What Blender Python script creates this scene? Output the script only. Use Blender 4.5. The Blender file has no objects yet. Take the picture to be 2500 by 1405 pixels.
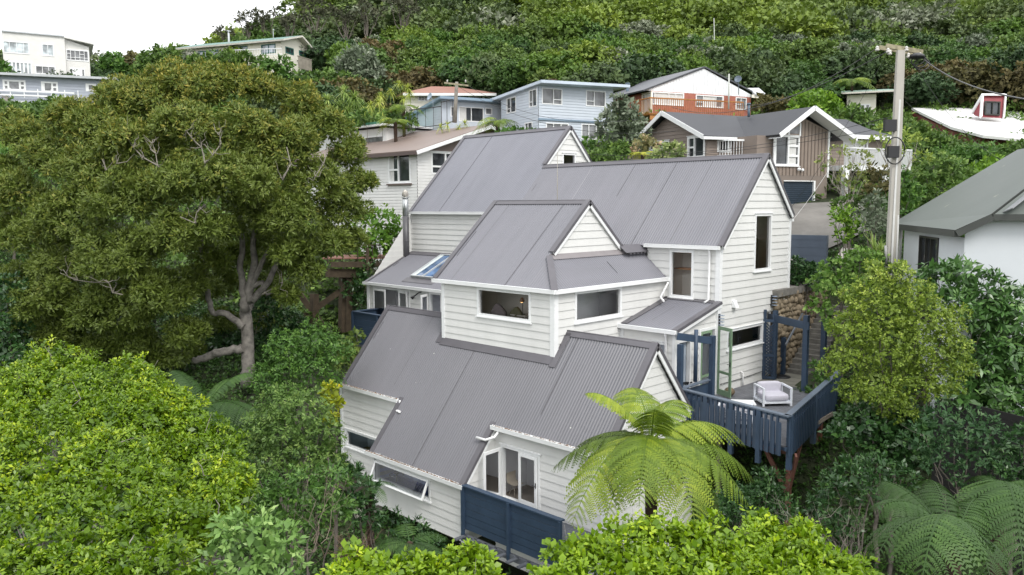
import bpy, math, random
import numpy as np
from mathutils import Vector, Matrix
# ------------------------------------------------------------------ camera, sky, sun
PI=math.pi
FPX=1972.85; YAW=math.radians(45.0717); PIT=math.radians(5.8845); ROL=math.radians(0.2751)
_f=np.array([-math.sin(YAW)*math.cos(PIT),math.cos(YAW)*math.cos(PIT),-math.sin(PIT)])
_r=np.array([math.cos(YAW),math.sin(YAW),0.]); _d=np.cross(_f,_r)
_R=math.cos(ROL)*_r+math.sin(ROL)*_d; _D=-math.sin(ROL)*_r+math.cos(ROL)*_d
CM=np.array([_R,_D,_f])
S=bpy.context.scene; COL=S.collection
cam=bpy.data.cameras.new('camera'); co=bpy.data.objects.new('camera',cam); COL.objects.link(co)
cam.sensor_width=36; cam.lens=36*FPX/2500; cam.clip_start=.1; cam.clip_end=3000
m=Matrix(((_R[0],-_D[0],-_f[0],0),(_R[1],-_D[1],-_f[1],0),(_R[2],-_D[2],-_f[2],0),(0,0,0,1)))
co.matrix_world=m; S.camera=co
SUN_DIR=np.array([.62,-.22,.75]); SUN_DIR=SUN_DIR/np.linalg.norm(SUN_DIR)   # towards the sun
sun_el=math.asin(SUN_DIR[2]); sun_az=math.atan2(SUN_DIR[0],SUN_DIR[1])
W=bpy.data.worlds.new("World"); S.world=W; W.use_nodes=True
nt=W.node_tree; nt.nodes.clear()
sk=nt.nodes.new('ShaderNodeTexSky'); sk.sky_type='NISHITA'; sk.sun_disc=False; sk.sun_elevation=sun_el; sk.sun_rotation=sun_az
sk.dust_density=4; sk.air_density=1.2
hs=nt.nodes.new('ShaderNodeHueSaturation'); hs.inputs['Saturation'].default_value=.15
nz=nt.nodes.new('ShaderNodeTexNoise'); nz.inputs['Scale'].default_value=2.2; nz.inputs['Detail'].default_value=4
rp=nt.nodes.new('ShaderNodeValToRGB'); rp.color_ramp.elements[0].color=(8.6,8.8,9.2,1); rp.color_ramp.elements[1].color=(10.4,10.5,10.6,1)
rp.color_ramp.elements[0].position=.3; rp.color_ramp.elements[1].position=.7
mx=nt.nodes.new('ShaderNodeMixRGB'); mx.inputs[0].default_value=.8
bg=nt.nodes.new('ShaderNodeBackground'); bg.inputs[1].default_value=.145
wo=nt.nodes.new('ShaderNodeOutputWorld'); tc=nt.nodes.new('ShaderNodeTexCoord')
nt.links.new(tc.outputs['Generated'],nz.inputs['Vector']); nt.links.new(nz.outputs['Fac'],rp.inputs[0])
nt.links.new(sk.outputs[0],hs.inputs['Color']); nt.links.new(hs.outputs[0],mx.inputs[1]); nt.links.new(rp.outputs[0],mx.inputs[2])
nt.links.new(mx.outputs[0],bg.inputs[0]); nt.links.new(bg.outputs[0],wo.inputs[0])
sd=bpy.data.lights.new('sun','SUN'); sd.energy=1.35; sd.angle=math.radians(20); sd.color=(1,.96,.9)
so=bpy.data.objects.new('sun',sd); COL.objects.link(so)
so.rotation_euler=Vector(SUN_DIR).to_track_quat('Z','Y').to_euler()
S.view_settings.view_transform='Standard'; S.view_settings.look='None'; S.view_settings.exposure=0.43; S.view_settings.gamma=1
S.render.engine='CYCLES'
# ------------------------------------------------------------------ points
def ray(x,y): return np.array([(x-1250)/FPX,(y-702.5)/FPX,1.0])@CM
def at(x,y,D): return ray(x,y)*D
def on(x,y,ax,c): r=ray(x,y); return r*(c/r[ax])
def proj(P): v=CM@np.asarray(P,float); return 1250+FPX*v[0]/v[2],702.5+FPX*v[1]/v[2],v[2]
def zm(ox,oy,s): return lambda x,y:(ox+x/s,oy+y/s)
z1=zm(800,280,3.513); z8=zm(800,400,3.1225); z2=zm(1000,650,3.513); z3=zm(780,900,3.513); z4=zm(1450,350,3.513); z5=zm(1500,650,4.015); z6=zm(1500,850,3.513)
zb=zm(1640,900,5.405); zc=zm(1840,720,5.855); za=zm(1580,760,5.856); zl=zm(680,560,4.683)
y1=zm(0,40,5.855); y2=zm(400,50,5); y3=zm(960,150,4.015); y4=zm(1460,140,4.015); y5=zm(1560,250,4.015); y6=zm(1950,80,3.345); y7=zm(1900,450,3.122)
UP=np.array([0,0,1.])
def V3(*a): return np.array(a,float)
def unit(v): v=np.asarray(v,float); return v/np.linalg.norm(v)
class Fr:
    def __init__(s,O,U,V=(0,0,1)):
        s.O=np.asarray(O,float); s.U=unit(U); s.V=unit(V); s.N=unit(np.cross(s.U,s.V))
    def p(s,u,v,n=0.): return s.O+s.U*u+s.V*v+s.N*n
    def uv(s,px,py):
        r=ray(px,py); t=(s.O@s.N)/(r@s.N); q=r*t-s.O; return q@s.U,q@s.V
    def rect(s,tl,br):
        a=s.uv(*tl); b=s.uv(*br); return (min(a[0],b[0]),min(a[1],b[1]),max(a[0],b[0]),max(a[1],b[1]))
# ------------------------------------------------------------------ objects
ORG={}
def tag(o,label=None,cat=None,group=None,kind=None):
    if label:o['label']=label
    if cat:o['category']=cat
    if group:o['group']=group
    if kind:o['kind']=kind
    return o
def thing(name,label,cat,loc=(0,0,0),group=None):
    o=bpy.data.objects.new(name,None); COL.objects.link(o); o.location=tuple(loc); o.empty_display_size=.3
    ORG[o]=np.asarray(loc,float); return tag(o,label,cat,group)
def mkmesh(name,V,Fq,mats,tint=None,smooth=False,mi=None,Ft=None):
    me=bpy.data.meshes.new(name); V=np.asarray(V,np.float32)
    me.vertices.add(len(V)); me.vertices.foreach_set('co',V.ravel())
    Fq=np.asarray(Fq,np.int32); k=Fq.shape[1]; n=len(Fq)
    me.loops.add(n*k); me.loops.foreach_set('vertex_index',Fq.ravel())
    me.polygons.add(n); me.polygons.foreach_set('loop_start',np.arange(0,n*k,k,dtype=np.int32))
    try: me.polygons.foreach_set('loop_total',np.full(n,k,np.int32))
    except Exception: pass
    if mi is not None: me.polygons.foreach_set('material_index',np.asarray(mi,np.int32))
    if smooth: me.polygons.foreach_set('use_smooth',np.ones(n,bool))
    for q in mats: me.materials.append(q)
    if tint is not None:
        a=me.attributes.new('tint','FLOAT','POINT'); a.data.foreach_set('value',np.asarray(tint,np.float32))
    me.update(calc_edges=True); return me
def link(name,me,parent=None):
    o=bpy.data.objects.new(name,me); COL.objects.link(o)
    if parent is not None: o.parent=parent
    ORG[o]=ORG.get(parent,np.zeros(3)); return o
class MB:
    def __init__(s): s.v=[];s.f=[];s.mi=[];s.m=0;s.sm=[];s.smooth=False
    def face(s,pts):
        i=len(s.v); s.v.extend([tuple(p) for p in pts]); s.f.append(tuple(range(i,i+len(pts)))); s.mi.append(s.m); s.sm.append(s.smooth)
    def hexa(s,c):   # 8 corners: bottom loop 0-3, top loop 4-7
        i=len(s.v); s.v.extend([tuple(p) for p in c])
        for q in ((3,2,1,0),(4,5,6,7),(0,1,5,4),(1,2,6,5),(2,3,7,6),(3,0,4,7)):
            s.f.append(tuple(i+k for k in q)); s.mi.append(s.m); s.sm.append(False)
    def box(s,fr,u0,v0,n0,u1,v1,n1):
        s.hexa([fr.p(u0,v0,n0),fr.p(u1,v0,n0),fr.p(u1,v0,n1),fr.p(u0,v0,n1),fr.p(u0,v1,n0),fr.p(u1,v1,n0),fr.p(u1,v1,n1),fr.p(u0,v1,n1)])
    def wbox(s,x0,y0,z0,x1,y1,z1): s.hexa([(x0,y0,z0),(x1,y0,z0),(x1,y1,z0),(x0,y1,z0),(x0,y0,z1),(x1,y0,z1),(x1,y1,z1),(x0,y1,z1)])
    def beam(s,p,q,w,h,up=UP):
        p=np.asarray(p,float);q=np.asarray(q,float);a=unit(q-p);sd=unit(np.cross(a,up));u=np.cross(sd,a)
        sd=sd*w/2;u=u*h/2
        s.hexa([p-sd-u,p+sd-u,q+sd-u,q-sd-u,p-sd+u,p+sd+u,q+sd+u,q-sd+u])
    def tube(s,pts,rad,n=8,cap=True):
        pts=[np.asarray(p,float) for p in pts]
        if np.isscalar(rad): rad=[rad]*len(pts)
        base=len(s.v); ref=None
        for i,p in enumerate(pts):
            a=pts[min(i+1,len(pts)-1)]-pts[max(i-1,0)]; a=a/max(np.linalg.norm(a),1e-9)
            if ref is None: ref=np.cross(a,V3(.3,.2,1) if abs(a[2])<.9 else V3(1,.1,0))
            ref=ref-a*(ref@a); ref=unit(ref); b=np.cross(a,ref)
            for k in range(n):
                t=2*PI*k/n; s.v.append(tuple(p+rad[i]*(math.cos(t)*ref+math.sin(t)*b)))
        for i in range(len(pts)-1):
            for k in range(n):
                k2=(k+1)%n; s.f.append((base+i*n+k,base+i*n+k2,base+(i+1)*n+k2,base+(i+1)*n+k)); s.mi.append(s.m); s.sm.append(True)
        if cap:
            s.f.append(tuple(base+k for k in range(n))[::-1]); s.mi.append(s.m); s.sm.append(False)
            s.f.append(tuple(base+(len(pts)-1)*n+k for k in range(n))); s.mi.append(s.m); s.sm.append(False)
    def lathe(s,c,prof,n=16,ax=UP):
        c=np.asarray(c,float); ax=unit(ax); a=unit(np.cross(ax,V3(1,.2,.1))); b=np.cross(ax,a); base=len(s.v)
        for r,h in prof:
            for k in range(n):
                t=2*PI*k/n; s.v.append(tuple(c+ax*h+r*(math.cos(t)*a+math.sin(t)*b)))
        for i in range(len(prof)-1):
            for k in range(n):
                k2=(k+1)%n; s.f.append((base+i*n+k,base+i*n+k2,base+(i+1)*n+k2,base+(i+1)*n+k)); s.mi.append(s.m); s.sm.append(True)
    def blob(s,c,r,seed=0,amp=.15,seg=12,rings=8,sup=1.):
        rg=random.Random(seed); ph=[rg.uniform(0,6) for _ in range(6)]; base=len(s.v); c=np.asarray(c,float)
        pw=lambda x:math.copysign(abs(x)**sup,x)
        for i in range(rings+1):
            th=PI*i/rings
            for k in range(seg):
                t=2*PI*k/seg; x,y,z=math.sin(th)*math.cos(t),math.sin(th)*math.sin(t),math.cos(th)
                q=1+amp*(math.sin(3*x+ph[0])+math.sin(3*y+ph[1])+math.sin(4*z+ph[2]))/2
                s.v.append((c[0]+r[0]*pw(x)*q,c[1]+r[1]*pw(y)*q,c[2]+r[2]*pw(z)*q))
        for i in range(rings):
            for k in range(seg):
                k2=(k+1)%seg; s.f.append((base+i*seg+k,base+(i+1)*seg+k,base+(i+1)*seg+k2,base+i*seg+k2)); s.mi.append(s.m); s.sm.append(True)
    def build(s,name,mats,parent=None,label=None):
        me=bpy.data.meshes.new(name); o0=ORG.get(parent,np.zeros(3))
        me.from_pydata([tuple(np.asarray(v)-o0) for v in s.v],[],s.f)
        if not isinstance(mats,(list,tuple)): mats=[mats]
        for q in mats: me.materials.append(q)
        me.polygons.foreach_set('material_index',s.mi); me.polygons.foreach_set('use_smooth',s.sm)
        me.update(); o=link(name,me,parent)
        if label:o['label']=label
        return o
# ------------------------------------------------------------------ materials
MC={}
def nodes(name):
    m=bpy.data.materials.new(name); m.use_nodes=True; t=m.node_tree; b=t.nodes['Principled BSDF']; return m,t,b
def coord(t,scale=(1,1,1),kind='Object'):
    c=t.nodes.new('ShaderNodeTexCoord'); mp=t.nodes.new('ShaderNodeMapping'); mp.inputs['Scale'].default_value=scale
    t.links.new(c.outputs[kind],mp.inputs[0]); return mp.outputs[0]
def noise(t,vec,sc,det=4,rough=.6):
    n=t.nodes.new('ShaderNodeTexNoise'); n.inputs['Scale'].default_value=sc; n.inputs['Detail'].default_value=det; n.inputs['Roughness'].default_value=rough
    t.links.new(vec,n.inputs['Vector']); return n.outputs['Fac']
def ramp(t,fac,stops):
    r=t.nodes.new('ShaderNodeValToRGB'); e=r.color_ramp.elements
    while len(e)<len(stops): e.new(.5)
    for i,(p,c) in enumerate(stops): e[i].position=p; e[i].color=(*c,1)
    t.links.new(fac,r.inputs[0]); return r.outputs[0]
def mixc(t,fac,a,b,mode='MIX'):
    n=t.nodes.new('ShaderNodeMixRGB'); n.blend_type=mode
    for i,q in enumerate((fac,a,b)):
        if isinstance(q,(int,float)): n.inputs[i].default_value=q
        elif isinstance(q,tuple): n.inputs[i].default_value=(*q,1)
        else: t.links.new(q,n.inputs[i])
    return n.outputs[0]
def bump(t,b,fac,st=.3,dist=.02):
    n=t.nodes.new('ShaderNodeBump'); n.inputs['Strength'].default_value=st; n.inputs['Distance'].default_value=dist
    t.links.new(fac,n.inputs['Height']); t.links.new(n.outputs[0],b.inputs['Normal'])
def paint(name,c,rough=.55,var=.12,sc=1.5,metal=0,streak=False,bmp=.1):
    if name in MC: return MC[name]
    m,t,b=nodes(name); v=coord(t,(1,1,.25) if streak else (1,1,1))
    n1=noise(t,v,sc,5); c=V3(*c)
    col=ramp(t,n1,[(.3,tuple(c*(1-var))),(.7,tuple(np.minimum(c*(1+var*.6),1)))])
    n2=noise(t,v,sc*14,3); col=mixc(t,ramp(t,n2,[(.62,(0,0,0)),(.8,(.35,)*3)]),col,tuple(c*(1-2*var)))
    t.links.new(col,b.inputs['Base Color']); b.inputs['Roughness'].default_value=rough; b.inputs['Metallic'].default_value=metal
    if bmp: bump(t,b,noise(t,v,sc*20,3),bmp,.01)
    MC[name]=m; return m
def roofmat(name,c,lich=0.,rough=.42,axis=0,rot=0.,lc=(.55,.56,.5)):
    if name in MC: return MC[name]
    m,t,b=nodes(name); c=V3(*c); v=coord(t,(1.3,.12,.12) if axis==0 else (.12,1.3,.12)); v2=coord(t)
    col=ramp(t,noise(t,v,1.6,4),[(.3,tuple(c*.94)),(.7,tuple(c*1.06))])
    col=mixc(t,ramp(t,noise(t,v2,.35,4),[(.35,(0,0,0)),(.7,(.3,)*3)]),col,tuple(c*1.22+V3(.004,.0,-.004)))
    if lich:
        vo=t.nodes.new('ShaderNodeTexVoronoi'); vo.inputs['Scale'].default_value=2.4 if lich<2 else .9; t.links.new(v2,vo.inputs['Vector'])
        k=ramp(t,vo.outputs['Distance'],[(.04*lich,(1,1,1)),(.06*lich,(0,0,0))])
        k=mixc(t,1.,k,ramp(t,noise(t,v2,.8,3),[(.5,(0,0,0)),(.58,(1,1,1))]),'MULTIPLY')
        col=mixc(t,k,col,lc)
    t.links.new(col,b.inputs['Base Color']); b.inputs['Roughness'].default_value=rough
    bump(t,b,noise(t,v2,9,3),.06,.02); MC[name]=m; return m
LGAIN={'far_green':1.55,'far_bright':1.25,'far_dark':1.7,'far_silver':1.15,'far_bronze':1.4,'olive_leaf':2.1,'olive_gold_leaf':1.95,'inner_twigs':1.,'fern_leaf':1.15,'silver_leaf':1.1,'variegated':1.,'dark_leaf':1.6,'rhododendron_leaf':1.6,'fern_leaf_dark':1.2,'lime_leaf':1.3,'bright_leaf':1.45}
def leafmat(name,c0,c1,c2=None,rough=.5,trans=.3,spec=.4,patch=.5):
    """leaf colours spread over 'tint'; big soft patches of slightly different growth"""
    if name in MC: return MC[name]
    m,t,b=nodes(name); a=t.nodes.new('ShaderNodeAttribute'); a.attribute_name='tint'
    LG_=LGAIN.get(name,1.45); c0,c1,c2=[tuple(min(1,q*LG_) for q in c) for c in (c0,c1,c2 or c1)]; st=[(.0,c0),(.6,c1),(1.,c2)]
    v=coord(t); ad=t.nodes.new('ShaderNodeMath'); ad.operation='MULTIPLY_ADD'; ad.inputs[1].default_value=patch; t.links.new(noise(t,v,.6,3),ad.inputs[0])
    s2=t.nodes.new('ShaderNodeMath'); s2.operation='SUBTRACT'; s2.inputs[1].default_value=patch*.5; t.links.new(a.outputs['Fac'],s2.inputs[0]); t.links.new(s2.outputs[0],ad.inputs[2])
    oi=t.nodes.new('ShaderNodeObjectInfo'); hv=t.nodes.new('ShaderNodeHueSaturation')
    m1=t.nodes.new('ShaderNodeMath'); m1.operation='MULTIPLY_ADD'; m1.inputs[1].default_value=.5; m1.inputs[2].default_value=.76; t.links.new(oi.outputs['Random'],m1.inputs[0])
    m2=t.nodes.new('ShaderNodeMath'); m2.operation='MULTIPLY_ADD'; m2.inputs[1].default_value=-.05; m2.inputs[2].default_value=.525; t.links.new(oi.outputs['Random'],m2.inputs[0])
    t.links.new(ramp(t,ad.outputs[0],st),hv.inputs['Color'])
    if name.startswith('far'): t.links.new(m1.outputs[0],hv.inputs['Value']); t.links.new(m2.outputs[0],hv.inputs['Hue'])
    t.links.new(hv.outputs[0],b.inputs['Base Color']); b.inputs['Roughness'].default_value=rough; b.inputs['Specular IOR Level'].default_value=spec
    tr=t.nodes.new('ShaderNodeBsdfTranslucent'); t.links.new(hv.outputs[0],tr.inputs['Color']); ms=t.nodes.new('ShaderNodeMixShader'); ms.inputs[0].default_value=trans
    t.links.new(b.outputs[0],ms.inputs[1]); t.links.new(tr.outputs[0],ms.inputs[2]); t.links.new(ms.outputs[0],t.nodes['Material Output'].inputs['Surface'])
    MC[name]=m; return m
def glass(name='window_glass',tint=(.93,.95,.95),dark=None):
    if name in MC: return MC[name]
    m,t,b=nodes(name)
    if dark:
        b.inputs['Base Color'].default_value=(*dark,1); b.inputs['Roughness'].default_value=.05; b.inputs['Specular IOR Level'].default_value=.7
        v=coord(t); t.links.new(ramp(t,noise(t,v,1.1,2),[(.35,tuple(V3(*dark)*.5)),(.65,tuple(V3(*dark)*1.5))]),b.inputs['Base Color'])
    else:
        g=t.nodes.new('ShaderNodeBsdfGlossy'); g.inputs['Roughness'].default_value=.02; tr=t.nodes.new('ShaderNodeBsdfTransparent'); tr.inputs[0].default_value=(*tint,1)
        fr=t.nodes.new('ShaderNodeFresnel'); fr.inputs[0].default_value=1.5; ms=t.nodes.new('ShaderNodeMixShader')
        t.links.new(fr.outputs[0],ms.inputs[0]); t.links.new(tr.outputs[0],ms.inputs[1]); t.links.new(g.outputs[0],ms.inputs[2]); t.links.new(ms.outputs[0],t.nodes['Material Output'].inputs['Surface'])
    MC[name]=m; return m
WHITE=paint('white_paint',(.82,.83,.83),.45,.05)
BOARD=paint('weatherboard_paint',(.71,.71,.69),.55,.08,.8,streak=True)
ROOF=roofmat('grey_roof_iron',(.165,.166,.188),.5,.36)
LAP=paint('sheet_lap',(.1,.095,.105),.5,.3,3)
FLASH=paint('roof_flashing',(.115,.11,.122),.42,.12)
NAVY=paint('navy_paint',(.036,.062,.105),.5,.18,2)
GREEN=paint('sage_paint',(.2,.3,.19),.5,.1)
BLACK=paint('black_metal',(.02,.02,.022),.4,.1)
PVC=paint('white_pipe',(.8,.8,.8),.35,.05)
GL=glass(); GD=glass('dark_glass',dark=(.035,.04,.045)); GG=glass('grey_glass',dark=(.16,.165,.17)); CURT=paint('curtain',(.62,.62,.6),.8,.1,3)
LITTER=paint('leaf_litter',(.2,.11,.05),.9,.5,6)
def roomcol(c): return paint('room_%d_%d_%d'%tuple(int(x*100) for x in c),c,.8,.04)
# ------------------------------------------------------------------ walls, roofs, windows
def clipp(P,ax,val,ge):
    out=[];n=len(P)
    for i in range(n):
        a=P[i];b=P[(i+1)%n];ia=(a[ax]>=val)==ge or a[ax]==val; ib=(b[ax]>=val)==ge or b[ax]==val
        if ia: out.append(a)
        if ia!=ib and abs(b[ax]-a[ax])>1e-9:
            t=(val-a[ax])/(b[ax]-a[ax]); out.append((a[0]+t*(b[0]-a[0]),a[1]+t*(b[1]-a[1])))
    return out
def area(P): return abs(sum(P[i][0]*P[(i+1)%len(P)][1]-P[(i+1)%len(P)][0]*P[i][1] for i in range(len(P)))/2) if len(P)>2 else 0
def cut(P,holes):
    ps=[P]
    for h in holes:
        o=[]
        for q in ps:
            l=clipp(q,0,h[0],False); r=clipp(q,0,h[2],True); mdl=clipp(clipp(q,0,h[0],True),0,h[2],False) if len(q)>2 else []
            bl=clipp(mdl,1,h[1],False) if len(mdl)>2 else []; ab=clipp(mdl,1,h[3],True) if len(mdl)>2 else []
            o+=[k for k in (l,r,bl,ab) if len(k)>2 and area(k)>1e-5]
        ps=o
    return ps
def ccw(P): return P if sum(P[i][0]*P[(i+1)%len(P)][1]-P[(i+1)%len(P)][0]*P[i][1] for i in range(len(P)))>0 else P[::-1]
def boards(mb,fr,poly,holes=(),h=.29,t=.029,v0=None):
    poly=ccw(list(poly)); vs=[p[1] for p in poly]; b0=min(vs) if v0 is None else v0
    for P in cut(poly,holes):
        lo=min(p[1] for p in P); hi=max(p[1] for p in P); k=math.floor((lo-b0)/h)
        while b0+k*h<hi-1e-6:
            a=b0+k*h; q=clipp(clipp(P,1,a,True),1,a+h,False); k+=1
            if len(q)<3 or area(q)<1e-5: continue
            mb.face([fr.p(u,v,.004+t*(1-(v-a)/h)) for u,v in q])
            e=[p for p in q if abs(p[1]-a)<1e-6]
            if len(e)>=2:
                ua=min(p[0] for p in e);ub=max(p[0] for p in e); mb.face([fr.p(ua,a,0),fr.p(ub,a,0),fr.p(ub,a,.004+t),fr.p(ua,a,.004+t)])
def flat(mb,fr,poly,holes=(),n=0.):
    for P in cut(ccw(list(poly)),holes): mb.face([fr.p(u,v,n) for u,v in P])
def wall(parent,fr,polys,holes=(),mat=None,h=.29,t=.029,v0=None,plain=False,name='wall',label=None):
    mb=MB()
    for P in polys:
        (flat(mb,fr,P,holes) if plain else boards(mb,fr,P,holes,h,t,v0))
    return mb.build(name,mat or BOARD,parent,label)
def vrange(P,u):
    vs=[]
    for i in range(len(P)):
        a=P[i];b=P[(i+1)%len(P)]
        if min(a[0],b[0])-1e-9<=u<=max(a[0],b[0])+1e-9:
            if abs(a[0]-b[0])<1e-9: vs+=[a[1],b[1]]
            else: vs.append(a[1]+(u-a[0])/(b[0]-a[0])*(b[1]-a[1]))
    return min(vs),max(vs)
def corrug(mb,fr,P,pitch=.12,amp=.016,n=0.,per=6):
    u0=min(p[0] for p in P);u1=max(p[0] for p in P); us=sorted(set([u0,u1]+[p[0] for p in P]+[k*pitch/per for k in range(math.ceil(u0*per/pitch),math.floor(u1*per/pitch)+1)]))
    base=len(mb.v)
    for u in us:
        a,b=vrange(P,u); h=n+amp*math.sin(2*PI*u/pitch); mb.v.append(tuple(fr.p(u,a,h))); mb.v.append(tuple(fr.p(u,b,h)))
    for i in range(len(us)-1):
        k=base+2*i; mb.f.append((k,k+2,k+3,k+1)); mb.mi.append(mb.m); mb.sm.append(True)
def roof(parent,fr,polys,mat=None,pitch=.12,amp=.021,name='roof',flatroof=False,under=True):
    mb=MB()
    for P in polys:
        if flatroof: flat(mb,fr,P,(),0)
        else: corrug(mb,fr,P,pitch,amp)
        if under: mb.face([fr.p(u,v,-.06) for u,v in ccw(list(P))][::-1])
    if not flatroof and pitch<.15:   # side laps of the roofing sheets
        l=mb; rg=random.Random(int(abs(polys[0][0][0]*31+polys[0][0][1]*7))); mb.m=1
        for P in polys:
            u=min(p[0] for p in P)+.3; ue=max(p[0] for p in P)
            while u<ue-.1:
                a,b=vrange(P,u); h=amp*.9
                if b-a>.5 and rg.random()<.22: t0,t1=(a,b) if rg.random()<.3 else (a+(b-a)*rg.uniform(0,.6),b-(b-a)*rg.uniform(0,.4)); l.box(fr,u-.004,min(t0,t1),h-.01,u+.005,max(t0,t1),h+.004)
                u+=.76
    return mb.build(name,[mat or ROOF,LAP],parent)
def frame(mb,fr,r,w,n0,n1,mv=(),mh=(),mw=.05):
    u0,v0,u1,v1=r
    mb.box(fr,u0,v0,n0,u0+w,v1,n1); mb.box(fr,u1-w,v0,n0,u1,v1,n1); mb.box(fr,u0+w,v1-w,n0,u1-w,v1,n1); mb.box(fr,u0+w,v0,n0,u1-w,v0+w,n1)
    for q in mv: u=u0+(u1-u0)*q; mb.box(fr,u-mw/2,v0+w,n0,u+mw/2,v1-w,n1-.004)
    for q in mh:
        if isinstance(q,tuple): a,b,q=q
        else: a,b=0,1
        v=v0+(v1-v0)*q; mb.box(fr,max(u0+w,u0+(u1-u0)*a),v-mw/2,n0+.004,min(u1-w,u0+(u1-u0)*b),v+mw/2,n1-.008)
def room(parent,fr,r,depth=2.5,c=(.5,.5,.48),pad=.5,padv=.3,floor=None,n=-.13):
    u0,v0,u1,v1=r; mb=MB(); a,b,c0,d=u0-pad,u1+pad,v0-padv,v1+padv; e=n-depth
    q=lambda u,v,k:fr.p(u,v,k)
    for f in ([(a,c0,e),(b,c0,e),(b,d,e),(a,d,e)],[(a,c0,n),(a,c0,e),(a,d,e),(a,d,n)],[(b,c0,e),(b,c0,n),(b,d,n),(b,d,e)],[(a,d,e),(b,d,e),(b,d,n),(a,d,n)]): mb.face([q(*k) for k in f])
    mb.m=1; mb.face([q(*k) for k in [(a,c0,n),(b,c0,n),(b,c0,e),(a,c0,e)]])
    mb.m=0 # back of the outer wall round the opening
    for f in ([(a,c0),(u0,c0),(u0,d),(a,d)],[(u1,c0),(b,c0),(b,d),(u1,d)],[(u0,c0),(u1,c0),(u1,v0),(u0,v0)],[(u0,v1),(u1,v1),(u1,d),(u0,d)]): mb.face([q(u,v,n) for u,v in f])
    mb.build('room',[roomcol(c),roomcol(floor or (.25,.17,.1))],parent)
def window(parent,fr,r,w=.08,mv=(),mh=(),mat=None,gl=None,rm=None,name='window',out=.045,sill=True,mw=.05,depth=2.5,floor=None,curt=(),padv=.3,pad=.5,head=True):
    u0,v0,u1,v1=r; mat=mat or WHITE; mb=MB()
    frame(mb,fr,r,w,-.13,out,mv,mh,mw)
    if sill: mb.box(fr,u0-.05,v0-.045,-.02,u1+.05,v0-.002,out+.05)
    if head: mb.box(fr,u0-.05,v1+.002,-.02,u1+.05,v1+.03,out+.035)
    o=mb.build(name,mat,parent); g=MB(); g.face([fr.p(u,v,-.05) for u,v in ((u0+w,v0+w),(u1-w,v0+w),(u1-w,v1-w),(u0+w,v1-w))])
    g.build('pane',gl or (GL if rm else GD),o)
    if curt:
        k=MB()
        for a,b in curt:
            n=max(4,int((b-a)*(u1-u0)/.06)); us=[u0+w+(u1-u0-2*w)*(a+(b-a)*i/n) for i in range(n+1)]
            for i in range(n): k.face([fr.p(us[i],v0+w,-.035+.012*(i%2)),fr.p(us[i+1],v0+w,-.035+.012*((i+1)%2)),fr.p(us[i+1],v1-w,-.035+.012*((i+1)%2)),fr.p(us[i],v1-w,-.035+.012*(i%2))])
        k.build('curtain',CURT,o)
    if rm: room(parent,fr,r,depth,rm,pad,padv,floor)
    return o
def gutter(parent,p,q,w=.13,h=.12,mat=None,litter=0,name='gutter'):
    p=np.asarray(p,float);q=np.asarray(q,float);mb=MB();mb.beam(p,q,w,h); a=unit(q-p); sdv=unit(np.cross(a,UP))
    for s in (-1,1): mb.beam(p+sdv*s*(w/2-.012)+UP*(h/2+.01),q+sdv*s*(w/2-.012)+UP*(h/2+.01),.03,.025)
    o=mb.build(name,mat or WHITE,parent)
    if litter:
        l=MB(); rg=random.Random(int(abs(p[0])*97)); L=np.linalg.norm(q-p)
        for i in range(int(L*litter)):
            c=p+a*rg.uniform(.05,L-.05)+UP*(h/2+rg.uniform(.0,.035))+sdv*rg.uniform(-w/2+.02,w/2-.02)
            d=V3(rg.gauss(0,1),rg.gauss(0,1),rg.gauss(0,.4)); d=unit(d)*rg.uniform(.02,.05); e=unit(np.cross(d,V3(rg.random(),rg.random(),1)))*.018
            l.face([c-d,c+e,c+d,c-e])
        tag(l.build('leaf_litter',LITTER,o),kind='stuff')
    return o
# ================================================================== the weatherboard house
X=V3(1,0,0);Y=V3(0,1,0)
H=thing('weatherboard_house','large cream weatherboard house in stepped wings under steep dark grey corrugated roofs','house',(-22,24,-12))
def FY(y): return Fr((0,y,0),X)            # wall facing the camera side (-Y): u=x, v=z
def FX(x): return Fr((x,0,0),Y)            # wall facing +X: u=y, v=z
def trim(p,q,w=.16,d=.05,nrm=None,mat=None,parent=H,name='corner_board'):
    mb=MB(); mb.beam(p,q,w,d,nrm); return mb.build(name,mat or WHITE,parent)
def corner(x,y,z0,z1,s=.15,parent=H):      # outside corner of a -Y wall and a +X wall
    mb=MB(); mb.wbox(x-s,y-.045,z0,x+.045,y,z1); mb.wbox(x,y,z0,x+.045,y+s,z1); mb.build('corner_board',WHITE,parent)
def slope(y,z,s,sgn=1):                    # roof frame rising away from -Y (sgn 1) or from +Y (sgn -1); v=0 at (y,z)
    c=1/math.sqrt(1+s*s); return Fr((0,y,z),X*sgn,(0,sgn*c,s*c)),c
def rake(p,q,w=.19,out=.0,parent=H,cap=True,mat=None,capmat=None,fl=.24,nx=X):
    """white barge board on the gable face with a dark flashing over it; p top, q bottom"""
    p=np.asarray(p,float);q=np.asarray(q,float);a=unit(q-p); n=np.cross(nx,a); n=n if n[2]>0 else -n
    mb=MB(); mb.beam(p-n*w/2+nx*.03,q-n*w/2+nx*.03,.05,w,n); mb.build('barge_board',mat or WHITE,parent)
    if cap:
        c=MB(); c.beam(p+n*.03-nx*(fl/2-.07),q+n*.03-nx*(fl/2-.07),fl,.022,n); c.beam(p-n*.02+nx*.065,q-n*.02+nx*.065,.014,.1,n); c.build('barge_flashing',capmat or FLASH,parent)
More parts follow.
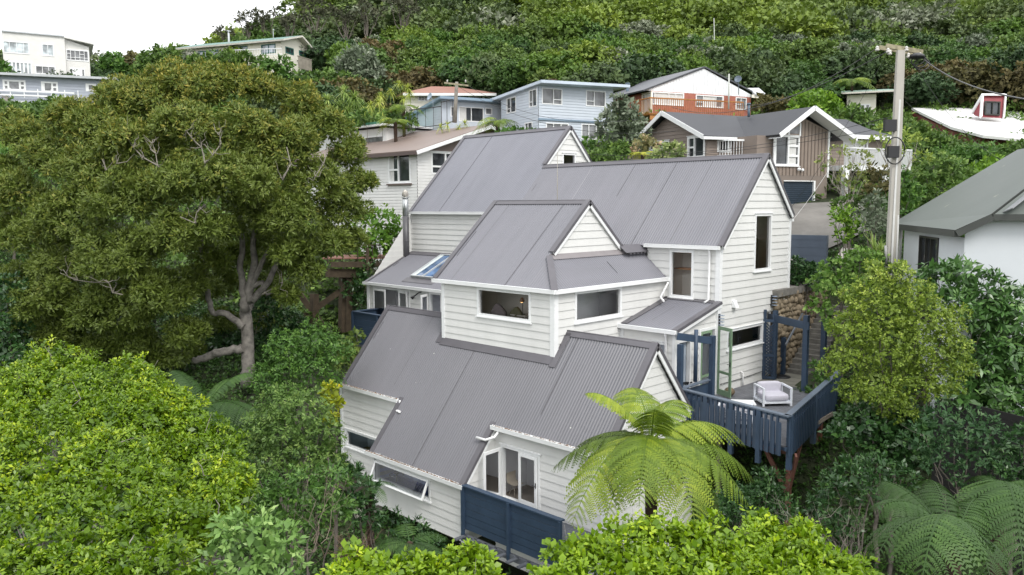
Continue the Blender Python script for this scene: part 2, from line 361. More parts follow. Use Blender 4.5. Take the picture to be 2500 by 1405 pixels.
def ridge(x0,x1,y,z,parent=H,w=.2,s=1.,mat=None):
    mb=MB()
    for k in (1,-1):
        c=1/math.sqrt(1+s*s); d=V3(0,-k*c,-s*c); n=V3(0,-k*s*c,c)
        a=V3(x0,y,z)+n*.03+d*w/2;b=V3(x1,y,z)+n*.03+d*w/2; mb.beam(a,b,w,.02,n)
    mb.tube([(x0,y,z+.035),(x1,y,z+.035)],.03,8); mb.build('ridge_cap',mat or FLASH,parent)
def flash(p,q,w,n,off=.03,mat=None,parent=H):
    n=unit(n);p=np.asarray(p,float)+n*off;q=np.asarray(q,float)+n*off; mb=MB(); mb.beam(p,q,w,.02,n); mb.build('flashing',mat or FLASH,parent)
# ---- lower wing
SL=1.2337; RL,cL=slope(21.64,-4.55,SL); ve=(19.07-21.64)/cL; vl=(17.62-21.64)/cL
nL=RL.N
ROOF2=roofmat('grey_roof_iron_low',(.145,.138,.148),.5,.42)
roof(H,RL,[[(-29.6,ve),(-25.45,ve),(-25.45,0),(-29.6,0)],[(-25.45,vl),(-20.09,vl),(-20.09,0),(-25.45,0)],[(-20.09,ve),(-15.05,ve),(-15.05,0),(-20.09,0)]],mat=roofmat('grey_roof_low',(.138,.138,.153),1.,.42),amp=.022)
RLb,_=slope(21.64,-4.55,SL,-1); roof(H,RLb,[[(15.05,ve),(29.6,ve),(29.6,0),(15.05,0)]])
ridge(-29.6,-25.0,21.64,-4.55,s=SL); ridge(-18.9,-15.02,21.64,-4.55,s=SL)
rz=lambda y:-4.55-abs(21.64-y)*SL
rake((-15.05,21.64,-4.53),(-15.05,19.0,rz(19.0)+.02)); rake((-15.05,21.64,-4.53),(-15.05,24.15,rz(24.15)+.02))
rake((-20.09,19.15,rz(19.15)),(-20.09,17.6,rz(17.6)))
rake((-29.6,21.64,-4.53),(-29.6,19.0,rz(19.0)),nx=-X); rake((-25.45,19.15,rz(19.15)),(-25.45,17.6,rz(17.6)),nx=-X,w=.12)
gutter(H,(-29.85,18.99,-7.76),(-25.5,18.99,-7.76),litter=90); gutter(H,(-25.7,17.55,-9.56),(-20.0,17.55,-9.56),litter=110); gutter(H,(-20.1,18.99,-7.76),(-15.0,18.99,-7.76),litter=60)
f=FY(19.2); wl=f.rect(z3(205,502),z3(212,655)); wl=(-29.55,wl[1],-25.3,wl[3])
wall(H,f,[[(-29.85,-11.4),(-25.3,-11.9),(-25.3,-7.8),(-29.85,-7.8)]],[wl],v0=-11.5)
window(H,f,wl,w=.09,rm=(.6,.68,.75),depth=1.,pad=.05)
corner_l=MB(); corner_l.wbox(-29.9,19.15,-11.45,-29.72,19.2,-7.8); corner_l.build('corner_board',WHITE,H)
wall(H,Fr((-29.85,0,0),-Y),[[(-24.1,-11.5),(-19.2,-11.5),(-19.2,-7.8),(-21.64,-4.8),(-24.1,-7.8)]])
f=FY(17.72); wa=f.rect(z3(480,770),z3(962,1135)); wa=(wa[0],f.uv(*z3(478,950))[1],f.uv(*z3(955,930))[0],f.uv(*z3(485,768))[1])
print('awning',wa)
wall(H,f,[[(-25.37,-11.56),(-20.15,-11.56),(-20.15,-9.6),(-25.37,-9.6)]],[wa],v0=-11.56)
window(H,f,wa,w=.09,rm=(.62,.68,.95),depth=1.0,pad=.1,padv=.1,floor=(.1,.13,.3),name='window')
# awning sash swung out at the bottom
o=MB(); top=f.p(wa[0]+.06,wa[3]-.08,.05); th=math.radians(24); dv=(-f.V*math.cos(th)+f.N*math.sin(th)); fs=Fr(top,X,-dv); wd=wa[2]-wa[0]-.12; hh=wa[3]-wa[1]-.12
frame(o,fs,(0,-hh,wd,0),.075,-.02,.03); sash=o.build('awning_sash',WHITE,H); g=MB(); g.face([fs.p(u,v,0) for u,v in ((.07,-hh+.07),(wd-.07,-hh+.07),(wd-.07,-.07),(.07,-.07))]); g.build('pane',GL,sash)
corner(-20.12,17.72,-11.6,-9.62); corner(-25.25,17.72,-11.6,-9.62,.1)
wall(H,FX(-20.12),[[(17.72,-11.56),(19.2,-11.56),(19.2,-7.7),(17.72,-9.52)]],v0=-11.56)
wall(H,Fr((-25.37,0,0),-Y),[[(-19.2,-11.56),(-17.72,-11.56),(-17.72,-9.6),(-19.2,-7.8)]],v0=-11.56)
sf=MB(); sf.wbox(-29.8,17.75,-11.62,-20.15,24,-11.57); sf.wbox(-20.1,19.3,-12.7,-15.2,24,-12.6); sf.build('floor_underside',paint('dark_timber',(.06,.045,.035),.9,.3),H)
f=FY(19.2); dl=f.uv(*z3(1560,645)); dr=f.uv(*z3(1897,720)); dn=-10.3
wall(H,f,[[(-20.12,-12.6),(-15.2,-12.6),(-15.2,-7.8),(-20.12,-7.8)]],[(dl[0],dn,dr[0],dl[1])],v0=-12.6)
o=MB(); frame(o,f,(dl[0],dn,dr[0],dl[1]),.09,-.12,.05); o.box(f,dl[0]-.05,dl[1],0,dr[0]+.05,dl[1]+.04,.08); o.build('door_frame',WHITE,H)
room(H,f,(dl[0],dn,dr[0],dl[1]),1.5,(.85,.85,.87),pad=.35,padv=.02,floor=(.3,.26,.22))
def leaf(hinge,d,w,z0,z1,mat=WHITE,fw=.11,bot=.22,mid=None,gl=GL,parent=H,handle=True,name='door'):
    fr=Fr(V3(hinge[0],hinge[1],0),d); mb=MB()
    mb.box(fr,0,z0,-.02,fw,z1,.022); mb.box(fr,w-fw,z0,-.02,w,z1,.022); mb.box(fr,fw,z1-fw,-.02,w-fw,z1,.022); mb.box(fr,fw,z0,-.02,w-fw,z0+bot,.022)
    if mid: mb.box(fr,fw,z0+mid,-.02,w-fw,z0+mid+.1,.02)
    o=mb.build(name,mat,parent); g=MB(); g.face([fr.p(u,v,0) for u,v in ((fw,z0+bot),(w-fw,z0+bot),(w-fw,z1-fw),(fw,z1-fw))]); g.build('pane',gl,o)
    if handle:
        h=MB(); zz=(z0+z1)/2-.05; h.box(fr,w-.07,zz-.09,.022,w-.03,zz+.09,.035); h.tube([fr.p(w-.05,zz,.03),fr.p(w-.05,zz,.08),fr.p(w-.16,zz,.08)],.012,6); h.build('handle',BLACK,o)
    return o
dw=(dr[0]-dl[0]-.18)*.52
leaf((dl[0]+.05,19.12),(.06,-1,0),dw,dn+.03,dl[1]-.1); rx=dr[0]-.09; leaf((rx-dw,19.14),(1,-.03,0),dw,dn+.03,dl[1]-.1)
f=FX(-15.18); wall(H,f,[[(19.2,-12.6),(24.1,-12.6),(24.1,-7.9),(21.64,-4.78),(19.2,-7.85)]],v0=-12.6)
corner(-15.18,19.2,-12.6,-7.9)
# downpipes
def pipe(pts,r=.045,parent=H,mat=None):
    mb=MB(); mb.tube(pts,r,8); return mb.build('downpipe',mat or PVC,parent)
a=on(*z3(1535,545),1,19.0); pipe([a+V3(0,0,.1),a,on(*z3(1500,590),1,18.75),on(*z3(1425,615),1,18.6),on(*z3(1345,592),1,18.55)],.05)
a=on(*z3(690,300),1,19.0); pipe([a+V3(0,0,.12),a,on(*z3(632,352),1,18.9),on(*z3(688,372),1,18.7)],.05)
bm=MB(); bm.beam(on(*z3(300,1250),1,17.3),on(*z3(600,1165),1,18.6),.2,.28); bm.build('floor_beam',paint('weathered_timber',(.36,.34,.3),.9,.3,3),H)
# ---- box wing and its dormer roof
xb=-18.91; ybx=20.96
f=FY(ybx); w1=f.rect(z2(583,180),z2(1045,487)); wall(H,f,[[(-24.98,-6),(xb,-6),(xb,-3.1),(-24.98,-3.1)]],[w1],v0=-6)
window(H,f,w1,w=.1,rm=(.7,.64,.58),depth=1.5,pad=.6,padv=.25,floor=(.3,.25,.2))
f=FX(xb); w2=f.rect(z2(1413,222),z2(1812,425)); wall(H,f,[[(ybx,-9),(27.74,-9),(27.74,-3.1),(ybx,-3.1)]],[w2],v0=-9)
window(H,f,w2,w=.1,rm=(.8,.8,.82),depth=1.2,pad=.3,padv=.2,floor=(.12,.07,.045))
pn=MB(); pn.box(f,w2[0]+(w2[2]-w2[0])*.25,w2[1]-.2,-1.19,w2[0]+(w2[2]-w2[0])*.52,w2[3]+.15,-1.1); pn.build('cupboard',paint('dark_wood',(.09,.04,.022),.5,.25,4,streak=True),H)
corner(xb,ybx,-6,-3.12,.17)
cb=MB(); cb.wbox(-25.02,ybx-.045,-5.6,-24.84,ybx,-3.12); cb.build('corner_board',WHITE,H)
wall(H,Fr((-24.98,0,0),-Y),[[(-25.8,-7),(-ybx,-7),(-ybx,-3.1),(-25.8,-3.1)]],v0=-7)
RD,cD=slope(24.32,.11,.9); vd=(20.84-24.32)/cD; vf=(-1.94-.11)/(.9*cD)
roof(H,RD,[[(-25.4,vd),(-18.79,vd),(-20.13,vf),(-20.13,0),(-25.4,0)]])
RDb,_=slope(24.32,.11,.9,-1); roof(H,RDb,[[(20.13,-6.2),(25.4,-6.2),(25.4,0),(20.13,0)]])
RS=Fr((-18.79,0,-3.03),Y,unit(V3(-1.34,0,1.09))); roof(H,RS,[[(20.84,0),(27.72,0),(27.72,1.73),(22.04,1.73)]])
ridge(-25.45,-20.1,24.32,.11,s=.9)
dz=lambda y:.11-abs(24.32-y)*.9
rake((-20.13,24.32,.13),(-20.13,22.2,dz(22.2)+.02)); rake((-20.13,24.32,.13),(-20.13,26.4,dz(26.4)+.02))
rake((-25.4,24.32,.13),(-25.4,20.86,dz(20.86)+.02),nx=-X)
wall(H,FX(-20.2),[[(22.1,-2.2),(26.5,-2.2),(26.5,-1.9),(24.32,.02),(22.1,-1.95)]],v0=-2.2)
hp=MB(); p=V3(-18.78,20.83,-3.0);q=V3(-20.13,22.04,-1.9); hp.beam(p,q,.24,.03,unit(RD.N+RS.N)); hp.build('hip_flashing',FLASH,H)
flash(RS.p(22.1,1.68),RS.p(27.7,1.68),.3,RS.N,mat=paint('lead_flashing',(.24,.22,.225),.5,.1))
flash((-24.98,20.86,rz(20.86)),(xb,20.86,rz(20.86)),.34,nL); flash((xb+.12,20.7,rz(20.7)),(xb+.12,21.6,rz(21.6)),.3,nL)
flash((-25.1,20.8,rz(20.8)),(-25.1,21.5,rz(21.5)),.3,nL)
gutter(H,(-25.42,20.8,-3.07),(-18.72,20.8,-3.07),litter=0); gutter(H,(-18.74,20.8,-3.075),(-18.74,27.7,-3.075))
a=on(*z2(2150,135),1,27.5); a[0]=-18.6
pipe([a,on(*z2(2152,270),0,-18.65),on(*z2(2180,300),0,-18.3)])
# ---- main roof
SM=1.049; RM,cM=slope(31.1,1.98,SM); nM=RM.N; mz=lambda y:1.98-(31.1-y)*SM
ev=(27.64-31.1)/cM; eu=(28.83-31.1)/cM; ur=(33.12-31.1)/cM
roof(H,RM,[[(-37.2,eu),(-28.74,eu),(-28.74,ur),(-37.2,ur)]],mat=roofmat('grey_roof_far',(.175,.178,.205),0,.34),amp=.01)
roof(H,RM,[[(-28.74,eu),(-25.4,eu),(-25.4,0),(-28.74,0)],[(-25.4,ev-.1),(-19.77,ev-.1),(-19.77,0),(-25.4,0)],[(-19.77,ev),(-16.28,ev),(-16.28,0),(-19.77,0)]])
RMb,_=slope(31.1,1.98,SM,-1); roof(H,RMb,[[(16.28,-3.6),(28.74,-3.6),(28.74,0),(16.28,0)]])
RUb,_=slope(33.12,4.1,SM,-1); roof(H,RUb,[[(28.74,-5.6),(37.2,-5.6),(37.2,0),(28.74,0)]])
ridge(-28.8,-16.26,31.1,1.98,s=SM); ridge(-37.2,-28.72,33.12,4.1,s=SM)
rake((-16.28,31.1,2.0),(-16.28,27.62,mz(27.62)+.02)); rake((-16.28,31.1,2.0),(-16.28,33.5,2.0-(2.4*SM)))
rake((-28.74,33.12,4.12),(-28.74,31.1,2.05)); rake((-28.74,33.12,4.12),(-28.74,35.3,4.12-2.18*SM))
rake((-37.2,33.12,4.12),(-37.2,28.8,4.12-4.32*SM),nx=-X)
f=FX(-28.84); wu=f.rect(z1(2010,330),z1(2125,430)); wu=(wu[0],1.7,wu[2],wu[3]); wall(H,f,[[(30.9,1.7),(35.4,1.7),(33.12,3.98),(31.1,1.9)]],[wu],v0=1.7)
window(H,f,wu,w=.09,rm=(.25,.24,.22),depth=1.2,pad=.1,padv=.1)
f=FY(28.93); wall(H,f,[[(-37.15,-3.1),(-25.4,-3.1),(-25.4,-.5),(-37.15,-.5)]],v0=-3.1)
wall(H,Fr((-37.15,0,0),-Y),[[(-37,-9),(-25.8,-9),(-25.8,-4.4),(-28.9,-.55),(-33.12,3.9),(-37,0)]],v0=-9)
gutter(H,(-37.45,28.75,-.47),(-28,28.75,-.47))
f=FX(-16.42); wt=f.rect(z4(1378,606),z4(1510,1086)); wk=(f.uv(*z5(1098,640))[0],f.uv(*z5(1098,832))[1],f.uv(*z5(1448,700))[0],f.uv(*z5(1448,553))[1])
wd=f.rect(z5(1485,420),z5(1612,1045)); print('wt',wt,'wk',wk,'wd',wd)
wdz=(31.95,-7.4,32.75,wd[3])
wall(H,f,[[(27.74,-7.45),(31.6,-7.45),(31.6,-4.6),(27.74,-4.6)],[(27.74,-4.6),(33.5,-4.6),(33.5,-.68),(31.1,1.84),(27.74,-1.7)]],[wt,wk],v0=-7.45)
BLOCK=paint('painted_blocks',(.5,.47,.4),.8,.08,2)
wall(H,FX(-16.5),[[(31.6,-7.45),(33.45,-7.45),(33.45,-4.6),(31.6,-4.6)]],[wdz],mat=BLOCK,h=.2,t=.006)
o=MB(); frame(o,FX(-16.5),wdz,.07,-.1,.05); o.box(FX(-16.5),wdz[0]+.07,wdz[1],-.06,wdz[2]-.07,wdz[3]-.07,-.02); dd=o.build('door',WHITE,H); o=MB(); o.tube([FX(-16.5).p(wdz[2]-.14,-6.3,0),FX(-16.5).p(wdz[2]-.14,-6.3,.07),FX(-16.5).p(wdz[2]-.26,-6.3,.07)],.015,6); o.build('handle',BLACK,dd)
window(H,f,wt,w=.1,rm=(.75,.7,.65),depth=.8,pad=.25,padv=.1,floor=(.2,.1,.05))
pn=MB(); pn.box(f,wt[0]-.2,wt[1]-.05,-.78,wt[2]+.2,wt[1]+1.3,-.7); pn.build('cupboard',paint('cedar_panel',(.22,.11,.06),.5,.25,5,streak=True),H)
window(H,f,wk,w=.1,rm=(.5,.46,.42),depth=1.2,pad=.3,padv=.3,floor=(.6,.6,.6),head=True)
corner(-16.42,27.74,-3.95,-1.75); cb=MB(); cb.wbox(-16.42,33.36,-4.1,-16.36,33.52,-.72); cb.build('corner_board',WHITE,H)
cb=MB(); cb.beam((-16.39,33.55,-.75),(-16.39,33.75,-.75),.06,.12); cb.build('gutter_end',WHITE,H)
wall(H,Fr((0,33.5,0),-X),[[(16.4,-7.4),(28.7,-7.4),(28.7,-.7),(16.4,-.7)]],v0=-7.4)
f=FY(27.74); wj=(f.uv(*z4(655,915))[0],f.uv(*z4(850,1335))[1],f.uv(*z4(862,915))[0],f.uv(*z4(655,912))[1])
wall(H,f,[[(-19.8,-4.2),(-16.42,-4.2),(-16.42,-1.72),(-19.8,-1.72)]],[wj],v0=-4.35)
window(H,f,wj,w=.1,rm=(.8,.74,.68),depth=1.0,pad=.15,padv=.05,floor=(.3,.16,.08))
for k,zz in enumerate((wj[1]+1.1,wj[1]+1.75)):
    s=MB(); s.box(f,wj[0]-.1,zz,-.95,wj[2]+.12,zz+.06,-.45 if k==0 else -.7); s.build('shelf',paint('oak',(.42,.2,.08),.5,.2,4),H)
gutter(H,(-19.85,27.56,-1.73),(-16.33,27.56,-1.73)); wall(H,Fr((-19.8,0,0),-Y),[[(-28.2,-3.2),(-27.74,-3.2),(-27.74,-1.75),(-28.2,-1.3)]])
a=on(*z4(990,925),1,27.6); b=on(*z4(985,1330),1,27.6); pipe([V3(a[0],27.58,-1.8),V3(a[0],27.62,-1.95),V3(a[0],27.62,-3.75),V3(a[0]-.05,27.4,-3.85)])
lv=MB()
for k in range(5): lv.beam((-20.0,26.45+.24*k,-1.82),(-19.72,26.5+.24*k,-2.04),.07,.04)
lv.build('valley_flashing',FLASH,H)
flash((-19.95,26.2,-1.85),(-19.95,27.8,-1.85),.5,V3(.6,0,.8))
# ---- porch by the deck
PR,cP=slope(24.68,-4.62,.258); roof(H,PR,[[(-18.92,0),(-16.32,0),(-16.32,3.05/cP*1.0),(-18.92,3.05/cP)]])
rake((-16.32,27.72,-3.82),(-16.32,24.66,-4.6)); gutter(H,(-18.95,24.6,-4.67),(-16.3,24.6,-4.67))
flash(PR.p(-18.9,3.0/cP),PR.p(-16.4,3.0/cP),.3,PR.N); flash(PR.p(-18.75,.1),PR.p(-18.75,3/cP),.3,PR.N)
f=FY(24.78); wp=(f.uv(*z2(2090,640))[0],-6.9,f.uv(*z2(2212,640))[0],f.uv(*z2(2090,640))[1])
wall(H,f,[[(-18.9,-9.5),(-16.45,-9.5),(-16.45,-4.7),(-18.9,-4.7)]],[wp],v0=-9.5); window(H,f,wp,w=.1,rm=(.3,.28,.27),depth=1.2,pad=.05)
f=FX(-16.45); ha=f.rect(za(430,432),za(612,900)); hb=(f.uv(*za(737,270))[0],-7.43,27.6,f.uv(*za(737,262))[1]); ha=(ha[0],-7.9,ha[2],ha[3])
wall(H,f,[[(24.78,-9.5),(27.74,-9.5),(27.74,-3.95),(24.78,-4.72)]],[ha,hb],v0=-9.5)
o=MB(); frame(o,f,ha,.08,-.12,.04); o.build('door_frame',WHITE,H); o=MB(); frame(o,f,hb,.1,-.12,.05); o.build('door_frame',WHITE,H)
room(H,f,(ha[0],ha[1],hb[2],hb[3]),1.1,(.75,.78,.85),pad=.02,padv=.01,floor=(.3,.26,.22))
leaf((-16.45-.1,ha[0]+.75),(-.9,-.6,0),.72,-7.8,ha[3]-.1,mat=paint('pale_blue_door',(.45,.52,.6),.5,.05),handle=False)
leaf((-16.42,hb[0]+.1),(0,1,0),.78,-7.4,hb[3]-.1,mat=GREEN,mid=.75,name='green_door')
hz=f.uv(*za(1000,205))[1]; leaf((-16.36,27.62),(.93,-.36,0),.85,-7.42,hz,mat=GREEN,mid=.85,name='green_door',fw=.13)
cb=MB(); cb.wbox(-16.45,27.56,-7.45,-16.34,27.8,-3.95); cb.build('corner_board',WHITE,H); cb=MB(); cb.wbox(-16.52,24.74,-9.5,-16.4,24.92,-4.75); cb.build('corner_board',WHITE,H); cb=MB(); cb.wbox(-18.95,24.74,-9.5,-18.75,24.8,-4.75); cb.build('corner_board',WHITE,H)
pipe([(-16.75,24.6,-4.75),(-16.75,24.66,-4.9),(-16.75,24.66,-9)])
# small wall fittings
def wall_lamp(y,z):
    o=MB(); o.wbox(-16.4,y-.06,z-.24,-16.32,y+.06,z+.24); b=o.build('wall_light',BLACK,H); o=MB()
    for k in range(4): o=MB(); o.wbox(-16.32,y-.06,z-.2+k*.125,-16.14,y+.06,z-.17+k*.125); o.build('louvre',paint('louvre_grey',(.3,.36,.45),.4),b)
q=FX(-16.3).uv(*z5(1035,530)); wall_lamp(*q); q=FX(-16.3).uv(*z5(1557,340)); wall_lamp(*q)
q=FX(-16.4).uv(*z5(1165,370)); o=MB(); o.hexa([(-16.4,q[0]-.12,q[1]-.14),(-16.2,q[0]-.12,q[1]-.14),(-16.2,q[0]+.12,q[1]-.14),(-16.4,q[0]+.12,q[1]-.14),(-16.4,q[0]-.12,q[1]+.14),(-16.34,q[0]-.12,q[1]+.14),(-16.34,q[0]+.12,q[1]+.14),(-16.4,q[0]+.12,q[1]+.14)]); o.build('extractor_vent',WHITE,H)
a=FX(-16.3).uv(*z5(1258,1190)); b=FX(-16.3).uv(*z5(1270,1045)); pipe([(-16.3,a[0],-7.4),(-16.3,a[0],b[1]),(-16.4,a[0]-.02,b[1]+.03)],.035)
o=MB(); o.tube([(-16.37,27.9,-7.1),(-16.36,29.5,-7.12),(-16.36,31.4,-7.08)],.012,5); o.build('cable',BLACK,H)
# ---- lean-to at the left with skylight and flue
LR,cQ=slope(25.7,-4.24,.482); vt=3.15/cQ; roof(H,LR,[[(-37.2,0),(-25.2,0),(-25.2,vt),(-37.2,vt)]])
flash(LR.p(-37.2,vt-.12),LR.p(-25.5,vt-.12),.35,LR.N); rake((-37.2,28.8,-2.74),(-37.2,25.66,-4.22),nx=-X)
gutter(H,(-37.35,25.62,-4.3),(-25,25.62,-4.3)); f=FY(25.8)
d1=(f.uv(*zl(1088,650))[0],-7.4,f.uv(*zl(1505,690))[0],f.uv(*zl(1088,652))[1]); d2=(f.uv(*zl(1728,720))[0],-7.4,f.uv(*zl(1728,720))[0]+2.6,f.uv(*zl(1728,720))[1])
wall(H,f,[[(-37.1,-8),(-25,-8),(-25,-4.35),(-37.1,-4.35)]],[d1,d2],v0=-8)
for d in (d1,d2):
    o=MB(); frame(o,f,d,.09,-.12,.05); o.build('door_frame',WHITE,H)
room(H,f,d1,1.4,(.75,.75,.76),pad=.05,padv=.01); room(H,f,d2,1.4,(.65,.67,.72),pad=.05,padv=.01)
w0=(d1[2]-d1[0])
leaf((d1[0]+.09,25.7),(.97,-.1,0),w0*.4,-7.35,d1[3]-.08); leaf((d1[2]-.28*w0,25.72),(1,-.02,0),w0*.24,-7.35,d1[3]-.08)
leaf((d2[0]+.02,25.68),(.35,-.94,0),.7,-7.35,d2[3]-.08); leaf((d2[0]+.95,25.72),(1,0,0),.75,-7.35,d2[3]-.08)
cb=MB(); cb.wbox(-37.2,25.74,-8,-37.0,25.82,-4.35); cb.build('corner_board',WHITE,H)
q=on(*zl(1630,720),1,25.75); o=MB(); o.tube([q,q+V3(0,-.12,0),q+V3(-.3,-.22,-.22)],.03,8); o.lathe(q+V3(-.3,-.22,-.22),[(.0,0),(.05,.0),(.09,.16),(.0,.16)],12,V3(-.7,-.3,-.6)); o.build('spotlight',BLACK,H)
s0=LR.uv(*zl(1515,557)); s1=LR.uv(*zl(1768,592)); s2=LR.uv(*zl(1800,307)); print('sky',s0,s1,s2)
o=MB(); r=(s0[0],s0[1],s1[0],s2[1]); frame(o,LR,r,.07,0,.16,mv=(.5,),mw=.08); sk_=o.build('skylight',paint('grey_frame',(.45,.47,.48),.4),H)
o=MB(); o.face([LR.p(u,v,.1) for u,v in ((r[0]+.07,r[1]+.07),(r[2]-.07,r[1]+.07),(r[2]-.07,r[3]-.07),(r[0]+.07,r[3]-.07))]); o.build('pane',glass('sky_glass',dark=(.1,.17,.3)),sk_)
o=MB(); o.face([LR.p(u,v,.12) for u,v in ((r[0]+.07,r[1]+.07),(r[0]+.34,r[1]+.07),(r[0]+.34,r[3]-.07),(r[0]+.07,r[3]-.07))]); o.build('blind',paint('blind',(.6,.66,.66),.5),sk_)
o=MB(); flat(o,LR,[(r[0]-.3,r[1]-.45),(r[2]+.3,r[1]-.45),(r[2]+.3,r[1]),(r[0]-.3,r[1])],n=.03); o.build('flashing',FLASH,H)
fl=thing('chimney_flue','tall grey steel flue with a white cowl rising beside the lean-to roof','flue',(-37.1,28.45,-3.6))
o=MB(); o.tube([(-37.1,28.45,-3.6),(-37.1,28.45,-.65)],.18,16); o.tube([(-37.1,28.45,-2.1),(-37.1,28.45,-2.05)],.19,16); o.build('pipe',paint('dark_flue',(.09,.088,.095),.4,.15),fl)
o=MB(); o.tube([(-37.1,28.45,-.66),(-37.1,28.45,.38)],.172,16); o.tube([(-37.1,28.45,.38),(-37.1,28.45,.42)],.2,16); o.build('steel_sleeve',paint('zinc',(.5,.52,.52),.3,.2,2,metal=.7),fl)
o=MB(); o.tube([(-37.1,28.45,.42),(-37.1,28.45,.62)],.13,12); o.lathe((-37.1,28.45,.6),[(.13,-.12),(.2,-.1),(.16,.1),(.17,.12),(.0,.26)],14); o.build('cowl',paint('sooty_cowl',(.6,.56,.5),.6,.5,6),fl)
an=thing('roof_antenna','thin upright aerial rod standing behind the dormer ridge','aerial',(-24.9,27.4,-2)); a=on(1360.5,493,1,27.4); t=on(1361,372,1,27.4)
o=MB(); o.tube([V3(a[0],27.4,mz(27.4)),V3(a[0],27.4,.2),t],[.025,.02,.012],6); o.build('rod',paint('aged_brass',(.3,.28,.24),.5),an)
# ---- navy balconies fixed to the house are decks of their own
def plank_deck(poly,z,parent,mat,w=.15,along='y',name='floor_boards'):
    fr=Fr((0,0,z),Y,-X) if along=='y' else Fr((0,0,z),X,Y); P=[(p[1],-p[0]) if along=='y' else (p[0],p[1]) for p in poly]; P=ccw(P); mb=MB()
    lo=min(p[1] for p in P);hi=max(p[1] for p in P);v=lo
    while v<hi:
        q=clipp(clipp(P,1,v+.004,True),1,v+w-.004,False)
        if len(q)>2:
            mb.face([fr.p(a,b,0) for a,b in q]); mb.face([fr.p(a,b,-.035) for a,b in q][::-1])
            for i in range(len(q)): a=q[i];b=q[(i+1)%len(q)]; mb.face([fr.p(*a,-.035),fr.p(*b,-.035),fr.p(*b,0),fr.p(*a,0)])
        v+=w
    return mb.build(name,mat,parent)
def screen(T,p,q,z0,z1,n=6,post=1.9,cap=.14):
    p=V3(*p,0);q=V3(*q,0);L=np.linalg.norm(q-p);a=(q-p)/L; fr=Fr(p,a)
    mb=MB();h=(z1-z0)/n
    for k in range(n): mb.box(fr,0,z0+k*h+.008,-.02,L,z0+(k+1)*h-.008,.02)
    mb.build('screen_boards',NAVY,T); c=MB(); c.box(fr,-.03,z1,-.05-cap/2,L+.03,z1+.05,cap/2+.02); c.build('handrail',NAVY,T)
    k=0.
    while k<=L+.01: c=MB(); c.box(fr,k-.05,z0-.4,.02,k+.05,z1,.12); c.build('post',NAVY,T); k+=L/max(1,round(L/post))
SCR=thing('balcony','low front balcony with a solid navy board screen below the open french door','balcony',(-18,18,-11.5))
t1=on(1133,1187,1,17.62)[2]; screen(SCR,(-20.02,17.62),(-15.6,17.62),t1-1.5,t1,6,2.05)
screen(SCR,(-15.6,17.75),(-15.6,19.2),-11.45,-10.6,3,2)
plank_deck([(-20.1,17.7),(-15.65,17.7),(-15.65,19.18),(-20.1,19.18)],-10.36,SCR,paint('grey_deck',(.12,.13,.15),.7,.2,3))
o=MB()
for k in range(9): o.wbox(-20.0+k*.5,17.1,-11.25,-19.86+k*.5,17.6,-11.2)
o.wbox(-20.0,17.55,-11.4,-15.65,17.68,-11.2); o.build('ledge_slats',paint('grey_deck',(.12,.13,.15)),SCR)
BAL=thing('balcony','small navy board balcony outside the lean-to doors at the far left of the house','balcony',(-36,25,-7.5))
c1=on(*zl(856,945),1,24.2); screen(BAL,(c1[0],24.2),(-29.5,24.2),c1[2]-1.7,c1[2],5,2.4)
screen(BAL,(c1[0],25.9),(c1[0],24.2),c1[2]-1.7,c1[2],5,2); screen(BAL,(c1[0]+1.9,25.75),(c1[0],25.9),c1[2]-1.7,c1[2],5,2)
plank_deck([(c1[0],24.2),(-29.5,24.2),(-29.5,25.75),(c1[0],25.75)],-7.45,BAL,MC['grey_deck'])
# ================================================================== deck, pergola, stairs, furniture
DK=thing('timber_deck','raised side deck with navy picket balustrade and rust red timber bracing','deck',(-14,27,-7.5))
A=V3(-15.54,23.85,0);B=V3(-11.16,22.99,0);C=V3(-12.56,29.39,0);C2=B+(C-B)*1.45
DGREY=paint('grey_stained_deck',(.13,.135,.15),.6,.25,3); RAIL_SHEEN=paint('navy_rail_sheen',(.115,.145,.19),.42,.15,2)  # rails are a lightened navy, sky reflection painted into the colour
plank_deck([(A[0],A[1]),(B[0],B[1]),(C2[0],C2[1]),(C2[0]-.3,C2[1]+.4),(-16.4,33.1),(-16.4,24.6)],-7.45,DK,DGREY)
TIM=paint('rust_red_timber',(.17,.07,.05),.8,.3,3); OLD=paint('old_grey_timber',(.2,.17,.14),.9,.35,3)
zr=-6.45
for a,b,nm in ((A,B,'f'),(B,C2,'s')):
    d=unit(b-a); n=V3(d[1],-d[0],0); L=np.linalg.norm(b-a)
    o=MB(); o.beam(a+UP*(zr-.02)-d*(.08 if nm=='f' else 0),b+UP*(zr-.02)+d*.09,.2,.045); o.build('handrail',RAIL_SHEEN,DK)
    o=MB(); o.beam(a+UP*(zr-.09)+n*.02,b+UP*(zr-.09)+n*.02,.045,.09); o.beam(a+UP*(-7.52)-n*.03,b+UP*(-7.52)-n*.03,.045,.14); o.build('bottom_rail',NAVY,DK)
    N=int(L/.112)
    for k in range(N):
        u=.12+k*.112
        if u>L-.1: break
        lo=k%2==0; c=a+d*u+n*(.05 if lo else .09); fr=Fr(c,d); o=MB(); o.box(fr,-.041,-7.75,-.02,.041,zr-.05 if lo else zr-.27,.03)
        if not lo: o.box(fr,-.036,zr-.27,-.01,.036,zr-.25,.02)
        o.build('baluster',NAVY,DK)
    ps=(0.0,.27,.52,.77) if nm=='f' else (0.02,.36,.7,1.)
    for q in ps:
        c=a+d*L*q+n*.04; o=MB(); o.wbox(c[0]-.075,c[1]-.075,-8.2,c[0]+.075,c[1]+.075,zr-.05); o.build('post',NAVY,DK)
o=MB()
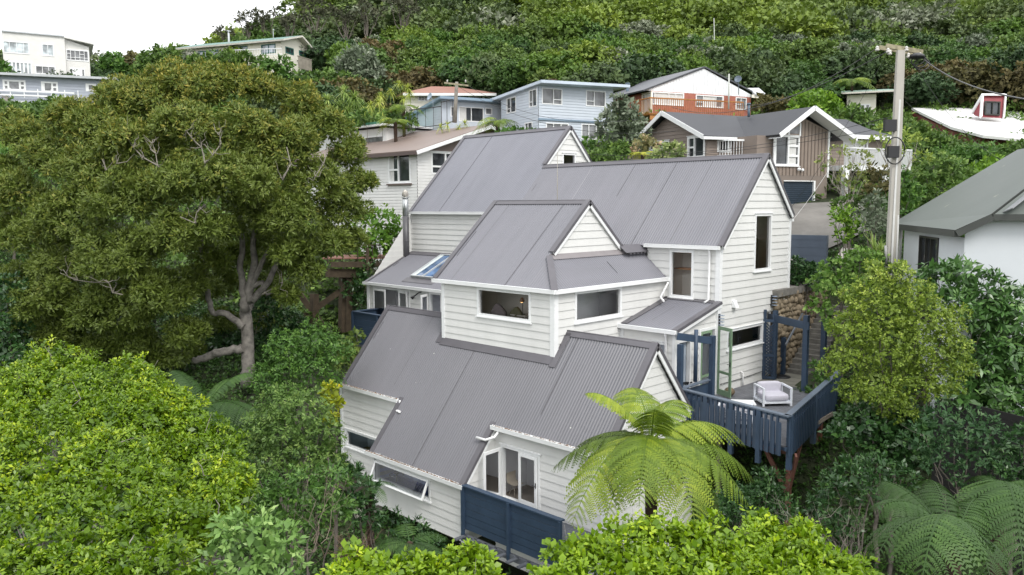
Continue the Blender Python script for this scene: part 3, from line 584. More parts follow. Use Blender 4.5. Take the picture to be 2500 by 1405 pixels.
for k in range(12):
    p=A+(B-A)*k/11+V3(0,.1,0); q=p+V3(-.5,5.2,0); 
    if k<11: o.beam(p+UP*-7.58,q+UP*-7.58,.05,.14)
o.build('joists',OLD,DK)
o=MB(); o.beam(V3(-15.8,24.5,-7.78),V3(-11.3,23.6,-7.78),.09,.22); o.beam(B+V3(-.1,.25,-7.78),C2+V3(-.1,0,-7.78),.09,.24); o.build('bearer',TIM,DK)
def ground_post(x,y,z1,z0,w=.14,mat=None,parent=None): o=MB(); o.wbox(x-w/2,y-w/2,z0,x+w/2,y+w/2,z1); return o.build('support_post',mat or TIM,parent)
ground_post(-11.5,23.9,-7.9,-12.5,parent=DK); ground_post(-14.3,24.4,-7.9,-12.5,parent=DK,mat=OLD); ground_post(-12.6,28.6,-7.9,-11,parent=DK)
for p,q in (((-11.5,23.9,-9.3),(-10.95,23.2,-7.7)),((-11.5,23.9,-9.3),(-12.6,24.2,-7.85)),((-11.5,23.9,-9.3),(-11.8,25.4,-7.85))):
    o=MB(); o.beam(p,q,.06,.16); o.build('brace',TIM,DK)
# step-down fence and pergola posts by the porch
FN=thing('porch_pergola','navy pergola posts and crossbeam with low rails beside the porch','pergola',(-15.6,24.8,-7.45))
def dpx(px,py,base): # height at which a vertical line over base point meets pixel row
    D=proj(base)[2]; return at(px,py,D)[2]
def vpost(T,x,y,z0,px,w=.15,mat=NAVY,round_=False,name='post'):
    b=V3(x,y,z0); z1=dpx(*px,b); o=MB()
    if round_: o.tube([(x,y,z0),(x,y,z1)],w/2,14)
    else: o.wbox(x-w/2,y-w/2,z0,x+w/2,y+w/2,z1)
    return o.build(name,mat,T)
vpost(FN,-15.62,23.9,-8,za(470,455),.17); vpost(FN,-15.75,25.1,-6.45,za(712,255),.15,round_=True); vpost(FN,-15.55,25.9,-7.4,za(885,335),.17)
a=at(*za(432,362),proj((-16.0,24.3,-5))[2]); b=at(*za(965,430),proj((-15.4,26.1,-5))[2]); o=MB(); o.beam(a,b,.06,.26); o.build('crossbeam',NAVY,FN)
o=MB(); o.beam((-15.54,23.95,-6.47),(-15.65,26.1,-6.47),.18,.045); o.build('handrail',RAIL_SHEEN,FN)
o=MB(); o.wbox(-15.68,24.0,-7.4,-15.64,26.1,-7.05); o.wbox(-15.68,24.0,-7.03,-15.64,26.1,-6.6); o.build('screen_boards',NAVY,FN)
o=MB(); o.beam((-16.4,25.9,-6.7),(-17.6,24.0,-6.7),.1,.05)
for k in range(6): o.wbox(-16.5-k*.2,25.7-k*.32,-7.9,-16.45-k*.2,25.75-k*.32,-6.72)
o.build('handrail',BLACK,FN)
PG=thing('pergola_arch','navy timber arch with lattice side panel at the foot of the stairs','pergola',(-15,30.8,-7.45))
pa=V3(-16.15,31.2,-7.45);pb=V3(-15.92,31.55,-7.45);pc=V3(-14.13,30.42,-7.45)
pa=on(*zc(98,1205),2,-7.45); pa[0]=max(pa[0],-16.35); pb=on(*zc(285,1215),2,-7.45); pc=on(*zc(722,1375),2,-7.45); print('pg',pa,pb,pc)
for q,w,px in ((pa,.1,zc(120,200)),(pb,.17,zc(300,215)),(pc,.19,zc(765,280))): vpost(PG,q[0],q[1],-7.45,px,w)
zt=dpx(*zc(300,325),pb); o=MB(); d=unit(pb-pc); o.beam(V3(pb[0],pb[1],zt)+d*.75+V3(.1,-.1,0),V3(pc[0],pc[1],zt)-d*.1+V3(.1,-.1,0),.06,.3); o.build('crossbeam',NAVY,PG)
ld=pb-pa; ld[2]=0; L=np.linalg.norm(ld); fr=Fr(V3(pa[0],pa[1],-7.45)+V3(.05,-.05,0),ld); zt2=zt+7.45-.1
o=MB(); 
for v in (.1,zt2*.42,zt2): o.box(fr,0,v-.06,-.03,L,v+.06,.03)
o.build('lattice_frame',NAVY,PG); o=MB(); st=.13
k=-L
while k<zt2:
    for s in (1,-1):
        a,b=(0,k) if s>0 else (0,k+L); c_,e=(L,k+L) if s>0 else (L,k)
        if min(b,e)>0.05 and max(b,e)<zt2: o.beam(fr.p(a,b,.01*s),fr.p(c_,e,.01*s),.008,.04,fr.N)
        if min(b,e)>0.05 and max(b,e)<zt2: o.beam(fr.p(a,b,.01*s),fr.p(c_,e,.01*s),.045,.01,fr.N)
    k+=st
o.build('lattice',NAVY,PG)
STN=paint('concrete_steps',(.2,.19,.17),.9,.35,4,bmp=.4)
ST=thing('garden_stairs','flight of weathered concrete steps climbing behind the navy arch','stairs',(-15.9,33.2,-7.45))
sdir=unit(V3(-.06,1,0)); sside=unit(V3(1,.06,0)); s0=V3(-16.25,33.25,-7.45)
for k in range(14):
    o=MB(); fr=Fr(s0+sdir*.29*k,sside); o.box(fr,0,.19*k-.5,-(.36),1.25,.19*(k+1),0); o.build('step',STN,ST)
o=MB(); o.wbox(-16.4,30.9,-7.6,-13.6,33.6,-7.436); pv=o.build('path',paint('concrete_path',(.26,.25,.21),.9,.3,2.5,bmp=.3)); tag(pv,kind='structure')
mt=thing('door_mat','round black rubber mat on the concrete by the white back door','mat',(-16,31.9,-7.43)); q=on(*zc(385,1170),2,-7.42); o=MB(); o.lathe((q[0],q[1],-7.434),[(0,0),(.42,0),(.42,.02),(0,.02)],24); o.build('mat',BLACK,mt)
HR=thing('stair_handrail','sloping navy handrail on square posts beside the garden stairs','handrail',(-16,33.5,-7.45))
p0=on(*zc(415,1125),2,-7.4); D0=proj(p0)[2]
vpost(HR,p0[0],p0[1],-7.45,zc(440,600),.17); p1=at(*zc(745,340),D0+2.6); o=MB(); t=at(*zc(757,18),D0+2.6); o.wbox(p1[0]-.09,p1[1]-.09,p1[2]-1.6,p1[0]+.09,p1[1]+.09,t[2]); o.build('post',NAVY,HR)
a=at(*zc(458,720),D0-.6); b=at(*zc(835,15),D0+2.6); o=MB(); o.beam(a,b,.05,.1); o.build('rail',paint('grey_rail',(.2,.22,.25),.4),HR)
p2=at(*zc(1000,740),34.); o=MB(); o.wbox(p2[0]-.1,p2[1]-.1,p2[2]-.8,p2[0]+.1,p2[1]+.1,at(*zc(1010,340),34.)[2]); o.build('post',NAVY,HR)
# rubble retaining wall
RW=thing('stone_wall','rubble stone retaining wall with a concrete capping behind the house corner','wall',(-17,35,-7.45))
rg=random.Random(5); STONE=paint('field_stone',(.25,.2,.135),.9,.5,2.,bmp=.4); fr=Fr(s0+V3(.0,.0,0)-sdir*.5-sside*.12,-sdir,UP); fr=Fr(s0-sdir*.6-sside*.12,sdir); o=MB()
v=.0
o2=MB(); o2.box(fr,-.5,-1,-.45,6.2,3.45,-.04); o2.build('mortar',paint('mortar',(.17,.14,.1),.95,.3,3),RW)
while v<3.4:
    u=-.4-rg.random()*.4; h=rg.uniform(.2,.3)
    while u<6:
        w=rg.uniform(.22,.5); hh_=h*rg.uniform(.5,.85); o.blob(fr.p(u+w/2,v+h/2+rg.uniform(-.07,.07),-.05+rg.uniform(-.03,.05)),(rg.uniform(.12,.2),w*.52,hh_),rg.random(),.14,8,6); u+=w
    v+=h
o.build('stones',STONE,RW); o=MB(); o.box(fr,-.6,3.45,-.5,6.3,3.75,.12); o.build('capping',STN,RW)
# block wall and driveway
BW=thing('block_wall','dark blue painted block wall beside the driveway behind the house','wall',(-12,40,-4)); P=at(2019,577,40.); o=MB(); fr=Fr(P,X)
wall(BW,fr,[[(-6,-2.6),(0,-2.6),(0,0),(-6,0)]],mat=paint('blue_block_paint',(.1,.125,.17),.6,.15,1.),h=.4,t=.008,v0=-2.6)
o.box(fr,-6,-2.6,-.2,0,.03,-.001); o.box(fr,.0,-3,-.5,.25,-1.45,-.02); o.build('block_core',paint('blue_block_core',(.13,.155,.19),.6,.1),BW)
# armchair
def armchair(label,c,u,loc_z=-7.44,group=None):
    T=thing('armchair',label,'armchair',(c[0],c[1],loc_z),group); fr=Fr(V3(c[0],c[1],loc_z),u); W=1.12;Dp=.86;w=.07
    FRM=paint('white_aluminium',(.72,.75,.8),.35,.04); o=MB()
    for s in (-1,1):
        a=s*W/2; b=a-s*w
        o.box(fr,min(a,b),0,-.0,max(a,b),.62,w); o.box(fr,min(a,b),0,-Dp,max(a,b),.62,-Dp+w); o.box(fr,min(a,b),.62,-Dp,max(a,b),.68,w); o.box(fr,min(a,b),.1,-Dp+w,max(a,b),.16,0)
    o.box(fr,-W/2+w,.1,w-.06,W/2-w,.17,w); o.box(fr,-W/2+w,.17,-Dp,W/2-w,.2,0); o.box(fr,-W/2+w,.12,-Dp,W/2-w,.18,-Dp+w)
    for k in range(4): o.box(fr,-W/2+w,.3+.09*k,-Dp,W/2-w,.34+.09*k,-Dp+.03)
    o.build('frame',FRM,T)
    CU=paint('lilac_grey_fabric',(.5,.49,.55),.85,.06,6,bmp=.3)
    def cushion(nm,cc,r):
        q=MB(); base=len(q.v); q.blob((0,0,0),(1,1,1),3,.02,28,18,.34); q.v=[tuple(cc+fr.U*p[0]*r[0]+fr.V*p[2]*r[2]+fr.N*p[1]*r[1]) for p in q.v]; q.build(nm,CU,T)
    cushion('seat_cushion',fr.p(0,.3,-.36),(.49,.42,.13)); cushion('back_cushion',fr.p(0,.52,-.74),(.47,.11,.24)); return T
armchair('white framed outdoor armchair with pale lilac cushions on the grey deck',(-13.78,27.5),(.64,.77,0))
armchair('white framed outdoor armchair seen only through the balusters near the deck corner',on(*zb(850,560),2,-7.1)[:2],(-.9,-.45,0))
q=on(*zb(945,425),2,-7.0); TB=thing('side_table','low white slatted side table on the deck left of the armchair','table',(q[0],q[1],-7.44)); fr=Fr(V3(q[0],q[1],-7.44),(.8,.6,0)); o=MB()
for k in range(5): o.box(fr,-.4,.36,-.35+.14*k,.4,.39,-.35+.14*k+.125)
o.build('top',WHITE,TB)
for a in (-.36,.36):
    for b in (-.3,.3): o=MB(); o.box(fr,a-.03,0,b-.03,a+.03,.36,b+.03); o.build('leg',WHITE,TB)
q=on(*zb(745,360),2,-7.43); o=MB(); o.blob((q[0],q[1]+.1,-7.28),(.22,.2,.17),3,.1,20,14); r_=o.build('rock',paint('brown_rock',(.17,.125,.075),.7,.5,6,bmp=.5)); tag(r_,'smooth brown boulder propping the open green door','rock')
# things seen indoors
def cushion_thing(label,c,r,rot,col,nm='cushion'):
    o=MB(); o.blob((0,0,0),(1,1,1),2,.03,24,16,.5); M=Matrix.Rotation(rot[0],3,'X')@Matrix.Rotation(rot[1],3,'Y'); o.v=[tuple(V3(*(M@Vector((p[0]*r[0]*(1-.35*abs(p[2])**2*0),p[1]*r[1],p[2]*r[2]))))+V3(*c)) for p in o.v]
    tag(o.build(nm,paint(nm+'%d'%int(col[0]*1000),col,.9,.15,8,bmp=.3)),label,'cushion')
f=FY(21.6); a=f.uv(*z2(770,400)); cushion_thing('mauve square cushion propped on its corner inside the front window',(a[0],21.55,a[1]-.05),(.36,.1,.36),(0,.7),(.19,.15,.16))
a=f.uv(*z2(885,410)); cushion_thing('olive cushion leaning behind the mauve one inside the front window',(a[0],21.8,a[1]-.1),(.3,.1,.3),(0,.9),(.13,.12,.07))
q=FY(21.9).uv(*z2(968,290)); b=FY(21.9).uv(*z2(970,415)); LP=thing('desk_lamp','small black lamp with a glowing warm shade in the front window','lamp',(q[0],21.9,b[1])); o=MB(); o.tube([(b[0],21.9,b[1]),(b[0],21.9,q[1]+.04)],.012,6); o.lathe((b[0],21.9,b[1]),[(0,0),(.1,0),(.1,.02),(0,.02)],16); o.build('stand',BLACK,LP)
m_,t_,b_=nodes('lamp_glow'); b_.inputs['Emission Color'].default_value=(1,.55,.2,1); b_.inputs['Emission Strength'].default_value=2.2; b_.inputs['Base Color'].default_value=(.9,.7,.4,1)
o=MB(); o.lathe((q[0],21.88,q[1]-.03),[(.09,-.05),(.1,0),(.05,.1),(.03,.12)],16); o.build('shade',paint('copper',(.3,.16,.09),.4),LP); o=MB(); o.blob((q[0],21.86,q[1]-.06),(.06,.06,.05),1,0,10,8); o.build('bulb',m_,LP)
o=MB(); o.wbox(b[0]-.5,21.7,b[1]-.06,b[0]+.35,22.2,b[1]-.01); tag(o.build('bedside_table',paint('pale_table',(.5,.46,.42),.5)),'pale table top under the lamp in the front window','table')
CH=thing('shell_chair','cream moulded shell chair just inside the open french door','chair',(-18.9,19.9,-10.3)); q=FY(19.75).uv(*z3(1640,1010)); o=MB()
sh=[(.02,.80),(.0,.65),(.03,.5),(.1,.44),(.28,.42),(.45,.43)]
for w0,w1 in ((-.22,.22),):
    for i in range(5):
        for t,dn in ((0,1),(.02,-1)):
            a,b=sh[i],sh[i+1]; pts=[(q[0]+a[0]+t,19.75+w0,-10.3+a[1]),(q[0]+a[0]+t,19.75+w1,-10.3+a[1]),(q[0]+b[0]+t,19.75+w1,-10.3+b[1]),(q[0]+b[0]+t,19.75+w0,-10.3+b[1])]; o.face(pts[::dn])
o.build('shell',paint('cream_plastic',(.62,.55,.45),.4),CH)
for a,b in ((.08,-.18),(.08,.18),(.4,-.18),(.4,.18)): o=MB(); o.tube([(q[0]+a,19.75+b,-10.3),(q[0]+.2+a*.1,19.75+b*.5,-9.88)],.012,6); o.build('leg',paint('cream_plastic',(.6,.5,.4)),CH)
# lower window: blue table and stool
q=f=FY(18.5).uv(*z3(830,960)); o=MB(); o.wbox(q[0]-.9,18.0,q[1]-.35,q[0]+.55,19.3,q[1]-.28); o.wbox(q[0]-.85,18.1,q[1]-.8,q[0]-.8,19.2,q[1]-.35); o.wbox(q[0]+.45,18.1,q[1]-.8,q[0]+.5,19.2,q[1]-.35); tag(o.build('desk',paint('blue_desk',(.25,.3,.68),.4,.1)),'blue topped desk inside the tilted lower window','desk')
q=FY(18.3).uv(*z3(660,890)); SO=thing('stool','round chrome rimmed black stool inside the tilted lower window','stool',(q[0],18.3,q[1]-.5)); o=MB(); o.tube([(q[0],18.3,q[1]-.5),(q[0],18.3,q[1])],.03,8); o.build('stem',BLACK,SO)
o=MB(); o.tube([(q[0]+.27*math.cos(t*PI/8),18.3+.27*math.sin(t*PI/8),q[1]-.1) for t in range(17)],.018,6); o.build('ring',paint('chrome',(.5,.5,.52),.2,metal=.9),SO); o=MB(); o.blob((q[0],18.3,q[1]),(.14,.14,.07),1,0,14,8); o.build('seat',BLACK,SO)
# kitchen sill
f=FX(-16.75); q=f.uv(*z5(1210,770)); TP=thing('kitchen_tap','curved chrome tap over the sink inside the long kitchen window','tap',(-16.75,q[0],q[1])); o=MB(); o.tube([(-16.75,q[0],q[1]-.1),(-16.75,q[0],q[1]+.2)]+[(-16.75,q[0]+.11-.11*math.cos(t),q[1]+.2+.11*math.sin(t)) for t in np.linspace(.3,3.1,7)],.016,6); o.build('spout',paint('chrome',(.5,.5,.52)),TP)
DF=thing('dark_fence','tall dark stained horizontal board fence at the right edge below the white house','fence',tuple(at(2450,1150,23.5))); fa=at(2285,965,25.7); fb=at(2640,900,21.5); fb[2]=fa[2]; fr=Fr(fa,fb-fa); o=MB(); Lf_=np.linalg.norm(fb-fa)
for k in range(24): o.box(fr,0,-.2*(k+1)+.012,-.02-.012*(k%2),Lf_,-.2*k,.02)
o.build('boards',paint('dark_stained_boards',(.03,.028,.028),.7,.3,3),DF)
# ------------------------------------------------------------------ terrain
CT=[]
def g(px,py,D,dz=0): r=at(px,py,D); CT.append((r[0],r[1],r[2]+dz))
def gl(L,D,z): CT.append((-math.sin(YAW)*D+math.cos(YAW)*L,math.cos(YAW)*D+math.sin(YAW)*L,z))
for L,D,z in ((0,4,-12.5),(-10,6,-13),(10,6,-13),(-20,10,-13.5),(20,10,-13),(0,16,-13.6),(-8,18,-13.4),(8,18,-12.8),(14,22,-11),(0,24,-13.6),(-5,29,-13.2),(-12,26,-12.6),(-20,28,-11.5),(-1.7,27,-13.6),(3,30,-12.8),
  (8.4,24.2,-11.6),(8,28,-10.8),(10,31,-9),(13,27,-9.3),(17,30,-7),(25,28,-6),(-13,40,-8.2),(-22,40,-6.5),(-32,45,-3),(-8.5,43.5,-9.2),(-4,40,-9.5),(-10,50,-7.6),(-5,46,-8),(-8,57,-4.2),(0,50,-4.8),(5,46,-3.6),(9.0,38.2,-5.2),(12.2,34,-7.6),(10.6,33.5,-7.6),(11.4,31.,-7.7),
  (16.5,44.7,-.75),(14,45,-.8),(20,46,-.5),(15,39.2,-4.),(13.6,39.3,-4.3),(16.3,36,-3.),(15.5,42,-2.3),(13.7,42,-2.4),(17.,40,-2.6),(18,40,-1.6),(15.3,32,-3.2),(20,33,-4.6),(24,38,-1.2),(30,40,-.5),(12.3,36.,-7.4),(12.6,38.3,-6.2),(12.9,40.6,-4.4),(10.5,42,-3.8),(4,58,3.2),(-3,60,3),(10,60,4.5),(18,56,2.),(22,62,4.5),(12,66,6.3),(-7,68,4.5),(-16,60,-.5),(-28,60,2),
  (-42,72,8.),(-55,75,8.5),(-50,88,13),(-35,80,8),(-31,95,14.7),(-24,96,14),(-38,100,15),(-5,82,9.2),(5,85,11.6),(-15,85,9),(24,75,7),(30,70,5.5),(38,72,6),(34,90,13),(45,80,9),(55,85,11),(30,52,1.5),(40,55,2.5),(45,45,0),(-60,60,5),(-45,50,1),(-35,30,-9),(35,28,-5.5),(40,15,-9),(-40,10,-12)):
    gl(L,D,z)
for q in ((1250,60,148,-2),(900,120,120,-2),(640,115,150,-3),(560,125,170,-3),(1600,30,155,-2),(1900,40,165,-2),(2000,170,100,-2),(2250,60,185,-2),(2480,150,110,-2),(2480,0,230,-2),(2000,-80,230,-2),(1400,-80,200,-2),(1000,-60,190,-2),(780,0,200,-2),(350,128,250,-6),(480,122,230,-5),(240,125,260,-6),(100,160,230,-4),(0,170,200,0),(1250,150,112,-2),(1600,130,112,-2),(1000,200,98,-2),(700,150,115,-2)): g(*q)
for L,D,z in ((150,250,75),(60,300,92),(0,260,62),(-40,240,36),(-60,300,30),(-120,330,36),(-200,300,40),(-160,150,18),(220,160,50),(200,60,10),(-100,20,-10),(110,40,2),(0,450,95),(-150,500,50),(200,500,110),(90,130,25),(130,100,20),(-100,110,18)): gl(L,D,z)
CT=np.array(CT); _c=CT[:,:2]; _n=len(CT)
_K=np.linalg.norm(_c[:,None]-_c[None],axis=2); _Pm=np.c_[np.ones(_n),_c]; _A=np.block([[_K+np.eye(_n)*-.4,_Pm],[_Pm.T,np.zeros((3,3))]]); _w=np.linalg.solve(_A,np.r_[CT[:,2],0,0,0])
def gz(x,y):
    x=np.atleast_1d(np.asarray(x,float));y=np.atleast_1d(np.asarray(y,float)); P=np.c_[x,y]; out=np.empty(len(P))
    for i in range(0,len(P),20000):
        q=P[i:i+20000]; sx=(q[:,0]>-17.2)&(q[:,0]<-14.2)&(q[:,1]>32.2)&(q[:,1]<38.4); K=np.linalg.norm(q[:,None]-_c[None],axis=2); zq=K@_w[:_n]+_w[_n]+q@_w[_n+1:]; zq[sx]=np.minimum(zq[sx],-8.1+.6*np.maximum(q[sx,1]-33.2,0)); out[i:i+20000]=zq
    return out
def LD(L,D): return -math.sin(YAW)*D+math.cos(YAW)*L, math.cos(YAW)*D+math.sin(YAW)*L
_s=np.r_[np.arange(-60,70,1.2)]; 
def grid(Ls,Ds):
    LL,DD=np.meshgrid(Ls,Ds); x,y=LD(LL.ravel(),DD.ravel()); z=gz(x,y); n=len(Ls); m_=len(Ds)
    i=(np.arange(m_-1)[:,None]*n+np.arange(n-1)[None]).ravel(); return np.c_[x,y,z],np.c_[i,i+1,i+n+1,i+n]
m,t,b=nodes('hill_soil'); v=coord(t); t.links.new(ramp(t,noise(t,v,.7,6),[(.35,(.022,.028,.012)),(.6,(.035,.05,.017)),(.75,(.05,.045,.028))]),b.inputs['Base Color']); b.inputs['Roughness'].default_value=.95; bump(t,b,noise(t,v,3,6),.8,.2); SOIL=m
Ls=np.r_[np.arange(-420,-60,12),np.arange(-60,70,1.3),np.arange(70,420,12)]; Ds=np.r_[np.arange(-30,0,6),np.arange(0,70,1.3),np.arange(70,170,3),np.arange(170,700,15)]
Vg,Fg=grid(Ls,Ds); gd=link('hillside',mkmesh('hillside',Vg,Fg,[SOIL],smooth=True)); tag(gd,kind='structure')
sea=MB(); sea.face([(-3000,-3000,-16),(3000,-3000,-16),(3000,3000,-16),(-3000,3000,-16)]); tag(sea.build('ground',SOIL),kind='structure')
CONC=paint('driveway_concrete',(.2,.19,.175),.9,.25,.8,bmp=.3)
dv=[(13.2,46.6),(20.9,47.8),(18.2,41.2),(13.2,41.2)]; o=MB(); n=20
for i in range(n):
    for j in range(n):
        def q(a,b):
            s=np.array(dv,float); p=(s[0]*(1-a)+s[1]*a)*(1-b)+(s[3]*(1-a)+s[2]*a)*b; x,y=LD(p[0],p[1]); z=float(gz(x,y)[0])+.1; return (x,y,z)
        o.face([q(i/n,(j+1)/n),q((i+1)/n,(j+1)/n),q((i+1)/n,j/n),q(i/n,j/n)])
tag(o.build('driveway',CONC),kind='structure')
o=MB(); pth=[at(2040,632,37.5),at(2095,632,39),at(2120,600,41),at(2060,598,41.5)]
o.face([tuple(p) for p in pth]); tag(o.build('path',paint('pale_concrete',(.42,.4,.36),.9,.15)),kind='structure')
# ================================================================== foliage
def rnd(seed): return np.random.default_rng(seed)
def nrm(a): return a/np.maximum(np.linalg.norm(a,axis=1,keepdims=True),1e-9)
def crown_twigs(cl,per_m2,rng,low=-.35,core=.72,up=.25):
    """twig tips on the outer shells of overlapping ellipsoidal clumps -> positions, outward axes"""
    P=[];A=[]
    for i,(cx,cy,cz,rx,ry,rz) in enumerate(cl):
        n=max(6,int(per_m2*4*PI*((rx*ry*rz)**(2/3))*.8)); d=nrm(rng.normal(size=(n,3))); d=d[d[:,2]>low]
        r=(.8+.28*rng.random(len(d))**1.3)[:,None]; R=np.array([rx,ry,rz]); p=np.array([cx,cy,cz])+d*R*r
        a=nrm(d/R*R.mean()+np.array([0,0,up]))
        keep=np.ones(len(p),bool)
        for j,c in enumerate(cl):
            if j!=i: keep&=(((p-np.array(c[:3]))/np.array(c[3:]))**2).sum(1)>core**2
        P.append(p[keep]);A.append(a[keep])
    return np.concatenate(P),np.concatenate(A)
def rosettes(P,A,k,L,Wd,rng,spread=.8,jit=.35,droop=0.,stem=.5,tb=None,tv=.3):
    """k leaves round each twig; returns verts, quads, tint"""
    n=len(P); P=np.repeat(P,k,0);A=np.repeat(A,k,0); rad=nrm(rng.normal(size=(n*k,3))); rad=nrm(rad-A*(rad*A).sum(1,keepdims=True))
    a=rng.uniform(.1,1,(n*k,1)); d=nrm(A*(1-spread*a)+rad*spread*(.4+a)+rng.normal(size=(n*k,3))*jit*.4+np.array([0,0,-droop]))
    l=L*rng.uniform(.5,1.3,(n*k,1)); base=P+A*L*stem*rng.uniform(-1,.6,(n*k,1))+rad*L*jit*rng.random((n*k,1))
    nn=nrm(A-d*(A*d).sum(1,keepdims=True)+rng.normal(size=(n*k,3))*.25); nn=nrm(nn-d*(nn*d).sum(1,keepdims=True)); s=np.cross(d,nn)
    w=Wd*l/L*.5; m=base+d*l*.5+nn*l*.06
    V=np.stack([base,m+s*w,base+d*l,m-s*w],1).reshape(-1,3); F=np.arange(4*n*k).reshape(-1,4)
    t=np.repeat(rng.uniform(0,1,n) if tb is None else tb,k)*(1-tv)+rng.random(n*k)*tv
    return V,F,np.repeat(t,4)
def core_mesh(cl,s,rng,seg=10,rings=7):
    mb=MB()
    for c in cl: mb.blob(c[:3],(c[3]*s,c[4]*s,c[5]*s),int(rng.integers(1e6)),.16,seg,rings)
    V=np.array(mb.v);F=np.array([f if len(f)==4 else f+(f[-1],) for f in mb.f]); return V,F
def crown_mesh(name,cl,mat,seed,per_m2=8,k=7,L=.12,Wd=.05,core=.7,spread=.8,jit=.35,droop=0,low=-.35,up=.25,tv=.3,stem=.5,coremat=None,tops=0.):
    rng=rnd(seed); P,A=crown_twigs(cl,per_m2,rng,low,.62,up)
    tb=None
    if tops:  # tint rises with height, painting lit tops and shaded low leaves into colour
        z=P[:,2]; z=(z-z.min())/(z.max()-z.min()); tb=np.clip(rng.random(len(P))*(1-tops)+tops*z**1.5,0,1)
    V,F,t=rosettes(P,A,k,L,Wd,rng,spread,jit,droop,stem,tb,tv); mi=np.zeros(len(F),int)
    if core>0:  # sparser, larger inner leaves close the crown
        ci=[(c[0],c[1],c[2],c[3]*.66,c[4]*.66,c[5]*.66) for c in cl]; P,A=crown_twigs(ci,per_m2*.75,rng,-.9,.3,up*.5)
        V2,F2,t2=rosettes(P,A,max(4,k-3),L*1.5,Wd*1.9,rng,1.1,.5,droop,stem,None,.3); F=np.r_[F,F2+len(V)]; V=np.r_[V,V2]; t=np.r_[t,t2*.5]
    return mkmesh(name,V,F,[mat],t)
CORE=leafmat('inner_twigs',(.018,.024,.01),(.024,.03,.012),rough=.9,trans=0,spec=.1)
BARK=paint('grey_bark',(.15,.13,.11),.9,.45,4,bmp=.6); DEADB=paint('dead_branch',(.22,.2,.165),.9,.4,5); PALEB=paint('pale_lichened_bark',(.34,.31,.27),.9,.5,5,bmp=.6); 
def px_clumps(L,D,sq=.9,depth=1.,dd=None):
    out=[]
    for q in L:
        x,y,r=q[:3]; e=q[3] if len(q)>3 else 0; c=at(x,y,D+e); R=r/FPX*(D+e); out.append((c[0],c[1],c[2],R,R,R*sq))
    return out
def branch(mb,p,q,r0,r1,rng,n=6,wob=.12,sides=6):
    p=np.asarray(p,float);q=np.asarray(q,float);L=np.linalg.norm(q-p); pts=[p+(q-p)*i/n+(rng.normal(size=3)*wob*L/n if 0<i<n else 0) for i in range(n+1)]
    mb.tube(pts,[r0+(r1-r0)*i/n for i in range(n+1)],sides,False); return pts
def woody(T,cl,base,rng,r,mat=BARK,lim=12,tw=0,name='trunk'):
    cl_=np.array([c[:3] for c in cl]); ctr=cl_.mean(0); mb=MB(); fork=base+(ctr-base)*.45; branch(mb,base,fork,r,r*.7,rng,5,.1,9)
    o=mb.build(name,mat,T); mb=MB(); idx=rng.permutation(len(cl))[:lim]
    for i in idx:
        c=np.array(cl[i][:3]); pts=branch(mb,fork+rng.normal(size=3)*r*.3,c,r*.45,r*.12,rng,5,.14,6)
        for _ in range(tw):
            a=pts[rng.integers(2,6)]; e=c+rng.normal(size=3)*cl[i][3]*.7; branch(mb,a,e,r*.16,r*.03,rng,4,.2,4)
    mb.build('branches',mat,T)
def plant(name,label,cat,cl,mat,seed,group=None,trunk=.12,lim=10,tw=1,barkm=BARK,base=None,**kw):
    c=np.array([q[:3] for q in cl]); ctr=c.mean(0) if base is None else np.array(base,float); bz=float(gz(ctr[0],ctr[1])[0]); bz=min(bz,c[:,2].min()-.3)
    T=thing(name,label,cat,(ctr[0],ctr[1],bz),group); rng=rnd(seed+7)
    cl2=[(q[0]-ctr[0],q[1]-ctr[1],q[2]-bz,q[3],q[4],q[5]) for q in cl]
    link('crown',crown_mesh(name+'_crown',cl2,mat,seed,**kw),T)
    woody(T,cl,V3(ctr[0],ctr[1],bz-.2),rng,trunk,barkm,lim,tw); return T
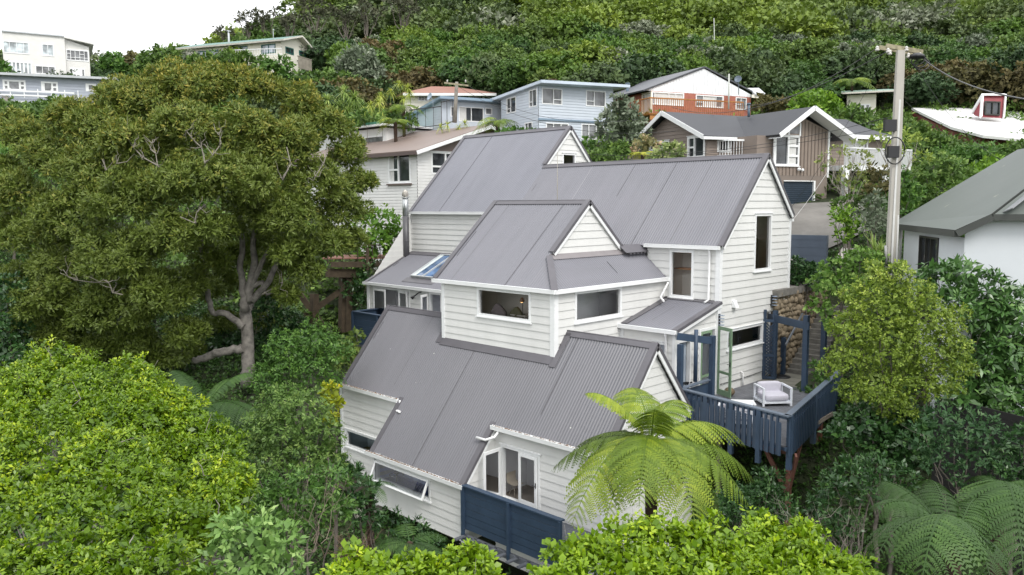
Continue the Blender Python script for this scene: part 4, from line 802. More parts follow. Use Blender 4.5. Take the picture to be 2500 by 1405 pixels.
# ---- ferns
def frond_mesh(P0,P3,arch,width,mat,rng,npin=26,npl=12,fwd=.45,hang=.35,roll=0,upv=UP,start=.12):
    P0=np.asarray(P0,float);P3=np.asarray(P3,float);L=np.linalg.norm(P3-P0)
    up=V3(*upv); P1=P0+(P3-P0)*.3+up*arch*L; P2=P0+(P3-P0)*.75+up*arch*L*.9
    bz=lambda t:((1-t)**3)*P0+3*(1-t)**2*t*P1+3*(1-t)*t*t*P2+t**3*P3
    V=[];F=[];T=[]
    ts=np.linspace(0,1,13); pts=[bz(t) for t in ts]
    for i in range(12): # rachis
        a=pts[i];b=pts[i+1];d=unit(b-a);s=unit(np.cross(d,UP)+1e-6);w0=.018*(1-ts[i]*.8)*L/1.6;w1=.018*(1-ts[i+1]*.8)*L/1.6;k=len(V); V+=[a-s*w0+UP*.006,a+s*w0+UP*.006,b+s*w1+UP*.006,b-s*w1+UP*.006];F.append((k,k+1,k+2,k+3));T+=[.0]*4
    for i in range(npin):
        t=start+(1-start)*(i+.5)/npin; c=bz(t);d=unit(bz(min(t+.02,1))-bz(t-.02)); s=unit(np.cross(d,UP)+V3(1e-6,0,0)); n=np.cross(s,d)
        if roll: s=s*math.cos(roll)+n*math.sin(roll); n=np.cross(s,d)
        pl=width*L*(math.sin(PI*min(1,(t*.93+.07))**.85)**.75)*rng.uniform(.9,1.05)
        for sg in (-1,1):
            e=unit(s*sg+d*fwd+rng.normal(size=3)*.04); K=7
            cp=[c+e*pl*u-UP*hang*pl*u*u+d*pl*.1*u*u for u in np.linspace(0,1,K)]
            tt=rng.uniform(.2,.8)
            for j in range(npl):
                u=(j+.4)/npl*(K-1); a0=int(u); q=cp[a0]+(cp[a0+1]-cp[a0])*(u-a0); ax=unit(cp[a0+1]-cp[a0]); pn=unit(np.cross(ax,np.cross(n,ax))) 
                sd=unit(np.cross(ax,n)); ll=pl*.15*(math.sin(PI*(.12+.86*j/npl))**.6)*rng.uniform(.85,1.1); wq=pl/npl*.5
                for s2 in (-1,1):
                    ld=unit(sd*s2+ax*.45-UP*.22); k=len(V); V+=[q-ax*wq,q+ld*ll*.6-ax*wq*.7+n*.003,q+ld*ll+ax*wq*.6,q+ax*wq]; F.append((k,k+1,k+2,k+3)); T+=[min(1,max(0,tt+rng.uniform(-.2,.2)))]*4
    return V,F,T
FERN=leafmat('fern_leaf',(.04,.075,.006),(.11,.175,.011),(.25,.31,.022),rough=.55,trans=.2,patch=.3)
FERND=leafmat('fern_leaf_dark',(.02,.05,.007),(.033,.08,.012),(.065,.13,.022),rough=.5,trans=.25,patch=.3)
TRK=paint('fern_trunk',(.045,.026,.016),.95,.5,8,bmp=.8)
def fern(label,C,tips,mat,seed,group=None,width=.24,arch=.35,base=None,r=.11,npin=26,npl=12,hang=.35,name='tree_fern',cat='tree fern',fwd=.45):
    C=np.asarray(C,float); bz=float(gz(C[0],C[1])[0]) if base is None else base; bz=min(bz,C[2]-.3)
    T=thing(name,label,cat,(C[0],C[1],bz),group); rng=rnd(seed); o=V3(C[0],C[1],bz)
    for i,tp in enumerate(tips):
        p,ar,wd=(tp+(arch,width))[:3] if isinstance(tp,tuple) and len(tp)==1 else (tp if isinstance(tp,tuple) else (tp,arch,width))
        V,F,t=frond_mesh(C-o,np.asarray(p)-o,ar,wd,mat,rng,npin,npl,hang=hang,roll=rng.uniform(-.15,.15),fwd=fwd); fo_=rng.uniform(-.3,.35); t=np.clip(np.array(t)*.55+.22+fo_,0,1); link('frond',mkmesh('frond',V,F,[mat],t),T)
    mb=MB(); mb.tube([o-UP*.3,o+(C-o)*.5+V3(.04,.02,0),C-UP*.05,C+UP*.08],[r*1.2,r,r*1.25,r*.5],10); mb.build('trunk',TRK,T); return T
def ring_tips(C,n,R,drop,rng,lift=.3,tilt=.25):
    o=[]
    for i in range(n):
        a=2*PI*(i+rng.uniform(-.3,.3))/n; q=rng.uniform(.8,1.1); k=rng.uniform(-1,1)*tilt; o.append((C+V3(math.cos(a)*R*q,math.sin(a)*R*q,-drop*R*q+k*R),lift+rng.uniform(-.08,.08),.24))
    return o
# ================================================================== foreground and garden plants
K1=leafmat('bright_leaf',(.034,.08,.004),(.13,.215,.006),(.4,.46,.015),rough=.38,trans=.3,patch=.5,spec=.5)
K2=leafmat('lime_leaf',(.07,.14,.005),(.19,.3,.008),(.42,.5,.02),rough=.38,trans=.32,patch=.45,spec=.5)
K3=leafmat('mid_leaf',(.03,.075,.012),(.07,.15,.025),(.14,.24,.045),rough=.45,trans=.28,patch=.5)
K4=leafmat('pale_leaf',(.07,.14,.03),(.14,.24,.06),(.3,.4,.14),rough=.4,trans=.25,patch=.3)
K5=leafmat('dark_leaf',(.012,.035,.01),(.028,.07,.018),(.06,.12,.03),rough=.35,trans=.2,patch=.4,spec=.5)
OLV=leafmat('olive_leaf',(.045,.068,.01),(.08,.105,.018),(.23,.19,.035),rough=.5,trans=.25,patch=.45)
PIT=leafmat('olive_gold_leaf',(.05,.08,.01),(.115,.165,.02),(.26,.3,.055),rough=.45,trans=.3,patch=.3)
RHO=leafmat('rhododendron_leaf',(.025,.065,.014),(.055,.12,.028),(.12,.2,.06),rough=.3,trans=.15,patch=.3,spec=.6)
GOLD=leafmat('gold_leaf',(.12,.16,.01),(.25,.28,.015),(.5,.4,.02),rough=.4,trans=.3,patch=.4)
SIL=leafmat('silver_leaf',(.08,.11,.06),(.17,.21,.14),(.34,.37,.28),rough=.6,trans=.2,patch=.3)
BRN=leafmat('bronze_leaf',(.05,.05,.015),(.1,.09,.03),(.17,.14,.06),rough=.6,trans=.2,patch=.4)
def spread_px(x0,y0,x1,y1,n,r,D0,D1,seed,shape=None):
    """clump list filling a picture-region; depth runs from D0 (top row) to D1 (bottom row)"""
    rng=rnd(seed); o=[]
    for _ in range(n*3):
        x=rng.uniform(x0,x1);y=rng.uniform(y0,y1)
        if shape and not shape(x,y): continue
        k=(y-y0)/(y1-y0); D=D0+(D1-D0)*k; rr=r*rng.uniform(.75,1.2); c=at(x,y,D); R=rr/FPX*D; o.append((c[0],c[1],c[2],R,R,R*.85))
        if len(o)>=n: break
    return o
# the broad bright trees filling the lower left
def sh_poly(pts):
    def f(x,y):
        c=False;n=len(pts)
        for i in range(n):
            x0,y0=pts[i];x1,y1=pts[(i+1)%n]
            if (y0>y)!=(y1>y) and x<(x1-x0)*(y-y0)/(y1-y0)+x0: c=not c
        return c
    return f
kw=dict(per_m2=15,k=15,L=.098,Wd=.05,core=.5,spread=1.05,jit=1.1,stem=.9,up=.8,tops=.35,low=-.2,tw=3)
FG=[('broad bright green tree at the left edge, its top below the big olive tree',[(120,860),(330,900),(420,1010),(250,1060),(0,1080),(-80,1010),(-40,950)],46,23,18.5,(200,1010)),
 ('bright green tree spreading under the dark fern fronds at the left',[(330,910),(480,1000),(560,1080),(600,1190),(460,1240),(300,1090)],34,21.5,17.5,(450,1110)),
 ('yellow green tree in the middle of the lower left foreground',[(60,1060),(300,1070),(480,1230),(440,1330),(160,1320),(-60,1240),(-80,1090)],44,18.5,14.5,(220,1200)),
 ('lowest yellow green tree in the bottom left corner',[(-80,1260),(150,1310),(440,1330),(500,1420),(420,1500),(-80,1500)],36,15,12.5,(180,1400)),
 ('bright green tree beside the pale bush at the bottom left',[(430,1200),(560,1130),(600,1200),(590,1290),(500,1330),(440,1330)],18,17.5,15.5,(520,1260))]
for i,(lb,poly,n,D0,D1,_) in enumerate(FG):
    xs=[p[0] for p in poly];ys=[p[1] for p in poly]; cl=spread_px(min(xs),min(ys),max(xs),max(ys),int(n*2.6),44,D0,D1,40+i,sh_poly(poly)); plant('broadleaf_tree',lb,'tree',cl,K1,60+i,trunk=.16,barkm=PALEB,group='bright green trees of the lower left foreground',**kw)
kw2=dict(kw);kw2.update(L=.1,Wd=.055)
FG2=[('lime green shrub at the bottom edge under the pale timber beam',[(820,1390),(900,1340),(1100,1330),(1250,1350),(1290,1420),(1200,1500),(800,1500)],20,13.5,12.),
 ('lime green shrub in front of the navy board screen',[(1300,1400),(1370,1340),(1410,1275),(1560,1285),(1620,1400),(1560,1500),(1290,1500)],22,14,12),
 ('lime green shrub at the foot of the big tree fern',[(1540,1350),(1600,1280),(1640,1270),(1720,1250),(1850,1260),(1880,1340),(1840,1500),(1580,1500)],22,14.2,12),
 ('lime green shrub at the bottom right with bare twigs above it',[(1850,1280),(1930,1265),(2010,1290),(2080,1360),(2120,1420),(2090,1500),(1850,1500)],20,14.2,12)]
for i,(lb,poly,n,D0,D1) in enumerate(FG2):
    xs=[p[0] for p in poly];ys=[p[1] for p in poly]; cl=spread_px(min(xs),min(ys)+25,max(xs),max(ys),int(n*2.2),42,D0,D1,140+i,sh_poly(poly)); plant('lime_shrub',lb,'shrub',cl,K2,160+i,trunk=.07,barkm=PALEB,group='lime green shrubs along the bottom edge',**kw2)
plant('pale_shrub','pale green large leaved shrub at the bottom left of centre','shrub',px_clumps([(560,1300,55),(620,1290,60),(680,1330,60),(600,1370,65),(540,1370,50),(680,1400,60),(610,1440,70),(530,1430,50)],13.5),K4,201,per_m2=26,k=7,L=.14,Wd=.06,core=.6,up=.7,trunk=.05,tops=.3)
# shrubs between the trees and the house
def shrub(label,LL,D,mat,seed,group=None,name='shrub',cat='shrub',**k):
    d=dict(per_m2=24,k=8,L=.13,Wd=.05,core=.55,up=.4,trunk=.08); d.update(k); return plant(name,label,cat,px_clumps(LL,D),mat,seed,group=group,**d)
shrub('tall leafy green shrub just below the blue balcony, beside the grey tree trunk',[(700,850,55),(770,830,55),(820,860,45),(690,900,50),(760,890,60),(810,930,35),(650,930,50),(720,960,50)],33,K3,211,droop=.3)
shrub('rounded light green shrub left of the lowest wing of the house',[(690,990,60),(740,1010,70),(780,1060,60),(690,1060,75),(640,1040,55),(740,1110,70),(800,1120,50),(660,1120,60),(600,1100,45)],25,leafmat('soft_leaf',(.05,.1,.02),(.1,.17,.035),(.2,.28,.07),patch=.4),212,droop=.35,per_m2=20)
shrub('dense mid green shrub in the hollow left of the timber beam',[(740,1190,60),(800,1180,55),(690,1220,60),(640,1200,50),(770,1250,60),(700,1290,60),(830,1240,40),(620,1240,45)],20,K3,213,droop=.3,per_m2=20)
shrub('small golden leaved shrub against the lower left corner of the house',[(808,950,18),(815,985,20),(812,1020,14),(800,965,16)],29,GOLD,214,L=.16,Wd=.1,per_m2=14)
shrub('leafy shrub under the small blue balcony at the ridge end',[(850,850,25),(880,870,22),(840,890,28),(870,820,15)],36,leafmat('soft_leaf_two',(.06,.1,.02),(.13,.18,.04),(.25,.3,.07)),215,per_m2=14,L=.2,Wd=.12)
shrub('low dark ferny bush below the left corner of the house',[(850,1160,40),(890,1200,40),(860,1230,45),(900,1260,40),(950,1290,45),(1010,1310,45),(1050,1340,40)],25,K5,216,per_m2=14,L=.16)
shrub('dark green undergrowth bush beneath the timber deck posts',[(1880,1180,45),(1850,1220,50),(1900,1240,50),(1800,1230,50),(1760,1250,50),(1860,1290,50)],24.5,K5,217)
shrub('bright green tree growing beside the metal flue and neighbouring deck',[(900,550,40),(940,540,38),(880,590,38),(930,590,42),(965,580,25),(960,620,22),(900,630,30),(975,560,18)],50,leafmat('fresh_leaf',(.05,.12,.012),(.1,.2,.02),(.2,.3,.04),spec=.5),218,name='small_tree',cat='tree',L=.3,Wd=.14,per_m2=5,core=.5,tw=2)
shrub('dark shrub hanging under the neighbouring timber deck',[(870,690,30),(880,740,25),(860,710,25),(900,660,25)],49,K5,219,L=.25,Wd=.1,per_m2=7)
# the big olive-brown tree
BT=[(200,300,80),(300,240,75),(250,330,90),(420,205,70),(360,250,80),(520,195,60),(470,230,80),(590,205,55),(650,225,60),(730,255,65),(800,310,65),(850,380,60),(870,450,50),(840,520,65),(810,600,62),(745,670,50),(700,725,38),(855,590,40),
(130,390,80),(60,480,75),(220,420,100),(340,370,100),(460,320,100),(590,330,100),(700,370,105),(770,460,85),(90,590,85),(200,540,110),(330,490,110),(460,450,105),(590,450,110),(700,540,85),(60,690,75),(160,680,100),(290,640,110),(420,580,90),(520,560,60),(640,630,45,3),(720,620,60),
(60,790,60),(170,790,85),(280,760,105),(390,730,85),(330,840,55),(450,820,60),(540,700,50,5),(540,790,45,4),(230,870,60),(120,880,55),(330,890,50),(40,860,50),(420,880,40),(60,900,50),(660,700,50,4),(660,790,45,6),(560,640,70,4),(20,420,50),(10,560,60),(640,560,80,3),(600,500,60,-3),(555,560,45,-2),(650,540,50,-3),(700,600,40,-2),(530,640,35,-2),(600,430,60,-4),(500,620,48,-1),(500,710,45,1),(470,690,55,-2),(690,650,45,0),(740,600,55,-1),(430,700,60,-3),(100,740,75,-3),(30,700,70,-1),(150,830,60,-2),(250,850,55,-2),(350,860,50,-2),(450,850,42,0),(30,300,45),(70,340,60),(640,590,38,-1),(580,620,30,0)]
bt=[]
for q in BT:
    x,y,r=q[:3]; e=q[3] if len(q)>3 else -5.5*max(0,1-((x-470)/500)**2-((y-540)/420)**2); bt.append((x,y,r*.93,e))
btc=px_clumps(bt,39.5,.92); tb=at(605,908,40); bz=min(float(gz(tb[0],tb[1])[0]),tb[2])
# sub-clumps: break each mass into tufts
rg_=rnd(900); sub=[]
for c in btc:
    sub.append((c[0],c[1],c[2],c[3]*.8,c[4]*.8,c[5]*.8))
    for _ in range(11):
        d=unit(rg_.normal(size=3)); d[2]=abs(d[2])*.9-.2; R=c[3]*rg_.uniform(.26,.42); p=V3(*c[:3])+d*c[3]*.82; sub.append((p[0],p[1],p[2],R,R,R*1.05))
TT=thing('broad_tree','huge olive green spreading tree with a pale grey trunk filling the left of the view','tree',(tb[0],tb[1],bz))
rel=lambda cl,o:[(c[0]-o[0],c[1]-o[1],c[2]-o[2],c[3],c[4],c[5]) for c in cl]
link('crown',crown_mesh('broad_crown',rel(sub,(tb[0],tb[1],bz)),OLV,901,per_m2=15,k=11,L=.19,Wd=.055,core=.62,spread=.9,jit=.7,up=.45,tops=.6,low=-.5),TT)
def limb(name,pts,D,mat=PALEB,T=TT,n=9):
    P=[];R=[]
    for q in pts: e=q[3] if len(q)>3 else 0; P.append(at(q[0],q[1],D+e)); R.append(q[2]/FPX*(D+e)*(.62 if name=='branch' else .85))
    PP=[];RR=[]
    for i in range(len(P)-1):
        for k in range(3): t=k/3; PP.append(P[i]+(P[i+1]-P[i])*t+(rg_.normal(size=3)*R[i]*.18 if k else 0)); RR.append(R[i]+(R[i+1]-R[i])*t)
    PP.append(P[-1]);RR.append(R[-1]); mb=MB(); mb.tube(PP,RR,n,True); return mb.build(name,mat,T)
LICH=paint('lichened_trunk',(.2,.185,.165),.9,.55,3.5,bmp=.7)
limb('trunk',[(606,940,20),(605,880,18),(604,820,17),(600,770,17),(608,735,15)],38.3,LICH,n=14)
for p in ([(600,760,13),(592,710,11),(585,655,9),(592,600,8),(588,540,6),(575,470,4)],[(610,738,13),(612,690,11),(622,640,10),(618,590,8),(632,530,6)],[(614,735,12),(648,700,9),(668,660,8),(692,610,6),(704,565,5)],[(610,700,8),(640,690,8),(652,720,4),(690,700,2)],
    [(596,800,11),(570,780,10),(545,765,9),(520,765,8),(508,730,8),(506,690,8),(498,650,7),(492,600,6),(480,545,5),(500,500,5)],[(592,850,13),(560,858,12),(525,862,12),(498,876,11),(470,880,9)],[(604,740,9),(618,690,8),(640,640,7),(662,600,5)]):
    limb('limb',p,38.,LICH)
for p in ([(503,440,3),(500,400,3),(492,360,2.5),(470,340,2),(455,320,1.5)],[(500,400,3),(520,380,2.5),(540,350,2),(535,330,1.2)],[(410,430,3),(385,405,3),(350,385,2.5),(325,360,2),(310,335,1.2)],[(385,405,2.5),(380,375,2),(372,350,1.2)],[(300,720,2.5),(275,715,3),(265,690,2.5),(225,690,2),(190,685,1.5),(165,675,1)],[(440,530,2),(475,545,2.5),(480,520,1.5)],[(800,360,2),(790,400,2.5),(770,430,2)],[(250,390,2),(262,420,2.5),(285,400,1.5)],[(640,720,4,3),(665,705,3,3),(690,690,2,2)],[(700,360,2),(710,400,2.5),(690,440,3)]):
    pp=[(q[0],q[1],q[2],(q[3] if len(q)>3 else 0)-5.2*max(0,1-((q[0]-470)/560)**2-((q[1]-540)/470)**2)) for q in p]; limb('branch',pp,37.9,DEADB,n=6); mb_=MB()
    for q in pp[1:]:
        for _ in range(3): c=at(q[0],q[1],37.6+q[3]); branch(mb_,c,c+unit(rg_.normal(size=3)+V3(0,0,.9))*rg_.uniform(.4,1.),.022,.006,rg_,4,.35,4)
    mb_.build('twigs',DEADB,TT)
# ---- the main tree fern
Cf=at(1590,1078,20.5)
tips=[(1428,962,20.2,.35,.2),(1535,955,22.3,.5,.26),(1660,985,22.0,.45,.26),(1600,1000,19.0,.25,.22),(1815,1085,21.5,.42,.22),(1842,1175,20.5,.42,.22),(1828,1235,19.2,.42,.24),(1700,1290,18.2,.5,.24),(1560,1240,17.9,.5,.24),(1395,1285,18.8,.5,.24),(1335,1185,19.8,.42,.24),(1345,1150,20.8,.36,.22),(1400,1100,22.3,.3,.22),(1745,1100,22.8,.35,.22),(1800,1130,22.4,.3,.2),(1760,1300,19.3,.45,.2),(1480,1270,18.6,.45,.2),(1640,1300,18.6,.5,.22)]
fern('large bright green tree fern with arching fronds in front of the lower house',Cf,[(at(x,y,D),a*.68,w*1.35) for i_,(x,y,D,a,w) in enumerate(tips) if i_ not in (10,14,17)],FERN,301,base=-13.4,r=.14,npin=28,npl=14,hang=.5,fwd=.35)
# dark ferns under the trunk
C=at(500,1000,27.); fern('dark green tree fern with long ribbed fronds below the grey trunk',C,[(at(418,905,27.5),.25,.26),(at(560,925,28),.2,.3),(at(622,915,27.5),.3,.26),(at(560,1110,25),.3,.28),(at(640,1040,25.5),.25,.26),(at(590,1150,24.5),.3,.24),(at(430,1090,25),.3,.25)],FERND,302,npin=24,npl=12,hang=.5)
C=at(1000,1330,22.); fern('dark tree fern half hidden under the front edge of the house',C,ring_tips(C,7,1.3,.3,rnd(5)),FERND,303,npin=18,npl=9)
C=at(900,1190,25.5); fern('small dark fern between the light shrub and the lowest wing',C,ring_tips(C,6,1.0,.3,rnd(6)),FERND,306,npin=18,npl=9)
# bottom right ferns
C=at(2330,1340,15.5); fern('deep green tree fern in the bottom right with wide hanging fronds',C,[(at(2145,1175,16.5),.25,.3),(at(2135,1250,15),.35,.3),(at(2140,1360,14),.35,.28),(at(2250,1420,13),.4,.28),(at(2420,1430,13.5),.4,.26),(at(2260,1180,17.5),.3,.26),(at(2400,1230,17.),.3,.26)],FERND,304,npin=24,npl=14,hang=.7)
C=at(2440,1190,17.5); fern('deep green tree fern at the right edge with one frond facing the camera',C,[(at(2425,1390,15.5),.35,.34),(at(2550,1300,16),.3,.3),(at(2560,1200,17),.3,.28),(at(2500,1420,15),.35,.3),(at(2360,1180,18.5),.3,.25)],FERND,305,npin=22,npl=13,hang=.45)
# right hand shrubs
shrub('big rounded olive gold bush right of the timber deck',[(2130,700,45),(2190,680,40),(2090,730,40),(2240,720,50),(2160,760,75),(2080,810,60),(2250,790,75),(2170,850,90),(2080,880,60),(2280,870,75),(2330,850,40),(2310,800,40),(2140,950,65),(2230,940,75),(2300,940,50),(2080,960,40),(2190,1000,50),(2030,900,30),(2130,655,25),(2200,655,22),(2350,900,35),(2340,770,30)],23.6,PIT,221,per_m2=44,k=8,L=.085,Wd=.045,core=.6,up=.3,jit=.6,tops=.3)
shrub('dark glossy large leaved bush against the white wall at the right',[(2290,680,45),(2350,665,40),(2410,700,45),(2460,740,50),(2490,800,60),(2400,770,60),(2330,740,50),(2440,860,60),(2490,920,55),(2390,860,45),(2420,940,50),(2500,1000,50),(2480,900,55),(2500,860,50),(2450,960,55),(2380,900,50),(2320,880,40),(2400,1000,55),(2340,960,45),(2460,1040,55)],25.0,RHO,222,per_m2=11,k=10,L=.26,Wd=.085,core=.6,up=.5,spread=1.1,droop=.2)
shrub('bright green climbing shrub over the blue wall by the stairs',[(2040,660,38),(2100,640,42),(2140,650,35),(2010,700,35),(2060,710,45),(2000,750,30),(2040,790,30),(2100,700,40)],31,leafmat('ivy_leaf',(.05,.11,.015),(.11,.2,.035),(.24,.33,.09)),223,per_m2=16,L=.14,Wd=.11)
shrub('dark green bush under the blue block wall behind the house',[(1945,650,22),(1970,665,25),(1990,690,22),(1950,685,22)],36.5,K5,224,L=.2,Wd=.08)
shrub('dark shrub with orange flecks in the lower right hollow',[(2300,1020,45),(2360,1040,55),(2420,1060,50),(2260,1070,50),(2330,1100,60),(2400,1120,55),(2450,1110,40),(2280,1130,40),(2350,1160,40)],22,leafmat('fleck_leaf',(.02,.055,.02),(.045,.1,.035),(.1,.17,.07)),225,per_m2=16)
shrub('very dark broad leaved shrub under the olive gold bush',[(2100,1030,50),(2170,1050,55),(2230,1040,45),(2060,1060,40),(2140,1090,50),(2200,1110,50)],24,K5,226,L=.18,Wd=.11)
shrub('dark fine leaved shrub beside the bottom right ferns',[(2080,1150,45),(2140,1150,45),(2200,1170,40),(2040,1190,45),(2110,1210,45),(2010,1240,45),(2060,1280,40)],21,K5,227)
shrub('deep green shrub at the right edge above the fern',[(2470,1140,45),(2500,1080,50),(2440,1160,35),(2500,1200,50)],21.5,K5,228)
shrub('potted leafy plant at the foot of the navy arch',[(2000,900,18),(1990,925,14),(2010,930,15),(1985,890,10)],29.5,K3,229,L=.12,per_m2=24,name='potted_plant',cat='plant',trunk=.03)
# bare twiggy bushes
def twiggy(label,pts,D,seed,n=26,h=1.3,col=(.2,.16,.125),r=.012):
    rng=rnd(seed); b=at(*pts,D); T=thing('bare_shrub',label,'shrub',(b[0],b[1],b[2])); mb=MB()
    for i in range(n):
        d=unit(rng.normal(size=3)*V3(1,1,.4)+V3(0,0,1.)); L=h*rng.uniform(.5,1.1); P=branch(mb,b+rng.normal(size=3)*.08,b+d*L,r,r*.4,rng,5,.25,4)
        for _ in range(5):
            k=rng.integers(1,6); e=P[k]+unit(d+rng.normal(size=3)*.8)*L*.35; Q=branch(mb,P[k],e,r*.5,r*.2,rng,4,.3,3)
            for _ in range(2): k2=rng.integers(1,5); branch(mb,Q[k2],Q[k2]+unit(d+rng.normal(size=3))*L*.15,r*.25,r*.15,rng,2,.2,3)
    mb.build('twigs',paint('twigs_%d'%seed,col,.9,.3,4),T)
twiggy('leafless grey twiggy bush below the corner post of the deck',(1960,1330),19.5,11,14,1.3,(.3,.26,.23),.008)
twiggy('leafless twiggy bush left of the bottom right ferns',(2060,1380),17.5,12,11,1.2,(.22,.19,.16),.008)
twiggy('brown leafless bush under the end of the pale timber beam',(850,1370),19,13,26,.8,(.17,.11,.075),.01)
twiggy('thin bare grey sapling among the shrubs left of the beam',(765,1340),17.5,14,6,1.5,(.24,.19,.15),.008)
# ================================================================== neighbouring houses
def hdir(px):
    r=ray(px,500); r=V3(r[0],r[1],0); return unit(r)
BLU=paint('ice_blue_paint',(.52,.57,.63),.55,.05); TAU=paint('taupe_paint',(.235,.19,.16),.6,.08); CRM=paint('cream_paint',(.78,.75,.65),.55,.05)
BLB=paint('blue_trim',(.2,.28,.36),.4,.08); TILE=roofmat('charcoal_tile',(.045,.048,.056),0,.6); BRK=None
def brickmat():
    m,t,b=nodes('red_brick'); c=t.nodes.new('ShaderNodeTexCoord'); mp=t.nodes.new('ShaderNodeMapping'); t.links.new(c.outputs['Object'],mp.inputs[0]); mp.inputs['Rotation'].default_value=(PI/2,0,0)
    v=noise(t,mp.outputs[0],3,4); w=t.nodes.new('ShaderNodeTexWave'); w.wave_type='BANDS'; w.bands_direction='Z'; w.inputs['Scale'].default_value=3.7; t.links.new(c.outputs['Object'],w.inputs[0])
    col=ramp(t,v,[(.3,(.3,.07,.045)),(.7,(.42,.12,.075))]); col=mixc(t,ramp(t,w.outputs['Fac'],[(.06,(1,1,1)),(.2,(0,0,0))]),col,(.4,.25,.2)); t.links.new(col,b.inputs['Base Color']); b.inputs['Roughness'].default_value=.85; return m
BRK=brickmat()
class BH:
    def __init__(s,name,label,P,xr,cat='house',h=6,Lu=8,Lw=8,flip=False):
        s.P=P; U=hdir(xr)*(-1 if flip else 1); s.U=U; s.W=V3(-U[1],U[0],0); s.T=thing(name,label,cat,(P[0],P[1],P[2]-h)); s.h=h
        s.R=Fr(P,U); s.L=Fr(P,-s.W); s.Lu=Lu; s.Lw=Lw
    def core(s,u0,u1,w,h,top=-.15,mat=None,ins=.16,w0=0):
        o=MB(); c=[s.P+s.U*(u0+ins)+s.W*(w0+ins),s.P+s.U*(u1-ins)+s.W*(w0+ins),s.P+s.U*(u1-ins)+s.W*w,s.P+s.U*(u0+ins)+s.W*w]
        o.hexa([p-UP*h for p in c]+[p+UP*top for p in c]); o.build('rear_wall',mat or paint('dark_inside',(.2,.19,.18)),s.T)
    def wall(s,fr,px,holes=(),mat=None,pitch=.2,plain=False,v0=None):
        poly=[fr.uv(*q) for q in px]; return wall(s.T,fr,[poly],holes,mat,h=pitch,t=.018,plain=plain,v0=v0)
    def win(s,fr,tl,br,**k): 
        r=fr.rect(tl,br); d=dict(w=.07,sill=False,head=False,mw=.055); d.update(k); window(s.T,fr,r,**d); return r
def slab(T,pts,mat,th=.15,name='roof',top=None):
    pts=[np.asarray(p,float) for p in pts]; n=unit(np.cross(pts[1]-pts[0],pts[2]-pts[0])); n=n if n[2]>0 else -n; o=MB(); k=len(pts)
    a=[p+n*th for p in pts]; 
    o.m=0; o.face(a); o.m=1; o.face(pts[::-1])
    for i in range(k): o.face([pts[i],pts[(i+1)%k],a[(i+1)%k],a[i]])
    return o.build(name,[top or mat,mat],T)
def beam(T,p,q,w,h,mat,name,up=UP): o=MB(); o.beam(p,q,w,h,up); return o.build(name,mat,T)
def rail(T,p,q,h,mat,sp=.14,w=.05,name='railing',top=.07):
    o=MB(); p=np.asarray(p,float);q=np.asarray(q,float); o.beam(p+UP*h,q+UP*h,top*1.3,top); o.beam(p+UP*.08,q+UP*.08,top,.05); L=np.linalg.norm(q-p); n=int(L/sp)
    for i in range(n+1): c=p+(q-p)*i/n; o.beam(c,c+UP*h,w,.02,unit(q-p))
    return o.build(name,mat,T)
# white neighbour house left
b=BH('white_house','white weatherboard house with a brown iron roof directly behind the grey roofed house',at(*z1(765,302),52),3180,h=10)
BRN_R=roofmat('brown_roof',(.22,.17,.15),0,.5); WB=paint('white_boards',(.72,.72,.71),.55,.05)
ap=b.R.uv(*z1(1352,100)); rr=b.R.rect(z1(885,316),z1(1130,520)); lw=b.L.rect(z1(520,322),z1(716,585)); ll=b.L.rect(z8(500,385),z8(556,520))
wall(b.T,b.R,[[(0,-10),(ap[0]*2,-10),(ap[0]*2,0),(0,0)]],[rr],mat=WB,h=.2,v0=-10); wall(b.T,b.R,[[(0,0),(ap[0]*2,0),(ap[0],ap[1])]],mat=paint('brown_gable_board',(.2,.155,.14),.6),plain=True)
wall(b.T,b.L,[[(-14,-10),(0,-10),(0,-.02),(-14,-.02)]],[lw,ll],mat=WB,h=.2,v0=-10)
window(b.T,b.R,rr,w=.11,mv=(.5,),mh=(.35,),mw=.12,gl=GD,sill=False); window(b.T,b.L,lw,w=.13,mv=(.45,),mh=((0,.45,.42),),mw=.12,gl=GD,curt=((0,.2),)); window(b.T,b.L,ll,w=.06,mv=(.33,.66),mh=(.25,.5,.75),gl=GD)
o=MB(); o.box(b.L,lw[0]-.1,lw[1]-.14,0,lw[2]+.1,lw[1]-.03,.16); o.build('window_sill',paint('brown_sill',(.13,.1,.09)),b.T)
b.core(0,ap[0]*2,14,10); ov=.5; a0=b.R.p(-ov,-ov*ap[1]/ap[0],.6);a1=b.R.p(ap[0],ap[1],.6);a2=b.R.p(ap[0]*2+ov,-ov*ap[1]/ap[0],.6)
slab(b.T,[a0,a1,a1+b.W*15,a0+b.W*15],BRN_R,.08); slab(b.T,[a2,a1,a1+b.W*15,a2+b.W*15],BRN_R,.08)
beam(b.T,a0-UP*.08,a1-UP*.08,.05,.24,WHITE,'barge_board'); beam(b.T,a1-UP*.08,a2-UP*.08,.05,.24,WHITE,'barge_board'); beam(b.T,a0-UP*.1,a0-UP*.1+b.W*15,.14,.2,paint('brown_gutter',(.1,.07,.065)),'gutter')
dk=thing('neighbour_deck','tall weathered timber deck on posts beside the neighbouring white house','deck',tuple(at(835,800,49)))
P=lambda x,y,D=49:at(*zl(x,y),D); DT=paint('dark_weathered_timber',(.075,.055,.035),.95,.4,3); RD_=paint('reddish_boards',(.26,.13,.1),.8,.2,3)
slab(dk,[P(500,345,47.5),P(1420,335,50.5),P(1420,300,54),P(560,310,52)],RD_,.08,'floor_boards'); beam(dk,P(600,405,47.6),P(1180,410,49.6),.1,.3,DT,'joists'); beam(dk,P(550,500,47.8),P(870,505,49),.3,.5,DT,'bearer')
